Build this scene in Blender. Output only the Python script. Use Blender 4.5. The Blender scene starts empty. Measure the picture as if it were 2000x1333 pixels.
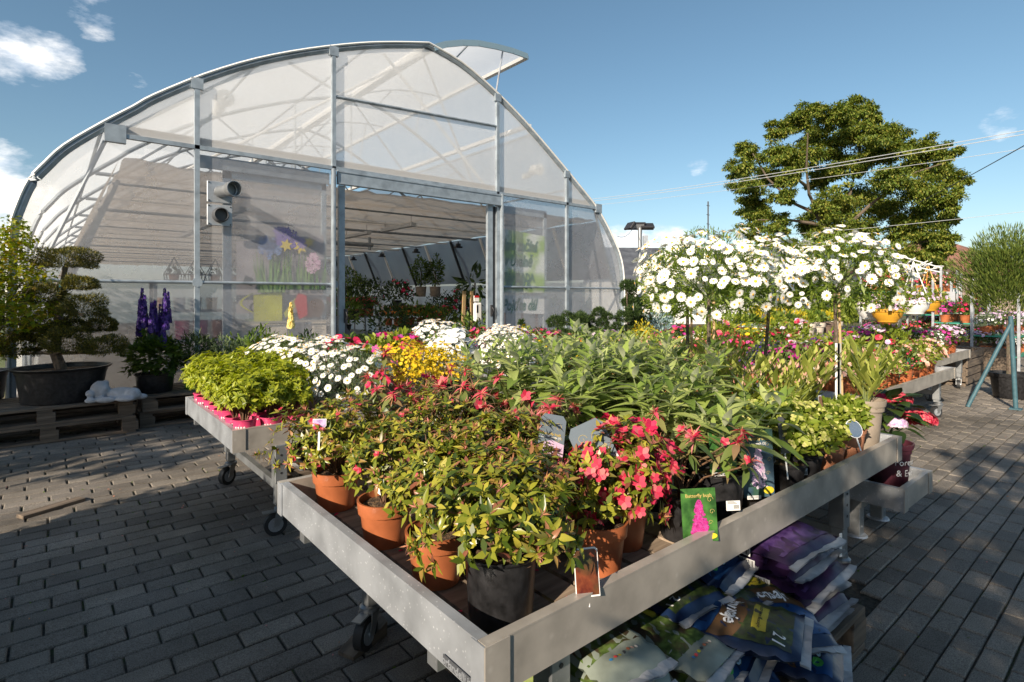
import bpy, math, random
import numpy as np
from mathutils import Vector, Matrix, Euler
R = math.radians
rnd = random.Random(7)
rng = np.random.default_rng(11)
C = bpy.context.scene.collection
sc = bpy.context.scene

# ------------------------------------------------------------------ camera, sky, sun, exposure
# world axes: X runs along the long side of the benches, Y towards the glasshouse, metres
EYE = 1.2
FPX = 1084.0
HOR = 580.0
cam_d = bpy.data.cameras.new('camera')
cam = bpy.data.objects.new('camera', cam_d)
C.objects.link(cam)
cam.location = (0, 0, EYE)
cam.rotation_euler = (R(90), 0, -R(39.9))
cam_d.sensor_width = 36
cam_d.lens = 36 * FPX / 2000
cam_d.shift_y = -(666.5 - HOR) / 2000
cam_d.clip_start = 0.05
cam_d.clip_end = 3000
sc.camera = cam

SUN_EL, SUN_TH = 25.0, 19.0
sund = Vector((-math.cos(R(SUN_TH)) * math.cos(R(SUN_EL)), -math.sin(R(SUN_TH)) * math.cos(R(SUN_EL)), math.sin(R(SUN_EL))))
sl = bpy.data.lights.new('sun', 'SUN')
sl.energy = 5.0
sl.angle = R(0.5)
sl.color = (1.0, 0.86, 0.68)
so = bpy.data.objects.new('sun', sl)
C.objects.link(so)
so.rotation_euler = sund.to_track_quat('Z', 'Y').to_euler()
so.location = (-10, -5, 12)

FW = Vector((math.sin(R(39.9)), math.cos(R(39.9)), 0))
RT = Vector((math.cos(R(39.9)), -math.sin(R(39.9)), 0))


def ray(x, y):
    return FW + RT * ((x - 1000) / FPX) + Vector((0, 0, (HOR - y) / FPX))


def atz(x, y, z):
    "point at height z seen at x, y of the 2000 px photograph"
    d = ray(x, y)
    return Vector((0, 0, EYE)) + d * ((z - EYE) / d.z)


def atd(x, y, D):
    "point at depth D"
    return Vector((0, 0, EYE)) + ray(x, y) * D


def atv(x, y, v):
    "point on the plane Y = v"
    d = ray(x, y)
    return Vector((0, 0, EYE)) + d * (v / d.y)


w = bpy.data.worlds.new('World')
sc.world = w
w.use_nodes = True
nt = w.node_tree
nt.nodes.clear()
N, L = nt.nodes, nt.links
out = N.new('ShaderNodeOutputWorld')
bg = N.new('ShaderNodeBackground')
sky = N.new('ShaderNodeTexSky')
sky.sky_type = 'NISHITA'
sky.sun_disc = False
sky.sun_elevation = R(SUN_EL)
sky.sun_rotation = math.atan2(sund.x, sund.y)
sky.altitude = 200
sky.air_density = 1.0
sky.dust_density = 1.0
sky.ozone_density = 2.0
bg.inputs[1].default_value = 0.081
tc = N.new('ShaderNodeTexCoord')
noi = N.new('ShaderNodeTexNoise')
noi.inputs['Scale'].default_value = 9
noi.inputs['Detail'].default_value = 9
noi.inputs['Roughness'].default_value = 0.62
mp = N.new('ShaderNodeMapping')
mp.inputs['Scale'].default_value = (1, 1, 2.4)
L.new(tc.outputs['Generated'], mp.inputs[0])
L.new(mp.outputs[0], noi.inputs[0])
acc = None


def wmath(op, a, b=None, clamp=False):
    m = N.new('ShaderNodeMath')
    m.operation = op
    m.use_clamp = clamp
    for i, q in enumerate((a, b)):
        if q is None:
            continue
        if isinstance(q, (int, float)):
            m.inputs[i].default_value = q
        else:
            L.new(q, m.inputs[i])
    return m.outputs[0]


# clouds: (photo x, y, radius px, weight); the last few lie outside the picture
CL = [(185, 25, 50, .82), (95, 118, 60, .78), (15, 105, 54, .84), (265, 175, 38, .74), (30, 385, 80, 1.0), (-90, 370, 140, 1.05),
      (60, 440, 80, 1.05),
      (1245, 505, 60, 1.1), (1300, 490, 55, 1.02), (1200, 520, 70, 1.1), (1362, 322, 30, .70), (1960, 240, 40, .66), (2250, 160, 100, .8),
      (1560, 560, 120, .8), (-800, 200, 260, 1.), (-1500, -300, 400, .9), (3000, 300, 300, 1.)]
for (cx, cy, cr, cw) in CL:
    d = ray(cx, cy).normalized()
    vm = N.new('ShaderNodeVectorMath')
    vm.operation = 'DOT_PRODUCT'
    nrm = N.new('ShaderNodeVectorMath')
    nrm.operation = 'NORMALIZE'
    L.new(tc.outputs['Generated'], nrm.inputs[0])
    L.new(nrm.outputs[0], vm.inputs[0])
    vm.inputs[1].default_value = d
    a = math.atan(cr / FPX) * (math.cos(math.atan((cx - 1000) / FPX)) ** 1)
    mr = N.new('ShaderNodeMapRange')
    mr.interpolation_type = 'SMOOTHSTEP'
    mr.inputs[1].default_value = math.cos(a * 1.6)
    mr.inputs[2].default_value = math.cos(a * 0.15)
    mr.inputs[4].default_value = cw
    L.new(vm.outputs['Value'], mr.inputs[0])
    acc = mr.outputs[0] if acc is None else wmath('MAXIMUM', acc, mr.outputs[0])
dens = wmath('MULTIPLY', wmath('SUBTRACT', wmath('ADD', wmath('MULTIPLY', noi.outputs[0], 1.5), acc), 1.42), 2.3, True)
mix = N.new('ShaderNodeMix')
mix.data_type = 'RGBA'
L.new(dens, mix.inputs[0])
gam = N.new('ShaderNodeHueSaturation')
gam.inputs['Saturation'].default_value = 1.02
gam.inputs['Hue'].default_value = 0.486
L.new(sky.outputs[0], gam.inputs['Color'])
L.new(gam.outputs[0], mix.inputs[6])
noi2 = N.new('ShaderNodeTexNoise')
noi2.inputs['Scale'].default_value = 24
noi2.inputs['Detail'].default_value = 6
L.new(mp.outputs[0], noi2.inputs[0])
crmp = N.new('ShaderNodeMix')
crmp.data_type = 'RGBA'
crmp.inputs[6].default_value = (6.2, 7.0, 8.2, 1)
crmp.inputs[7].default_value = (12.5, 12.0, 11.4, 1)
L.new(wmath('MULTIPLY', wmath('SUBTRACT', wmath('ADD', noi2.outputs[0], wmath('MULTIPLY', dens, .35)), .42), 2.2, True), crmp.inputs[0])
L.new(crmp.outputs[2], mix.inputs[7])
L.new(mix.outputs[2], bg.inputs[0])
L.new(bg.outputs[0], out.inputs[0])

sc.view_settings.view_transform = 'Standard'
sc.view_settings.look = 'None'
sc.view_settings.exposure = 0.72
sc.view_settings.gamma = 1.0
sc.view_settings.use_curve_mapping = False
sc.cycles.transparent_max_bounces = 24
sc.cycles.max_bounces = 8
sc.cycles.use_denoising = True

# ------------------------------------------------------------------ materials
MATS = {}


def newmat(name):
    m = bpy.data.materials.new(name)
    m.use_nodes = True
    MATS[name] = m
    b = m.node_tree.nodes['Principled BSDF']
    return m, m.node_tree.nodes, m.node_tree.links, b


def solid(name, col, rough=.6, metal=0., var=.0, scale=30., bump=0., spec=.5, obj_var=0.):
    "plain material with a little noise in colour and relief"
    m, n, l, b = newmat(name)
    b.inputs['Roughness'].default_value = rough
    b.inputs['Metallic'].default_value = metal
    b.inputs['Specular IOR Level'].default_value = spec
    c = (*col, 1)
    b.inputs['Base Color'].default_value = c
    if var or bump or obj_var:
        t = n.new('ShaderNodeTexCoord')
        no = n.new('ShaderNodeTexNoise')
        no.inputs['Scale'].default_value = scale
        no.inputs['Detail'].default_value = 6
        l.new(t.outputs['Object'], no.inputs[0])
        if var:
            r = n.new('ShaderNodeValToRGB')
            r.color_ramp.elements[0].position = .3
            r.color_ramp.elements[1].position = .7
            r.color_ramp.elements[0].color = (*[max(0, q * (1 - var)) for q in col], 1)
            r.color_ramp.elements[1].color = (*[min(1, q * (1 + var)) for q in col], 1)
            l.new(no.outputs[0], r.inputs[0])
            l.new(r.outputs[0], b.inputs['Base Color'])
        if bump:
            bp = n.new('ShaderNodeBump')
            bp.inputs['Strength'].default_value = bump
            bp.inputs['Distance'].default_value = .01
            l.new(no.outputs[0], bp.inputs['Height'])
            l.new(bp.outputs[0], b.inputs['Normal'])
    return m


def leafm(name, cols, trans=.35, rough=.45, back=None, spec=.4):
    "leaf: colour varies leaf by leaf (random per island and per object), lets light through"
    m, n, l, b = newmat(name)
    g = n.new('ShaderNodeNewGeometry')
    oi = n.new('ShaderNodeObjectInfo')
    ad = n.new('ShaderNodeMath'); ad.operation = 'ADD'
    l.new(g.outputs['Random Per Island'], ad.inputs[0]); l.new(oi.outputs['Random'], ad.inputs[1])
    fr = n.new('ShaderNodeMath'); fr.operation = 'FRACT'
    l.new(ad.outputs[0], fr.inputs[0])
    r = n.new('ShaderNodeValToRGB')
    r.color_ramp.interpolation = 'LINEAR'
    while len(r.color_ramp.elements) < len(cols):
        r.color_ramp.elements.new(.5)
    for i, c in enumerate(cols):
        r.color_ramp.elements[i].position = i / (len(cols) - 1)
        r.color_ramp.elements[i].color = (*c, 1)
    l.new(fr.outputs[0], r.inputs[0])
    col = r.outputs[0]
    if back:
        mx = n.new('ShaderNodeMix'); mx.data_type = 'RGBA'
        l.new(g.outputs['Backfacing'], mx.inputs[0])
        l.new(col, mx.inputs[6])
        mx.inputs[7].default_value = (*back, 1)
        col = mx.outputs[2]
    l.new(col, b.inputs['Base Color'])
    b.inputs['Roughness'].default_value = rough
    b.inputs['Specular IOR Level'].default_value = spec
    tr = n.new('ShaderNodeBsdfTranslucent')
    hs = n.new('ShaderNodeHueSaturation')
    hs.inputs['Saturation'].default_value = 1.15
    hs.inputs['Value'].default_value = 1.5
    l.new(col, hs.inputs['Color'])
    l.new(hs.outputs[0], tr.inputs[0])
    ms = n.new('ShaderNodeMixShader')
    ms.inputs[0].default_value = trans
    l.new(b.outputs[0], ms.inputs[1]); l.new(tr.outputs[0], ms.inputs[2])
    l.new(ms.outputs[0], n['Material Output'].inputs[0])
    return m


def film(name, col, clear, streak=.12, trans=.5, rough=.3):
    "polythene film / shade cloth: part clear, part diffusing"
    m, n, l, b = newmat(name)
    t = n.new('ShaderNodeTexCoord')
    no = n.new('ShaderNodeTexNoise')
    no.inputs['Scale'].default_value = 1.6
    no.inputs['Detail'].default_value = 8
    no.inputs['Roughness'].default_value = .7
    l.new(t.outputs['Object'], no.inputs[0])
    b.inputs['Base Color'].default_value = (*col, 1)
    b.inputs['Roughness'].default_value = rough
    trn = n.new('ShaderNodeBsdfTranslucent'); trn.inputs[0].default_value = (*col, 1)
    m1 = n.new('ShaderNodeMixShader'); m1.inputs[0].default_value = trans
    l.new(b.outputs[0], m1.inputs[1]); l.new(trn.outputs[0], m1.inputs[2])
    tp = n.new('ShaderNodeBsdfTransparent')
    m2 = n.new('ShaderNodeMixShader')
    mr = n.new('ShaderNodeMapRange')
    mr.inputs[1].default_value = .3; mr.inputs[2].default_value = .7
    mr.inputs[3].default_value = clear - streak; mr.inputs[4].default_value = clear + streak
    l.new(no.outputs[0], mr.inputs[0])
    l.new(mr.outputs[0], m2.inputs[0])
    l.new(m1.outputs[0], m2.inputs[1]); l.new(tp.outputs[0], m2.inputs[2])
    l.new(m2.outputs[0], n['Material Output'].inputs[0])
    bp = n.new('ShaderNodeBump'); bp.inputs['Strength'].default_value = .25; bp.inputs['Distance'].default_value = .03
    l.new(no.outputs[0], bp.inputs['Height']); l.new(bp.outputs[0], b.inputs['Normal'])
    return m


def galv(name, col, rough, speck, scale=60, metal=.75):
    "galvanised sheet: faint spangle and pale specks"
    m, n, l, b = newmat(name)
    t = n.new('ShaderNodeTexCoord')
    vo = n.new('ShaderNodeTexVoronoi'); vo.inputs['Scale'].default_value = scale
    no = n.new('ShaderNodeTexNoise'); no.inputs['Scale'].default_value = 9; no.inputs['Detail'].default_value = 8
    l.new(t.outputs['Object'], vo.inputs[0]); l.new(t.outputs['Object'], no.inputs[0])
    r = n.new('ShaderNodeValToRGB')
    r.color_ramp.elements[0].color = (*[min(1, q + speck) for q in col], 1); r.color_ramp.elements[0].position = .0
    r.color_ramp.elements[1].color = (*col, 1); r.color_ramp.elements[1].position = .22
    l.new(vo.outputs['Distance'], r.inputs[0])
    mx = n.new('ShaderNodeMix'); mx.data_type = 'RGBA'; mx.blend_type = 'MULTIPLY'; mx.inputs[0].default_value = .85
    r2 = n.new('ShaderNodeValToRGB')
    r2.color_ramp.elements[0].color = (.62, .62, .62, 1); r2.color_ramp.elements[0].position = .3
    r2.color_ramp.elements[1].color = (1, 1, 1, 1); r2.color_ramp.elements[1].position = .62
    l.new(no.outputs[0], r2.inputs[0])
    l.new(r.outputs[0], mx.inputs[6]); l.new(r2.outputs[0], mx.inputs[7])
    l.new(mx.outputs[2], b.inputs['Base Color'])
    b.inputs['Metallic'].default_value = metal
    mr = n.new('ShaderNodeMapRange'); mr.inputs[3].default_value = rough - .08; mr.inputs[4].default_value = rough + .12
    l.new(no.outputs[0], mr.inputs[0]); l.new(mr.outputs[0], b.inputs['Roughness'])
    bp = n.new('ShaderNodeBump'); bp.inputs['Strength'].default_value = .12; bp.inputs['Distance'].default_value = .002
    l.new(no.outputs[0], bp.inputs['Height']); l.new(bp.outputs[0], b.inputs['Normal'])
    return m


def wood(name, col, dark, scale=3.):
    m, n, l, b = newmat(name)
    t = n.new('ShaderNodeTexCoord')
    mp_ = n.new('ShaderNodeMapping'); mp_.inputs['Scale'].default_value = (1.2 * scale, 14 * scale, 14 * scale)
    l.new(t.outputs['Object'], mp_.inputs[0])
    no = n.new('ShaderNodeTexNoise'); no.inputs['Scale'].default_value = 1.; no.inputs['Detail'].default_value = 8
    l.new(mp_.outputs[0], no.inputs[0])
    oi = n.new('ShaderNodeObjectInfo')
    g = n.new('ShaderNodeNewGeometry')
    r = n.new('ShaderNodeValToRGB')
    r.color_ramp.elements[0].color = (*dark, 1); r.color_ramp.elements[0].position = .35
    r.color_ramp.elements[1].color = (*col, 1); r.color_ramp.elements[1].position = .65
    l.new(no.outputs[0], r.inputs[0])
    hs = n.new('ShaderNodeHueSaturation')
    ad = n.new('ShaderNodeMath'); ad.operation = 'ADD'
    l.new(oi.outputs['Random'], ad.inputs[0]); l.new(g.outputs['Random Per Island'], ad.inputs[1])
    mr = n.new('ShaderNodeMapRange'); mr.inputs[2].default_value = 2; mr.inputs[3].default_value = .65; mr.inputs[4].default_value = 1.35
    l.new(ad.outputs[0], mr.inputs[0]); l.new(mr.outputs[0], hs.inputs['Value'])
    l.new(r.outputs[0], hs.inputs['Color']); l.new(hs.outputs[0], b.inputs['Base Color'])
    b.inputs['Roughness'].default_value = .85
    bp = n.new('ShaderNodeBump'); bp.inputs['Strength'].default_value = .5; bp.inputs['Distance'].default_value = .004
    l.new(no.outputs[0], bp.inputs['Height']); l.new(bp.outputs[0], b.inputs['Normal'])
    return m


def paver_mat():
    m, n, l, b = newmat('paver')
    t = n.new('ShaderNodeTexCoord')
    g = n.new('ShaderNodeNewGeometry')
    oi = n.new('ShaderNodeObjectInfo')
    ad = n.new('ShaderNodeMath'); ad.operation = 'ADD'
    l.new(g.outputs['Random Per Island'], ad.inputs[0]); l.new(oi.outputs['Random'], ad.inputs[1])
    fr = n.new('ShaderNodeMath'); fr.operation = 'FRACT'; l.new(ad.outputs[0], fr.inputs[0])
    r = n.new('ShaderNodeValToRGB')
    r.color_ramp.elements[0].color = (.165, .148, .132, 1)
    r.color_ramp.elements[1].color = (.27, .24, .207, 1)
    l.new(fr.outputs[0], r.inputs[0])
    no = n.new('ShaderNodeTexNoise'); no.inputs['Scale'].default_value = 260; no.inputs['Detail'].default_value = 3
    no2 = n.new('ShaderNodeTexNoise'); no2.inputs['Scale'].default_value = 1.1; no2.inputs['Detail'].default_value = 7
    no2.inputs['Roughness'].default_value = .65
    l.new(g.outputs['Position'], no.inputs[0]); l.new(g.outputs['Position'], no2.inputs[0])
    mx = n.new('ShaderNodeMix'); mx.data_type = 'RGBA'; mx.blend_type = 'MULTIPLY'; mx.inputs[0].default_value = 1
    r2 = n.new('ShaderNodeValToRGB')
    r2.color_ramp.elements[0].color = (.55, .53, .5, 1); r2.color_ramp.elements[0].position = .36
    r2.color_ramp.elements[1].color = (1.25, 1.25, 1.25, 1); r2.color_ramp.elements[1].position = .62
    l.new(no.outputs[0], r2.inputs[0])
    mx2 = n.new('ShaderNodeMix'); mx2.data_type = 'RGBA'; mx2.blend_type = 'MULTIPLY'; mx2.inputs[0].default_value = 1
    r3 = n.new('ShaderNodeValToRGB')
    r3.color_ramp.elements[0].color = (.5, .49, .46, 1); r3.color_ramp.elements[0].position = .36
    r3.color_ramp.elements[1].color = (1.08, 1.08, 1.08, 1); r3.color_ramp.elements[1].position = .6
    l.new(no2.outputs[0], r3.inputs[0])
    l.new(r.outputs[0], mx.inputs[6]); l.new(r2.outputs[0], mx.inputs[7])
    l.new(mx.outputs[2], mx2.inputs[6]); l.new(r3.outputs[0], mx2.inputs[7])
    l.new(mx2.outputs[2], b.inputs['Base Color'])
    b.inputs['Roughness'].default_value = .82
    bp = n.new('ShaderNodeBump'); bp.inputs['Strength'].default_value = .7; bp.inputs['Distance'].default_value = .003
    l.new(no.outputs[0], bp.inputs['Height']); l.new(bp.outputs[0], b.inputs['Normal'])
    return m


def two_noise(name, c1, c2, c3, s1, s2, rough=.95, bump=.6, dist=.02):
    m, n, l, b = newmat(name)
    g = n.new('ShaderNodeNewGeometry')
    no = n.new('ShaderNodeTexNoise'); no.inputs['Scale'].default_value = s1; no.inputs['Detail'].default_value = 6
    no2 = n.new('ShaderNodeTexNoise'); no2.inputs['Scale'].default_value = s2; no2.inputs['Detail'].default_value = 6
    l.new(g.outputs['Position'], no.inputs[0]); l.new(g.outputs['Position'], no2.inputs[0])
    r = n.new('ShaderNodeValToRGB')
    r.color_ramp.elements[0].color = (*c1, 1); r.color_ramp.elements[0].position = .35
    r.color_ramp.elements[1].color = (*c2, 1); r.color_ramp.elements[1].position = .65
    l.new(no.outputs[0], r.inputs[0])
    mx = n.new('ShaderNodeMix'); mx.data_type = 'RGBA'
    r2 = n.new('ShaderNodeValToRGB'); r2.color_ramp.elements[0].position = .5; r2.color_ramp.elements[1].position = .62
    l.new(no2.outputs[0], r2.inputs[0]); l.new(r2.outputs[0], mx.inputs[0])
    l.new(r.outputs[0], mx.inputs[6]); mx.inputs[7].default_value = (*c3, 1)
    l.new(mx.outputs[2], b.inputs['Base Color'])
    b.inputs['Roughness'].default_value = rough
    bp = n.new('ShaderNodeBump'); bp.inputs['Strength'].default_value = bump; bp.inputs['Distance'].default_value = dist
    l.new(no.outputs[0], bp.inputs['Height']); l.new(bp.outputs[0], b.inputs['Normal'])
    return m


M = {}
M['paver'] = paver_mat()
M['joint'] = two_noise('joint', (.03, .027, .02), (.07, .06, .045), (.05, .065, .02), 60, 5)
M['grass'] = two_noise('grass', (.05, .075, .02), (.09, .11, .035), (.12, .1, .05), 8, .4)
M['galv'] = galv('galv_sheet', (.44, .47, .515), .38, .42, 75, .42)
M['alu'] = galv('aluminium', (.56, .515, .46), .38, .12, 25, .4)
M['steel'] = galv('steel_tube', (.36, .38, .40), .42, .12, 60, .7)
M['frame'] = galv('frame_steel', (.30, .34, .38), .45, .1, 30, .55)
M['bolt'] = solid('dark_bolt', (.06, .06, .065), .5, .6)
M['rubber'] = solid('rubber', (.025, .027, .03), .6)
M['terra'] = solid('terracotta_plastic', (.40, .125, .05), .36, 0, .32, 9, .08)
M['clay'] = solid('clay', (.40, .17, .09), .8, 0, .2, 18, .15)
M['greyclay'] = solid('grey_clay', (.27, .225, .18), .85, 0, .2, 14, .3)
M['cream'] = solid('cream_ceramic', (.56, .50, .42), .5, 0, .12, 8)
M['brownpot'] = solid('brown_pot', (.16, .11, .085), .7, 0, .15, 9)
M['blackpot'] = solid('black_plastic', (.018, .018, .02), .38, 0, .6, 40, .1)
M['whitepot'] = solid('white_plastic', (.72, .73, .74), .4, 0, .06, 12)
M['bluepot'] = solid('pale_blue_plastic', (.60, .65, .70), .4, 0, .06, 12)
M['pinkpot'] = solid('pink_plastic', (.62, .055, .16), .35, 0, .1, 12)
M['purplepot'] = solid('dark_plum_plastic', (.07, .018, .03), .45, 0, .3, 20)
M['greenpot'] = solid('lime_plastic', (.20, .62, .03), .4)
M['yellowpot'] = solid('ochre_plastic', (.58, .30, .03), .45, 0, .1, 12)
M['magentapot'] = solid('magenta_plastic', (.40, .02, .13), .4)
M['soil'] = two_noise('soil', (.03, .018, .01), (.11, .065, .035), (.2, .12, .06), 120, 60, .95, 1., .01)
M['bark'] = two_noise('bark', (.07, .05, .035), (.17, .13, .1), (.1, .09, .06), 40, 12, .9, 1., .01)
M['twig'] = solid('twig', (.14, .075, .04), .8, 0, .3, 60)
M['gstem'] = solid('green_stem', (.16, .2, .07), .7, 0, .25, 40)
M['cane'] = solid('bamboo_cane', (.50, .34, .17), .6, 0, .15, 30)
M['pallet'] = wood('pallet_wood', (.17, .13, .095), (.075, .058, .045))
M['slatw'] = wood('bench_slats', (.34, .26, .19), (.17, .125, .09))
M['white'] = solid('white_paint', (.78, .78, .77), .5)
M['paper'] = solid('paper', (.76, .76, .74), .7, 0, .05, 20)
M['grey'] = solid('grey_plastic', (.42, .44, .47), .5, 0, .06, 10)
M['darkgrey'] = solid('dark_grey', (.07, .075, .085), .5)
M['black'] = solid('black_print', (.015, .015, .018), .5)
M['film'] = film('film_end', (.92, .93, .95), .24, .05, .5, .25)
M['filmlow'] = film('film_low', (.58, .60, .66), .62, .08, .4, .25)
M['filmroof'] = film('film_roof', (.86, .87, .88), .34, .05, .62, .3)
M['screen'] = film('shade_cloth', (.40, .35, .30), .08, .04, .58, .8)
M['curtain'] = film('side_cloth', (.26, .27, .30), .10, .05, .55, .8)
M['sheet'] = film('side_sheet', (.82, .83, .84), .25, .08, .6, .4)
M['beam'] = galv('beam', (.36, .42, .48), .5, .05, 20, .4)


def col(name, c, rough=.6, **k):
    if name not in M:
        M[name] = solid(name, c, rough, **k)
    return M[name]


# leaves
M['az'] = leafm('azalea_leaf', [(.03, .055, .008), (.11, .145, .014), (.26, .27, .03), (.40, .35, .05)], .18, .3)
M['azb'] = leafm('azalea_leaf_young', [(.09, .09, .018), (.28, .22, .04), (.32, .14, .07), (.20, .07, .045)], .2, .35)
M['azy'] = leafm('azalea_leaf_yellow', [(.12, .16, .012), (.30, .34, .025), (.40, .42, .035), (.24, .31, .03)], .35, .4)
M['rh'] = leafm('rhododendron_leaf', [(.05, .09, .02), (.12, .16, .04), (.22, .22, .07), (.24, .15, .08)], .2, .35, (.24, .2, .12))
M['bud'] = leafm('buddleia_leaf', [(.10, .16, .03), (.21, .30, .06), (.32, .40, .10), (.44, .49, .2)], .3, .48, (.46, .49, .33), .3)
M['dfol'] = leafm('daisy_foliage', [(.03, .055, .02), (.07, .11, .045), (.13, .18, .08), (.2, .25, .13)], .25, .6)
M['dfol2'] = leafm('marguerite_foliage', [(.04, .08, .01), (.10, .16, .02), (.18, .25, .035), (.26, .33, .06)], .3, .5)
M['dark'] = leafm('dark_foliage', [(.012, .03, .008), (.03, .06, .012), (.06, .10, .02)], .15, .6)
M['mid'] = leafm('mid_foliage', [(.03, .06, .01), (.08, .14, .02), (.15, .21, .035)], .3, .5)
M['lite'] = leafm('light_foliage', [(.10, .15, .015), (.2, .27, .03), (.34, .38, .06)], .35, .5)
M['blade'] = leafm('blade_leaf', [(.18, .23, .04), (.30, .34, .07), (.44, .46, .12)], .3, .4)
M['linden'] = leafm('linden_leaf', [(.03, .06, .008), (.10, .155, .018), (.18, .225, .032), (.29, .27, .05)], .25, .6)
M['maple'] = leafm('maple_leaf', [(.10, .17, .012), (.22, .28, .02), (.34, .36, .03), (.38, .26, .05)], .45, .5)
M['bons'] = leafm('cypress_spray', [(.012, .022, .005), (.05, .06, .01), (.12, .12, .014), (.22, .17, .02)], .1, .6)
M['thuja'] = leafm('thuja_spray', [(.04, .07, .015), (.10, .15, .025), (.19, .23, .045)], .25, .6)
M['bluefir'] = leafm('blue_spruce', [(.12, .2, .2), (.25, .36, .36), (.4, .5, .5)], .1, .6)
M['gold'] = leafm('gold_foliage', [(.3, .26, .02), (.5, .42, .02), (.6, .5, .05)], .3, .6)
M['petalw'] = leafm('white_petal', [(.78, .78, .76), (.84, .84, .82)], .25, .6)
M['disc'] = solid('yellow_disc', (.75, .38, .02), .8, 0, .25, 300)
M['petaly'] = leafm('yellow_petal', [(.62, .42, .01), (.80, .58, .02)], .25, .6)
M['petalyl'] = leafm('pale_yellow_petal', [(.75, .60, .18), (.82, .74, .35)], .25, .6)
M['petalo'] = leafm('orange_petal', [(.7, .16, .02), (.8, .3, .04)], .25, .6)
M['petalp'] = leafm('pink_petal', [(.40, .012, .04), (.58, .03, .08), (.64, .08, .13), (.66, .22, .20)], .25, .6)
M['petalr'] = leafm('crimson_petal', [(.35, .01, .05), (.62, .02, .09), (.8, .05, .14)], .25, .6)
M['petalm'] = leafm('magenta_petal', [(.42, .02, .2), (.62, .05, .32), (.55, .1, .4)], .3, .6)
M['petalc'] = leafm('salmon_petal', [(.75, .3, .22), (.82, .5, .4), (.82, .68, .55)], .3, .6)
M['petall'] = leafm('lilac_petal', [(.6, .35, .6), (.75, .6, .75), (.8, .75, .8)], .3, .6)
M['petalv'] = leafm('violet_petal', [(.025, .012, .11), (.06, .025, .22), (.13, .05, .34)], .2, .45)
M['spent'] = leafm('spent_flower', [(.32, .12, .05), (.5, .24, .12), (.6, .2, .2), (.34, .19, .09)], .25, .7)
M['buff'] = leafm('buff_bud', [(.55, .40, .24), (.62, .42, .32), (.5, .2, .15), (.66, .55, .38)], .2, .6)
M['greenfl'] = leafm('lime_flower', [(.38, .42, .08), (.55, .55, .16), (.6, .55, .24)], .3, .7)

# ------------------------------------------------------------------ geometry helpers
def link(o, parent=None):
    C.objects.link(o)
    if parent is not None:
        o.parent = parent
    return o


def tag(o, label=None, cat=None, group=None, kind=None):
    if label: o['label'] = label
    if cat: o['category'] = cat
    if group: o['group'] = group
    if kind: o['kind'] = kind
    return o


def thing(name, label, cat, loc=(0, 0, 0), group=None, rz=0.):
    o = bpy.data.objects.new(name, None)
    o.empty_display_size = .1
    C.objects.link(o)
    o.location = loc
    o.rotation_euler = (0, 0, rz)
    return tag(o, label, cat, group)


def copy_tree(o, loc=None, rz=None, scale=None, parent=None):
    c = o.copy()
    C.objects.link(c)
    if parent is not None: c.parent = parent
    if loc is not None: c.location = loc
    if rz is not None: c.rotation_euler = (0, 0, rz)
    if scale is not None: c.scale = (scale,) * 3 if isinstance(scale, (int, float)) else scale
    for ch in list(o.children):
        copy_tree(ch, parent=c)
    return c


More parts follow.
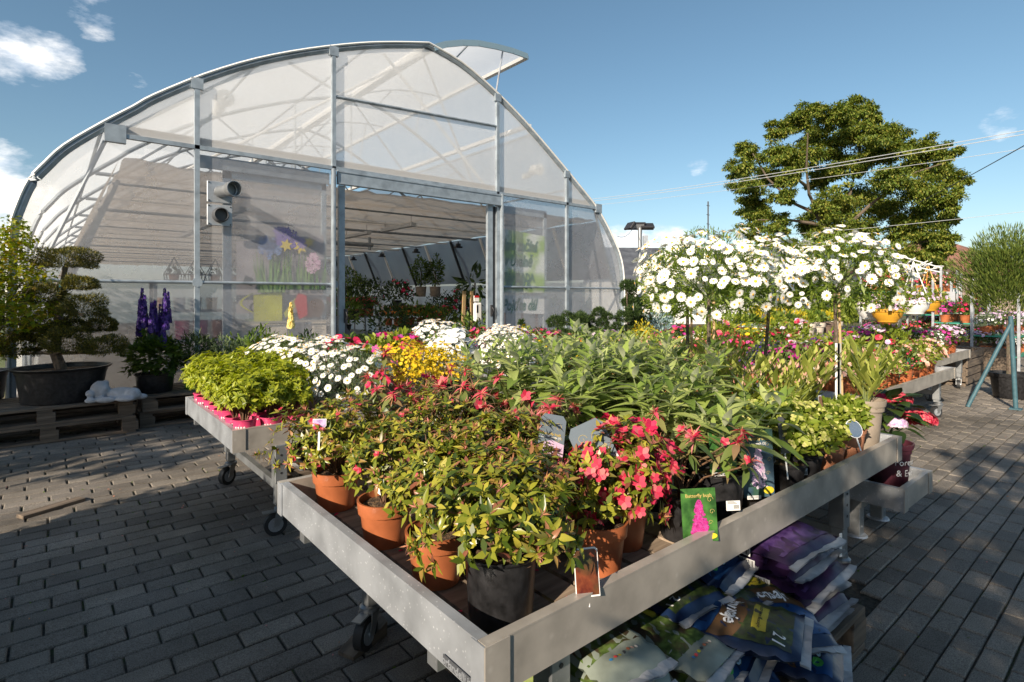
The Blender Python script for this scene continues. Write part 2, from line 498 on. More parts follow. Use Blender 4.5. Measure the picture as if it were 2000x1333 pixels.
class MB:
    "collects shapes for one mesh"
    def __init__(s):
        s.v, s.f, s.m, s.sm = [], [], [], []

    def add(s, vs, fs, mi=0, smooth=False):
        o = len(s.v)
        s.v += [tuple(q) for q in vs]
        for f in fs:
            s.f.append([i + o for i in f]); s.m.append(mi); s.sm.append(smooth)
        return s

    def box(s, x0, x1, y0, y1, z0, z1, mi=0, bev=0., T=None):
        if bev:
            b = bev
            vs, fs = [], []
            # bevelled box: 24 verts
            for sx in (0, 1):
                for sy in (0, 1):
                    for sz in (0, 1):
                        X = (x0, x1)[sx]; Y = (y0, y1)[sy]; Z = (z0, z1)[sz]
                        dx = b if sx == 0 else -b; dy = b if sy == 0 else -b; dz = b if sz == 0 else -b
                        vs += [(X, Y + dy, Z + dz), (X + dx, Y, Z + dz), (X + dx, Y + dy, Z)]
            def I(a, c, d, k): return (a * 4 + c * 2 + d) * 3 + k
            fs += [[I(0, 0, 0, 0), I(0, 0, 1, 0), I(0, 1, 1, 0), I(0, 1, 0, 0)], [I(1, 0, 0, 0), I(1, 1, 0, 0), I(1, 1, 1, 0), I(1, 0, 1, 0)]]
            fs += [[I(0, 0, 0, 1), I(1, 0, 0, 1), I(1, 0, 1, 1), I(0, 0, 1, 1)], [I(0, 1, 0, 1), I(0, 1, 1, 1), I(1, 1, 1, 1), I(1, 1, 0, 1)]]
            fs += [[I(0, 0, 0, 2), I(0, 1, 0, 2), I(1, 1, 0, 2), I(1, 0, 0, 2)], [I(0, 0, 1, 2), I(1, 0, 1, 2), I(1, 1, 1, 2), I(0, 1, 1, 2)]]
            for a in (0, 1):
                for c in (0, 1):
                    fs.append([I(a, c, 0, 0), I(a, c, 1, 0), I(a, c, 1, 1), I(a, c, 0, 1)])
                    fs.append([I(a, 0, c, 0), I(a, 1, c, 0), I(a, 1, c, 2), I(a, 0, c, 2)])
                    fs.append([I(0, a, c, 1), I(1, a, c, 1), I(1, a, c, 2), I(0, a, c, 2)])
                    for d in (0, 1):
                        fs.append([I(a, c, d, 0), I(a, c, d, 1), I(a, c, d, 2)])
        else:
            vs = [(x0, y0, z0), (x1, y0, z0), (x1, y1, z0), (x0, y1, z0), (x0, y0, z1), (x1, y0, z1), (x1, y1, z1), (x0, y1, z1)]
            fs = [[0, 3, 2, 1], [4, 5, 6, 7], [0, 1, 5, 4], [1, 2, 6, 5], [2, 3, 7, 6], [3, 0, 4, 7]]
        if T is not None:
            vs = [T @ Vector(q) for q in vs]
        return s.add(vs, fs, mi)

    def tube(s, pts, r, n=8, mi=0, cap=True, r1=None):
        pts = [Vector(p) for p in pts]
        k = len(pts)
        vs, fs = [], []
        for i, p in enumerate(pts):
            d = (pts[min(i + 1, k - 1)] - pts[max(i - 1, 0)])
            d = d.normalized() if d.length > 1e-9 else Vector((0, 0, 1))
            a = Vector((0, 0, 1)) if abs(d.z) < .9 else Vector((1, 0, 0))
            x = d.cross(a).normalized(); y = d.cross(x)
            rr = r if r1 is None else r + (r1 - r) * i / max(1, k - 1)
            if isinstance(r, (list, tuple)): rr = r[i]
            for j in range(n):
                t = 2 * math.pi * j / n
                vs.append(p + x * math.cos(t) * rr + y * math.sin(t) * rr)
        for i in range(k - 1):
            for j in range(n):
                a, b = i * n + j, i * n + (j + 1) % n
                fs.append([a, a + n, b + n, b])
        if cap:
            fs.append(list(range(n))); fs.append([(k - 1) * n + j for j in range(n)][::-1])
        return s.add(vs, fs, mi, True)

    def beam(s, p0, p1, wd, ht, mi=0):
        p0, p1 = Vector(p0), Vector(p1)
        d = (p1 - p0).normalized()
        a = Vector((0, 0, 1)) if abs(d.z) < .95 else Vector((0, 1, 0))
        x = d.cross(a).normalized() * wd / 2; y = x.cross(d).normalized() * ht / 2
        vs = [p0 - x - y, p0 + x - y, p0 + x + y, p0 - x + y, p1 - x - y, p1 + x - y, p1 + x + y, p1 - x + y]
        return s.add(vs, [[0, 1, 2, 3], [7, 6, 5, 4], [0, 4, 5, 1], [1, 5, 6, 2], [2, 6, 7, 3], [3, 7, 4, 0]], mi)

    def lathe(s, prof, c=(0, 0, 0), n=24, mi=0, wob=0.):
        vs, fs = [], []
        for (r, z) in prof:
            for j in range(n):
                t = 2 * math.pi * j / n
                rr = r * (1 + wob * math.sin(3 * t + z * 40))
                vs.append((c[0] + rr * math.cos(t), c[1] + rr * math.sin(t), c[2] + z))
        for i in range(len(prof) - 1):
            for j in range(n):
                a, b = i * n + j, i * n + (j + 1) % n
                fs.append([a, b, b + n, a + n])
        return s.add(vs, fs, mi, True)

    def build(s, name, mats, parent=None, loc=None, rot=None, bevel=0):
        me = bpy.data.meshes.new(name)
        me.from_pydata(s.v, [], s.f)
        if not isinstance(mats, (list, tuple)): mats = [mats]
        for m in mats: me.materials.append(m)
        me.polygons.foreach_set('material_index', s.m)
        me.polygons.foreach_set('use_smooth', s.sm)
        me.update()
        o = bpy.data.objects.new(name, me)
        link(o, parent)
        if loc is not None: o.location = loc
        if rot is not None: o.rotation_euler = rot
        if any(s.sm):
            me.set_sharp_from_angle(angle=R(40))
        return o


def mesh_np(name, V, F, mats, mi=None, smooth=True):
    "fast mesh; F is a list of (k,n) index arrays or one such array"
    me = bpy.data.meshes.new(name)
    Fs = F if isinstance(F, list) else [F]
    me.vertices.add(len(V)); me.vertices.foreach_set('co', V.astype(np.float32).ravel())
    li = np.concatenate([f.ravel() for f in Fs]); cnt = np.concatenate([np.full(len(f), f.shape[1]) for f in Fs])
    me.loops.add(len(li)); me.loops.foreach_set('vertex_index', li.astype(np.int32))
    me.polygons.add(len(cnt))
    st = np.concatenate([[0], np.cumsum(cnt)[:-1]])
    me.polygons.foreach_set('loop_start', st.astype(np.int32))
    if not isinstance(mats, (list, tuple)): mats = [mats]
    for m in mats: me.materials.append(m)
    if mi is not None: me.polygons.foreach_set('material_index', np.asarray(mi, np.int32))
    me.polygons.foreach_set('use_smooth', np.full(len(cnt), smooth))
    me.update(calc_edges=True)
    return me


def obj_of(name, me, parent=None, loc=None):
    o = bpy.data.objects.new(name, me)
    link(o, parent)
    if loc is not None: o.location = loc
    return o


# ---- leaf and flower templates: (verts, quads-as-(k,4), material index)
def tl_leaf(wd=.32, curl=.25, fold=.08, seg=(0, .22, .5, .78, 1)):
    prof = {0: .06, 1: 0.02}
    V, F = [], []
    for t in seg:
        h = wd / 2 * (math.sin(math.pi * min(1, max(0, t)) ** .8) if 0 < t < 1 else .08)
        z = -curl * t * t
        V += [(-h, t, z + fold * h * 4), (0, t, z), (h, t, z + fold * h * 4)]
    for i in range(len(seg) - 1):
        a = i * 3
        F += [(a, a + 1, a + 4, a + 3), (a + 1, a + 2, a + 5, a + 4)]
    return np.array(V, float), np.array(F)


def tl_simple(wd=.4, curl=.1):
    V = [(0, 0, 0), (wd / 2, .45, .03), (0, 1, -curl), (-wd / 2, .45, .03)]
    return np.array(V, float), np.array([(0, 1, 2, 3)])


def scatter(T, P, Y, U, S, W=None):
    "copies of template T at P, its y axis along Y, its z towards U, scaled S (and W across)"
    tv, tf = T[0], T[1]
    Y = Y / np.linalg.norm(Y, axis=1, keepdims=True)
    X = np.cross(Y, U); X /= np.linalg.norm(X, axis=1, keepdims=True) + 1e-9
    Z = np.cross(X, Y)
    S = np.broadcast_to(S, (len(P),)).reshape(-1, 1, 1)
    W = S if W is None else np.broadcast_to(W, (len(P),)).reshape(-1, 1, 1)
    V = P[:, None, :] + S * (tv[None, :, 1:2] * Y[:, None, :]) + W * (tv[None, :, 0:1] * X[:, None, :] + tv[None, :, 2:3] * Z[:, None, :])
    F = tf[None] + (np.arange(len(P)) * len(tv))[:, None, None]
    return V.reshape(-1, 3), F.reshape(-1, tf.shape[1])


class NP:
    "collects scattered templates for one mesh"
    def __init__(s): s.V, s.F, s.M, s.n = [], [], [], 0

    def add(s, VF, mi=0):
        V, F = VF
        s.V.append(V); s.F.append(F + s.n); s.n += len(V)
        s.M.append(np.full(len(F), mi)); return s

    def mesh(s, name, mats, smooth=True):
        return mesh_np(name, np.concatenate(s.V), s.F, mats, np.concatenate(s.M), smooth)

    def build(s, name, mats, parent=None, loc=None, kind=None, smooth=True):
        o = obj_of(name, s.mesh(name, mats, smooth), parent, loc)
        if kind: o['kind'] = kind
        return o


def unit(n):
    a = rng.normal(size=(n, 3))
    return a / np.linalg.norm(a, axis=1, keepdims=True)


def perp(Nv, n):
    a = unit(n); a -= (a * Nv).sum(1, keepdims=True) * Nv
    return a / np.linalg.norm(a, axis=1, keepdims=True)


def dome(n, rx, ry, rz, z0=0., shell=.6, low=-.35, lump=.15):
    "points in a lumpy dome, with outward directions"
    D = unit(int(n * 2.2)); D = D[D[:, 2] > low][:n]
    ph = rng.uniform(0, 6, 6)
    l = 1 + lump * (np.sin(D[:, 0] * 4 + ph[0]) * np.sin(D[:, 1] * 4 + ph[1]) + .7 * np.sin(D[:, 2] * 6 + ph[2] + D[:, 0] * 5))
    r = (shell + (1 - shell) * rng.random(len(D)) ** .5) * l
    P = D * r[:, None] * np.array([rx, ry, rz]) + np.array([0, 0, z0])
    Nn = D / np.array([rx, ry, rz]); Nn /= np.linalg.norm(Nn, axis=1, keepdims=True)
    return P, Nn


def mat3(y, u):
    y = Vector(y).normalized(); x = y.cross(Vector(u))
    if x.length < 1e-6: x = y.cross(Vector((1, 0, .01)))
    x.normalize(); z = x.cross(y)
    return Matrix((x, y, z)).transposed()


def piece(name, me, parent, p, y, u, s, label=None):
    "one leaf / flower as an object of its own"
    o = bpy.data.objects.new(name, me)
    C.objects.link(o)
    o.parent = parent
    o.matrix_basis = Matrix.Translation(Vector(p)) @ mat3(y, u).to_4x4() @ Matrix.Scale(s, 4)
    if label: o['label'] = label
    return o


def text(name, body, size, mat, parent=None, loc=(0, 0, 0), rot=(0, 0, 0), shear=0., bold=0., align='CENTER', extrude=.0006, curve=None, sx=1.):
    "lettering turned into a thin mesh"
    c = bpy.data.curves.new(name, 'FONT')
    c.body = body; c.size = size; c.shear = shear; c.offset = bold * size
    c.align_x = align; c.align_y = 'CENTER'; c.extrude = extrude; c.resolution_u = 2
    t = bpy.data.objects.new(name, c)
    C.objects.link(t)
    dg = bpy.context.evaluated_depsgraph_get()
    me = bpy.data.meshes.new_from_object(t.evaluated_get(dg))
    bpy.data.objects.remove(t); bpy.data.curves.remove(c)
    me.materials.clear(); me.materials.append(mat)
    o = bpy.data.objects.new(name, me)
    link(o, parent)
    if curve is not None:
        for v in me.vertices:
            q = curve(v.co.x, v.co.y); v.co = Vector(q) + Vector((0, 0, v.co.z))
    else:
        o.location = loc; o.rotation_euler = rot
    if sx != 1.: o.scale = (sx, 1, 1)
    return o


# ------------------------------------------------------------------ ground and paving
g = MB(); g.add([(-400, -400, -.05), (400, -400, -.05), (400, 400, -.05), (-400, 400, -.05)], [[0, 1, 2, 3]])
tag(g.build('ground', M['grass']), kind='structure')
g = MB(); g.add([(-9, -9, -.012), (22, -9, -.012), (22, 7.2, -.012), (-9, 7.2, -.012)], [[0, 1, 2, 3]])
g.add([(9.2, 7.2, -.012), (26, 7.2, -.012), (26, 22, -.012), (9.2, 22, -.012)], [[0, 1, 2, 3]])
paving = g.build('pavement', M['joint'])
tag(paving, 'grey rectangular block paving with mossy sandy joints', kind='structure')


def in_view(x, y, m=.35):
    q = Vector((x, y, 0)); D = q.dot(FW)
    if D < .6: return None
    s = q.dot(RT) / D
    yy = HOR + FPX * EYE / D
    if abs(s) > 1000 / FPX + m or yy > 1900: return None
    return D


def brick_verts(cx, cy, lx, ly, z, tx, ty):
    b = .005
    t = [(-lx / 2, -ly / 2, -.012 - z), (lx / 2, -ly / 2, -.012 - z), (lx / 2, ly / 2, -.012 - z), (-lx / 2, ly / 2, -.012 - z),
         (-lx / 2, -ly / 2, -b), (lx / 2, -ly / 2, -b), (lx / 2, ly / 2, -b), (-lx / 2, ly / 2, -b),
         (-lx / 2 + b, -ly / 2 + b, 0), (lx / 2 - b, -ly / 2 + b, 0), (lx / 2 - b, ly / 2 - b, 0), (-lx / 2 + b, ly / 2 - b, 0)]
    return [(cx + p[0], cy + p[1], z + p[2] + tx * p[0] + ty * p[1]) for p in t]


BF = [[0, 1, 5, 4], [1, 2, 6, 5], [2, 3, 7, 6], [3, 0, 4, 7], [4, 5, 9, 8], [5, 6, 10, 9], [6, 7, 11, 10], [7, 4, 8, 11], [8, 9, 10, 11]]
LX, LY = .205, .105
SX, SY = .80, .77        # the blocks on the path right of the benches are a size smaller
cand = []
for j in range(int(-3.2 / (LY * SY)), int(2.9 / (LY * SY))):
    for i in range(int(-2.6 / LX), int(15 / (LX * SX))):
        x = i * LX * SX + (.5 * LX * SX if j % 2 else 0); y = j * LY * SY - .02
        if not (x > 2.62 or y < .80): continue
        if x < 2.62 and y > .80 - LY * SY: continue
        D = in_view(x, y)
        if D is None: continue
        cand.append((D if in_view(x, y, .03) and HOR + FPX * EYE / D < 1345 else D + 100, x, y, 1))
for j in range(int(-3.2 / LY), int(6.98 / LY)):
    for i in range(int(-2.6 / LX), int(15 / LX)):
        x = i * LX + (.5 * LX if j % 2 else 0) + .012 * math.sin(j * 1.7); y = j * LY
        if x > 6.9 and abs(y - round(y / .8) * .8) < 0: continue
        D = in_view(x, y)
        if D is None: continue
        # hidden under the far display benches or the plants: skip
        if 3.6 < x < 8 and 2.2 < y < 6.5: continue
        if y < .80 + LY * .4 or (x > 2.62 - LX * .4 and y < 2.9 - .02): continue
        cand.append((D if in_view(x, y, .03) and HOR + FPX * EYE / D < 1345 else D + 100, x, y, 0))
cand.sort()


def brick_size(cx, cy):
    return LX - rnd.uniform(.006, .011), LY - rnd.uniform(.006, .011), rnd.uniform(-.0025, .0025), rnd.uniform(-.006, .006), rnd.uniform(-.01, .01)


bm_var = []
for k in range(6):
    lx, ly, z, tx, ty = brick_size(0, 0)
    me = bpy.data.meshes.new('brick'); me.from_pydata(brick_verts(0, 0, lx, ly, .0, tx, ty), [], BF); me.materials.append(M['paver']); me.update()
    bm_var.append(me)
# the 300 that show largest and are not under the bench
shown = [c for c in cand if not (.65 < c[1] < 2.95 and .85 < c[2] < 1.95)]
near = set()
for c in shown[:299]:
    near.add((c[1], c[2]))
    o = bpy.data.objects.new('brick', rnd.choice(bm_var)); C.objects.link(o); o.parent = paving
    o.scale = (SX, SY, 1) if c[3] else (1, 1, 1); o.location = (c[1], c[2], rnd.uniform(-.002, .002)); o.rotation_euler = (0, 0, rnd.uniform(-.008, .008))
g = MB()
for (D, x, y, sm_) in cand:
    if (x, y) in near: continue
    lx, ly, z, tx, ty = brick_size(x, y)
    if sm_: lx *= SX; ly *= SY
    g.add(brick_verts(x, y, lx, ly, z, tx, ty), BF)
o = g.build('brick_field', M['paver'], paving); tag(o, kind='stuff')
# moss and small weeds in the joints
n_ = 3600
P = []
while len(P) < n_:
    x = rnd.uniform(-2.5, 9); y = rnd.uniform(-1.5, 6.5)
    y = round(y / LY) * LY + LY / 2 + rnd.uniform(-.004, .004)
    if in_view(x, y) and (math.sin(x * 3.1 + y * 2) + math.sin(y * 5 - x) > -.1): P.append((x, y, -.008))
P = np.array(P)
q = NP(); ang = unit(n_); ang[:, 2] = abs(ang[:, 2]) * .5 + .15
q.add(scatter(tl_simple(.5), P, ang, unit(n_), rng.uniform(.006, .022, n_)))
q.build('weeds', M['mid'], paving, kind='stuff')
k_ = 420
P = np.stack([rng.uniform(-1.5, 6.5, k_), rng.uniform(-.8, 6.0, k_), rng.uniform(.003, .008, k_)], 1)
q = NP(); q.add(scatter(tl_simple(.55, .12), P, unit(k_) * np.array([1, 1, .12]), np.tile([0, 0, 1.], (k_, 1)) + .3 * unit(k_), rng.uniform(.006, .02, k_)))
q.build('litter', M['spent'], paving, kind='stuff')

# ------------------------------------------------------------------ glasshouse (film tunnel)
GV = 7.0
GL = 24.0
ARCH = [(-.29, 0), (-.29, .6), (-.29, 1.2), (-.27, 1.82), (-.22, 2.07), (-.14, 2.30), (-.03, 2.47), (.12, 2.67), (.42, 2.95), (.68, 3.17), (.86, 3.33), (1.35, 3.68), (1.89, 4.0), (2.5, 4.29),
        (3.18, 4.56), (3.71, 4.73), (4.25, 4.88), (4.83, 4.76), (5.43, 4.50), (6.08, 4.14), (6.79, 3.67), (7.44, 3.21), (7.93, 2.84), (8.37, 2.34), (8.63, 1.9), (8.71, 1.4), (8.71, .6), (8.71, 0)]


def smooth_arch(pts, k=3):
    out = []
    for i in range(len(pts) - 1):
        p0 = pts[max(0, i - 1)]; p1 = pts[i]; p2 = pts[i + 1]; p3 = pts[min(len(pts) - 1, i + 2)]
        for s in range(k):
            t = s / k
            out.append(tuple(.5 * ((2 * p1[a]) + (-p0[a] + p2[a]) * t + (2 * p0[a] - 5 * p1[a] + 4 * p2[a] - p3[a]) * t * t + (-p0[a] + 3 * p1[a] - 3 * p2[a] + p3[a]) * t ** 3) for a in (0, 1)))
    out.append(pts[-1])
    return out


AR = smooth_arch(ARCH[:17]) + smooth_arch(ARCH[16:])[1:]


def arch_z(u):
    for a, b in zip(AR[:-1], AR[1:]):
        if a[0] <= u <= b[0] and b[0] > a[0]:
            return a[1] + (b[1] - a[1]) * (u - a[0]) / (b[0] - a[0])
    return 0


gh = thing('greenhouse', 'large arched film greenhouse with open doorway and raised roof vent', 'greenhouse', (0, GV, 0))


def hoop(v, r, name, parent, mat, inset=.0):
    b = MB(); b.tube([(p[0] + (inset if p[0] < 4.2 else -inset), v, max(p[1] - inset * .6, 0)) for p in AR], r, 6)
    return b.build(name, mat, parent)


hoop(0, .038, 'arch_tube', gh, M['beam'], .03)
b = MB(); b.tube([(p[0], -.035, p[1] + .012) for p in AR], .016, 6); b.build('arch_trim', M['white'], gh)
hoops = []
for k in range(1, 10):
    hoops.append(hoop(k * 2.55, .03, 'hoop', gh, M['frame'], .06))
# end film panels: lower bays and upper bays; the doorway is open
POSTS = [1.27, 2.83, 5.53, 7.11]
ZH, ZR = 2.84, 1.36


def panel_between(u0, u1, z0, top):
    us = sorted(set([u0, u1] + [p[0] for p in AR if u0 < p[0] < u1]))
    vs, fs = [], []
    for u in us:
        vs += [(u, 0, z0), (u, 0, top if top is not None else max(z0, arch_z(u) - .01))]
    for i in range(len(us) - 1):
        a = 2 * i; fs.append([a, a + 2, a + 3, a + 1])
    m = MB(); m.add(vs, fs); return m


ends = [(.54, 1.27), (1.27, 2.83), (2.83, 5.53), (5.53, 7.11), (7.11, 7.93)]
for (a, c) in ends:
    panel_between(a, c, ZH, None).build('film_pane', M['film'], gh)
panel_between(-.27, .54, 0.02, None).build('film_pane', M['filmlow'], gh)
for (a, c) in [(.54, 1.27), (1.27, 2.83), (5.53, 7.11), (7.11, 7.93)]:
    panel_between(a, c, .02, ZH).build('film_pane', M['filmlow'], gh)
panel_between(7.93, 8.70, .02, None).build('film_pane', M['filmlow'], gh)
# posts, rails
for (u, z0) in [(1.27, 0), (2.83, 0), (5.53, 0), (7.11, 0)]:
    b = MB(); b.box(u - .025, u + .025, -.045, .0, z0, arch_z(u) - .04); b.box(u - .06, u + .06, -.05, -.005, arch_z(u) - .12, arch_z(u) + .0)
    b.build('post', M['beam'], gh)
b = MB(); b.beam((.50, -.02, ZH + .02), (7.98, -.02, ZH + .02), .05, .045); b.box(.44, .62, -.055, .01, ZH - .06, ZH + .12); b.box(7.86, 8.02, -.055, .01, ZH - .06, ZH + .1)
b.build('tie_beam', M['beam'], gh)
b = MB(); b.box(.56, 7.9, .01, .05, ZH + .06, ZH + .14); b.build('film_roll', M['screen'], gh)
for (a, c) in [(-.26, 2.83), (5.55, 8.70)]:
    b = MB(); b.tube([(a, -.03, ZR), (c, -.03, ZR)], .018, 8)
    b.build('mid_rail', M['beam'], gh)
for u in (1.27, 2.83, 7.11, 5.56):
    b = MB()
    vs = [(u + .055 * math.cos(t), -.052, ZR + .055 * math.sin(t)) for t in np.linspace(0, 2 * math.pi, 9)[:-1]]
    b.add(vs + [(x, -.045, z) for (x, y, z) in vs], [list(range(8))] + [[i, (i + 1) % 8, (i + 1) % 8 + 8, i + 8] for i in range(8)])
    b.build('rail_bracket', M['beam'], gh)
b = MB(); b.tube([(2.86, -.02, 3.79), (5.52, -.02, 3.93)], .022, 6); b.build('upper_rail', M['beam'], gh)
for (p, q_) in [((7.95, 2.8), (8.66, .95)), ((.45, 2.8), (-.2, 1.1)), ((8.70, 1.36), (7.6, .0)), ]:
    b = MB(); b.tube([(p[0], .06, p[1]), (q_[0], .06, q_[1])], .022, 6); b.build('brace', M['frame'], gh)
# door frame and header
b = MB(); b.box(2.86, 5.55, -.09, -.048, ZH - .19, ZH - .005); b.box(2.86, 5.55, -.1, -.09, ZH - .185, ZH - .17); b.box(2.86, 5.55, -.1, -.09, ZH - .035, ZH - .02)
b.build('door_track', M['beam'], gh)
b = MB(); b.box(2.79, 2.815, -.12, -.05, .02, ZH); b.box(2.90, 2.98, -.03, .02, 0.02, ZH - .19); b.build('door_jamb', M['beam'], gh)
b = MB(); b.box(5.33, 5.43, -.03, .02, 0.02, ZH - .19); b.box(5.555, 5.58, -.12, -.05, .02, ZH); b.build('door_jamb', M['beam'], gh)
b = MB(); b.box(5.44, 5.5, .0, .03, .02, ZH - .19); b.build('door_seal', M['bolt'], gh)
for (u, z) in [(2.985, .95), (5.40, .98)]:
    b = MB(); b.box(u - .02, u + .02, -.06, -.03, z - .09, z + .09); b.tube([(u, -.06, z - .05), (u, -.09, z), (u, -.06, z + .05)], .008, 6); b.build('door_handle', M['bolt'], gh)
# sliding doors pushed aside behind the film
for (a, c) in [(1.56, 2.78), (5.60, 6.72)]:
    dr = MB()
    dr.box(a, a + .09, .09, .13, .05, 2.66); dr.box(c - .06, c, .09, .13, .05, 2.66); dr.box(a, c, .09, .13, 2.58, 2.70)
    d = dr.build('sliding_door', M['beam'], gh)
    s = MB(); s.add([(a + .09, .14, .1), (c - .06, .14, .1), (c - .06, .14, 2.58), (a + .09, .14, 2.58)], [[0, 1, 2, 3]]); s.build('door_sheet', M['filmlow'], d)
b = MB(); b.box(1.30, 2.8, .04, .08, 2.66, 2.80); b.build('door_rail', M['frame'], gh)
# roof film in bays; the right side under the vent is open
for k in range(10):
    v0, v1 = k * 2.55, (k + 1) * 2.55
    if k == 9: v1 = GL
    for side in (0, 1):
        pts = [p for p in AR if (p[0] <= 4.26 if side == 0 else p[0] >= 6.25)]
        if side == 0: pts = [p for p in pts if p[1] >= 0]
        vs, fs = [], []
        for p in pts: vs += [(p[0], v0, p[1]), (p[0], v1, p[1])]
        for i in range(len(pts) - 1): fs.append([2 * i, 2 * i + 1, 2 * i + 3, 2 * i + 2])
        m = MB(); m.add(vs, fs, 0, True); m.build('roof_film', M['filmroof'], gh)
# purlins
for (u) in (.42, 1.89, 3.3, 6.3, 7.4):
    b = MB(); b.tube([(u, .05, arch_z(u) - .05), (u, GL, arch_z(u) - .05)], .018, 5); b.build('purlin', M['frame'], gh)
b = MB(); b.box(4.2, 4.34, .0, GL, 4.80, 4.9); b.build('ridge_beam', M['white'], gh)
b = MB(); b.box(6.2, 6.28, .0, GL, 4.06, 4.12); b.build('vent_sill', M['white'], gh)
# roof vent: curved flap hinged at the ridge
flap = [(4.34, 4.87), (4.55, 4.98), (4.85, 5.09), (5.15, 5.17), (5.5, 5.22), (5.85, 5.25), (6.17, 5.25)]
vt = MB()
vs, fs = [], []
for p in flap: vs += [(p[0], -.02, p[1] + .015), (p[0], GL, p[1] + .015)]
for i in range(len(flap) - 1): fs.append([2 * i, 2 * i + 1, 2 * i + 3, 2 * i + 2])
vt.add(vs, fs, 0, True)
vent = vt.build('roof_vent', M['filmroof'], gh)
lp = MB()
for a, c in zip(flap[:-1], flap[1:]): lp.beam((a[0], -.03, a[1] - .02), (c[0], -.03, c[1] - .02), .02, .09)
lp.build('vent_trim', col('bluegrey_trim', (.20, .30, .38), .5), vent)
lp = MB(); lp.box(6.12, 6.2, -.02, GL, 5.19, 5.25); lp.build('vent_edge', M['white'], vent)
for k in range(10):
    v = k * 2.55 + (.03 if k == 0 else 0)
    lp = MB()
    if k: lp.tube([(p[0], v, p[1] - .01) for p in flap], .018, 5)
    lp.tube([(5.53, v, 4.42), (5.68, v, 5.2)], .014, 6); lp.build('vent_stay', M['galv'], vent)
    lp = MB(); lp.tube([(5.0, v + .03, 5.1), (4.7, v + .03, 4.75)], .014, 6); lp.build('vent_strut', M['galv'], vent)
# trusses behind the end wall
for k in range(1, 9):
    v = k * 2.55
    b = MB()
    zz = 2.9
    for (p, q_, r) in [((.5, zz), (8.0, zz), .028), ((4.2, 4.78), (2.6, zz), .016), ((4.2, 4.78), (5.9, zz), .016), ((2.0, 4.0), (3.5, zz), .016), ((2.0, 4.0), (.7, zz), .018),
                       ((6.5, 3.8), (5.2, zz), .016), ((6.5, 3.8), (7.4, zz), .016), ((3.2, 4.5), (3.2, zz), .02), ((4.2, 4.78), (4.2, zz), .016)]:
        b.tube([(p[0], v, p[1]), (q_[0], v, q_[1])], r, 5)
    b.build('truss', M['frame'], gh)
for (p, q_) in [((4.2, 0.1, 4.75), (1.3, 2.55, 2.9)), ((4.2, .1, 4.8), (7.2, 2.5, 2.95)), ((2.3, .05, 4.1), (4.2, 2.55, 4.75)), ((5.4, .1, 2.95), (3.6, .1, 4.6)), ((2.0, .06, 4.03), (.62, .06, 2.95))]:
    b = MB(); b.tube([p, q_], .02, 6); b.build('brace', M['white'], gh)
# fans / vent pipes hung inside the end wall
for (u, z) in [(1.58, 3.52), (6.55, 3.42)]:
    b = MB(); b.lathe([(.085, -.1), (.085, .05), (.1, .06), (.1, .08), (.03, .085)], (0, 0, 0), 14); b.tube([(0, 0, -.1), (.0, -.1, -.2), (0, -.12, -.32)], .06, 10)
    b.build('air_duct', M['white'], gh, (u, .16, z), (R(100), 0, 0))
# shade screens: flat ceiling with slack ripples, slanting side screens
nx, ny = 60, 90
xs = np.linspace(.62, 8.05, nx); ys = np.linspace(.15, GL - .5, ny)
X, Y = np.meshgrid(xs, ys)
Z = 2.66 + .02 * np.sin(Y * 6) * np.cos(X * 1.3) + .014 * np.sin(Y * 17 + X * .6) + .012 * rng.normal(size=X.shape)
V = np.stack([X, Y, Z], -1).reshape(-1, 3)
ii = (np.arange(ny - 1)[:, None] * nx + np.arange(nx - 1)[None]).ravel()
F = np.stack([ii, ii + 1, ii + nx + 1, ii + nx], 1)
obj_of('ceiling_screen', mesh_np('ceiling_screen', V, F, M['screen']), gh)


def side(u0, z0, u1, z1, mat, name, y0=.15, y1=GL - .5):
    nx, ny = 14, 120
    A, B = np.meshgrid(np.linspace(0, 1, nx), np.linspace(y0, y1, ny))
    X = u0 + (u1 - u0) * A; Z = z0 + (z1 - z0) * A; Y = B
    X = X + .02 * np.sin(Y * 9) * (A * (1 - A) * 4)
    V = np.stack([X, Y, Z], -1).reshape(-1, 3)
    ii = (np.arange(ny - 1)[:, None] * nx + np.arange(nx - 1)[None]).ravel()
    F = np.stack([ii, ii + 1, ii + nx + 1, ii + nx], 1)
    obj_of(name, mesh_np(name, V, F, mat), gh)


side(8.08, 2.64, 8.58, 1.55, M['curtain'], 'side_screen')
side(.58, 2.66, .0, 1.15, M['screen'], 'side_screen')
side(8.60, 1.5, 8.64, .3, M['sheet'], 'side_sheet')
side(-.02, 1.15, -.12, .3, M['sheet'], 'side_sheet')
for k in range(1, 19):
    v = k * 1.275
    b = MB(); b.beam((8.03, v, 2.62), (8.50, v, 1.52), .05, .05); b.build('side_strut', M['white'] if k % 2 else M['bolt'], gh)
    b = MB(); b.beam((.66, v, 2.62), (.10, v, 1.12), .045, .045); b.build('side_strut', M['frame'], gh)
for k in range(1, 17):
    v = k * 1.3
    b = MB(); b.tube([(.6, v, 2.58), (8.0, v, 2.58)], .016 if k % 3 else .028, 6); b.build('ceiling_bar', M['frame'] if k % 2 else M['white'], gh)
b = MB(); b.tube([(3.0, 5.2, 2.42), (5.9, 5.2, 2.42)], .05, 8); b.tube([(5.82, 5.2, 2.3), (5.82, 5.2, 2.6)], .035, 6); b.build('heating_pipe', M['frame'], gh)
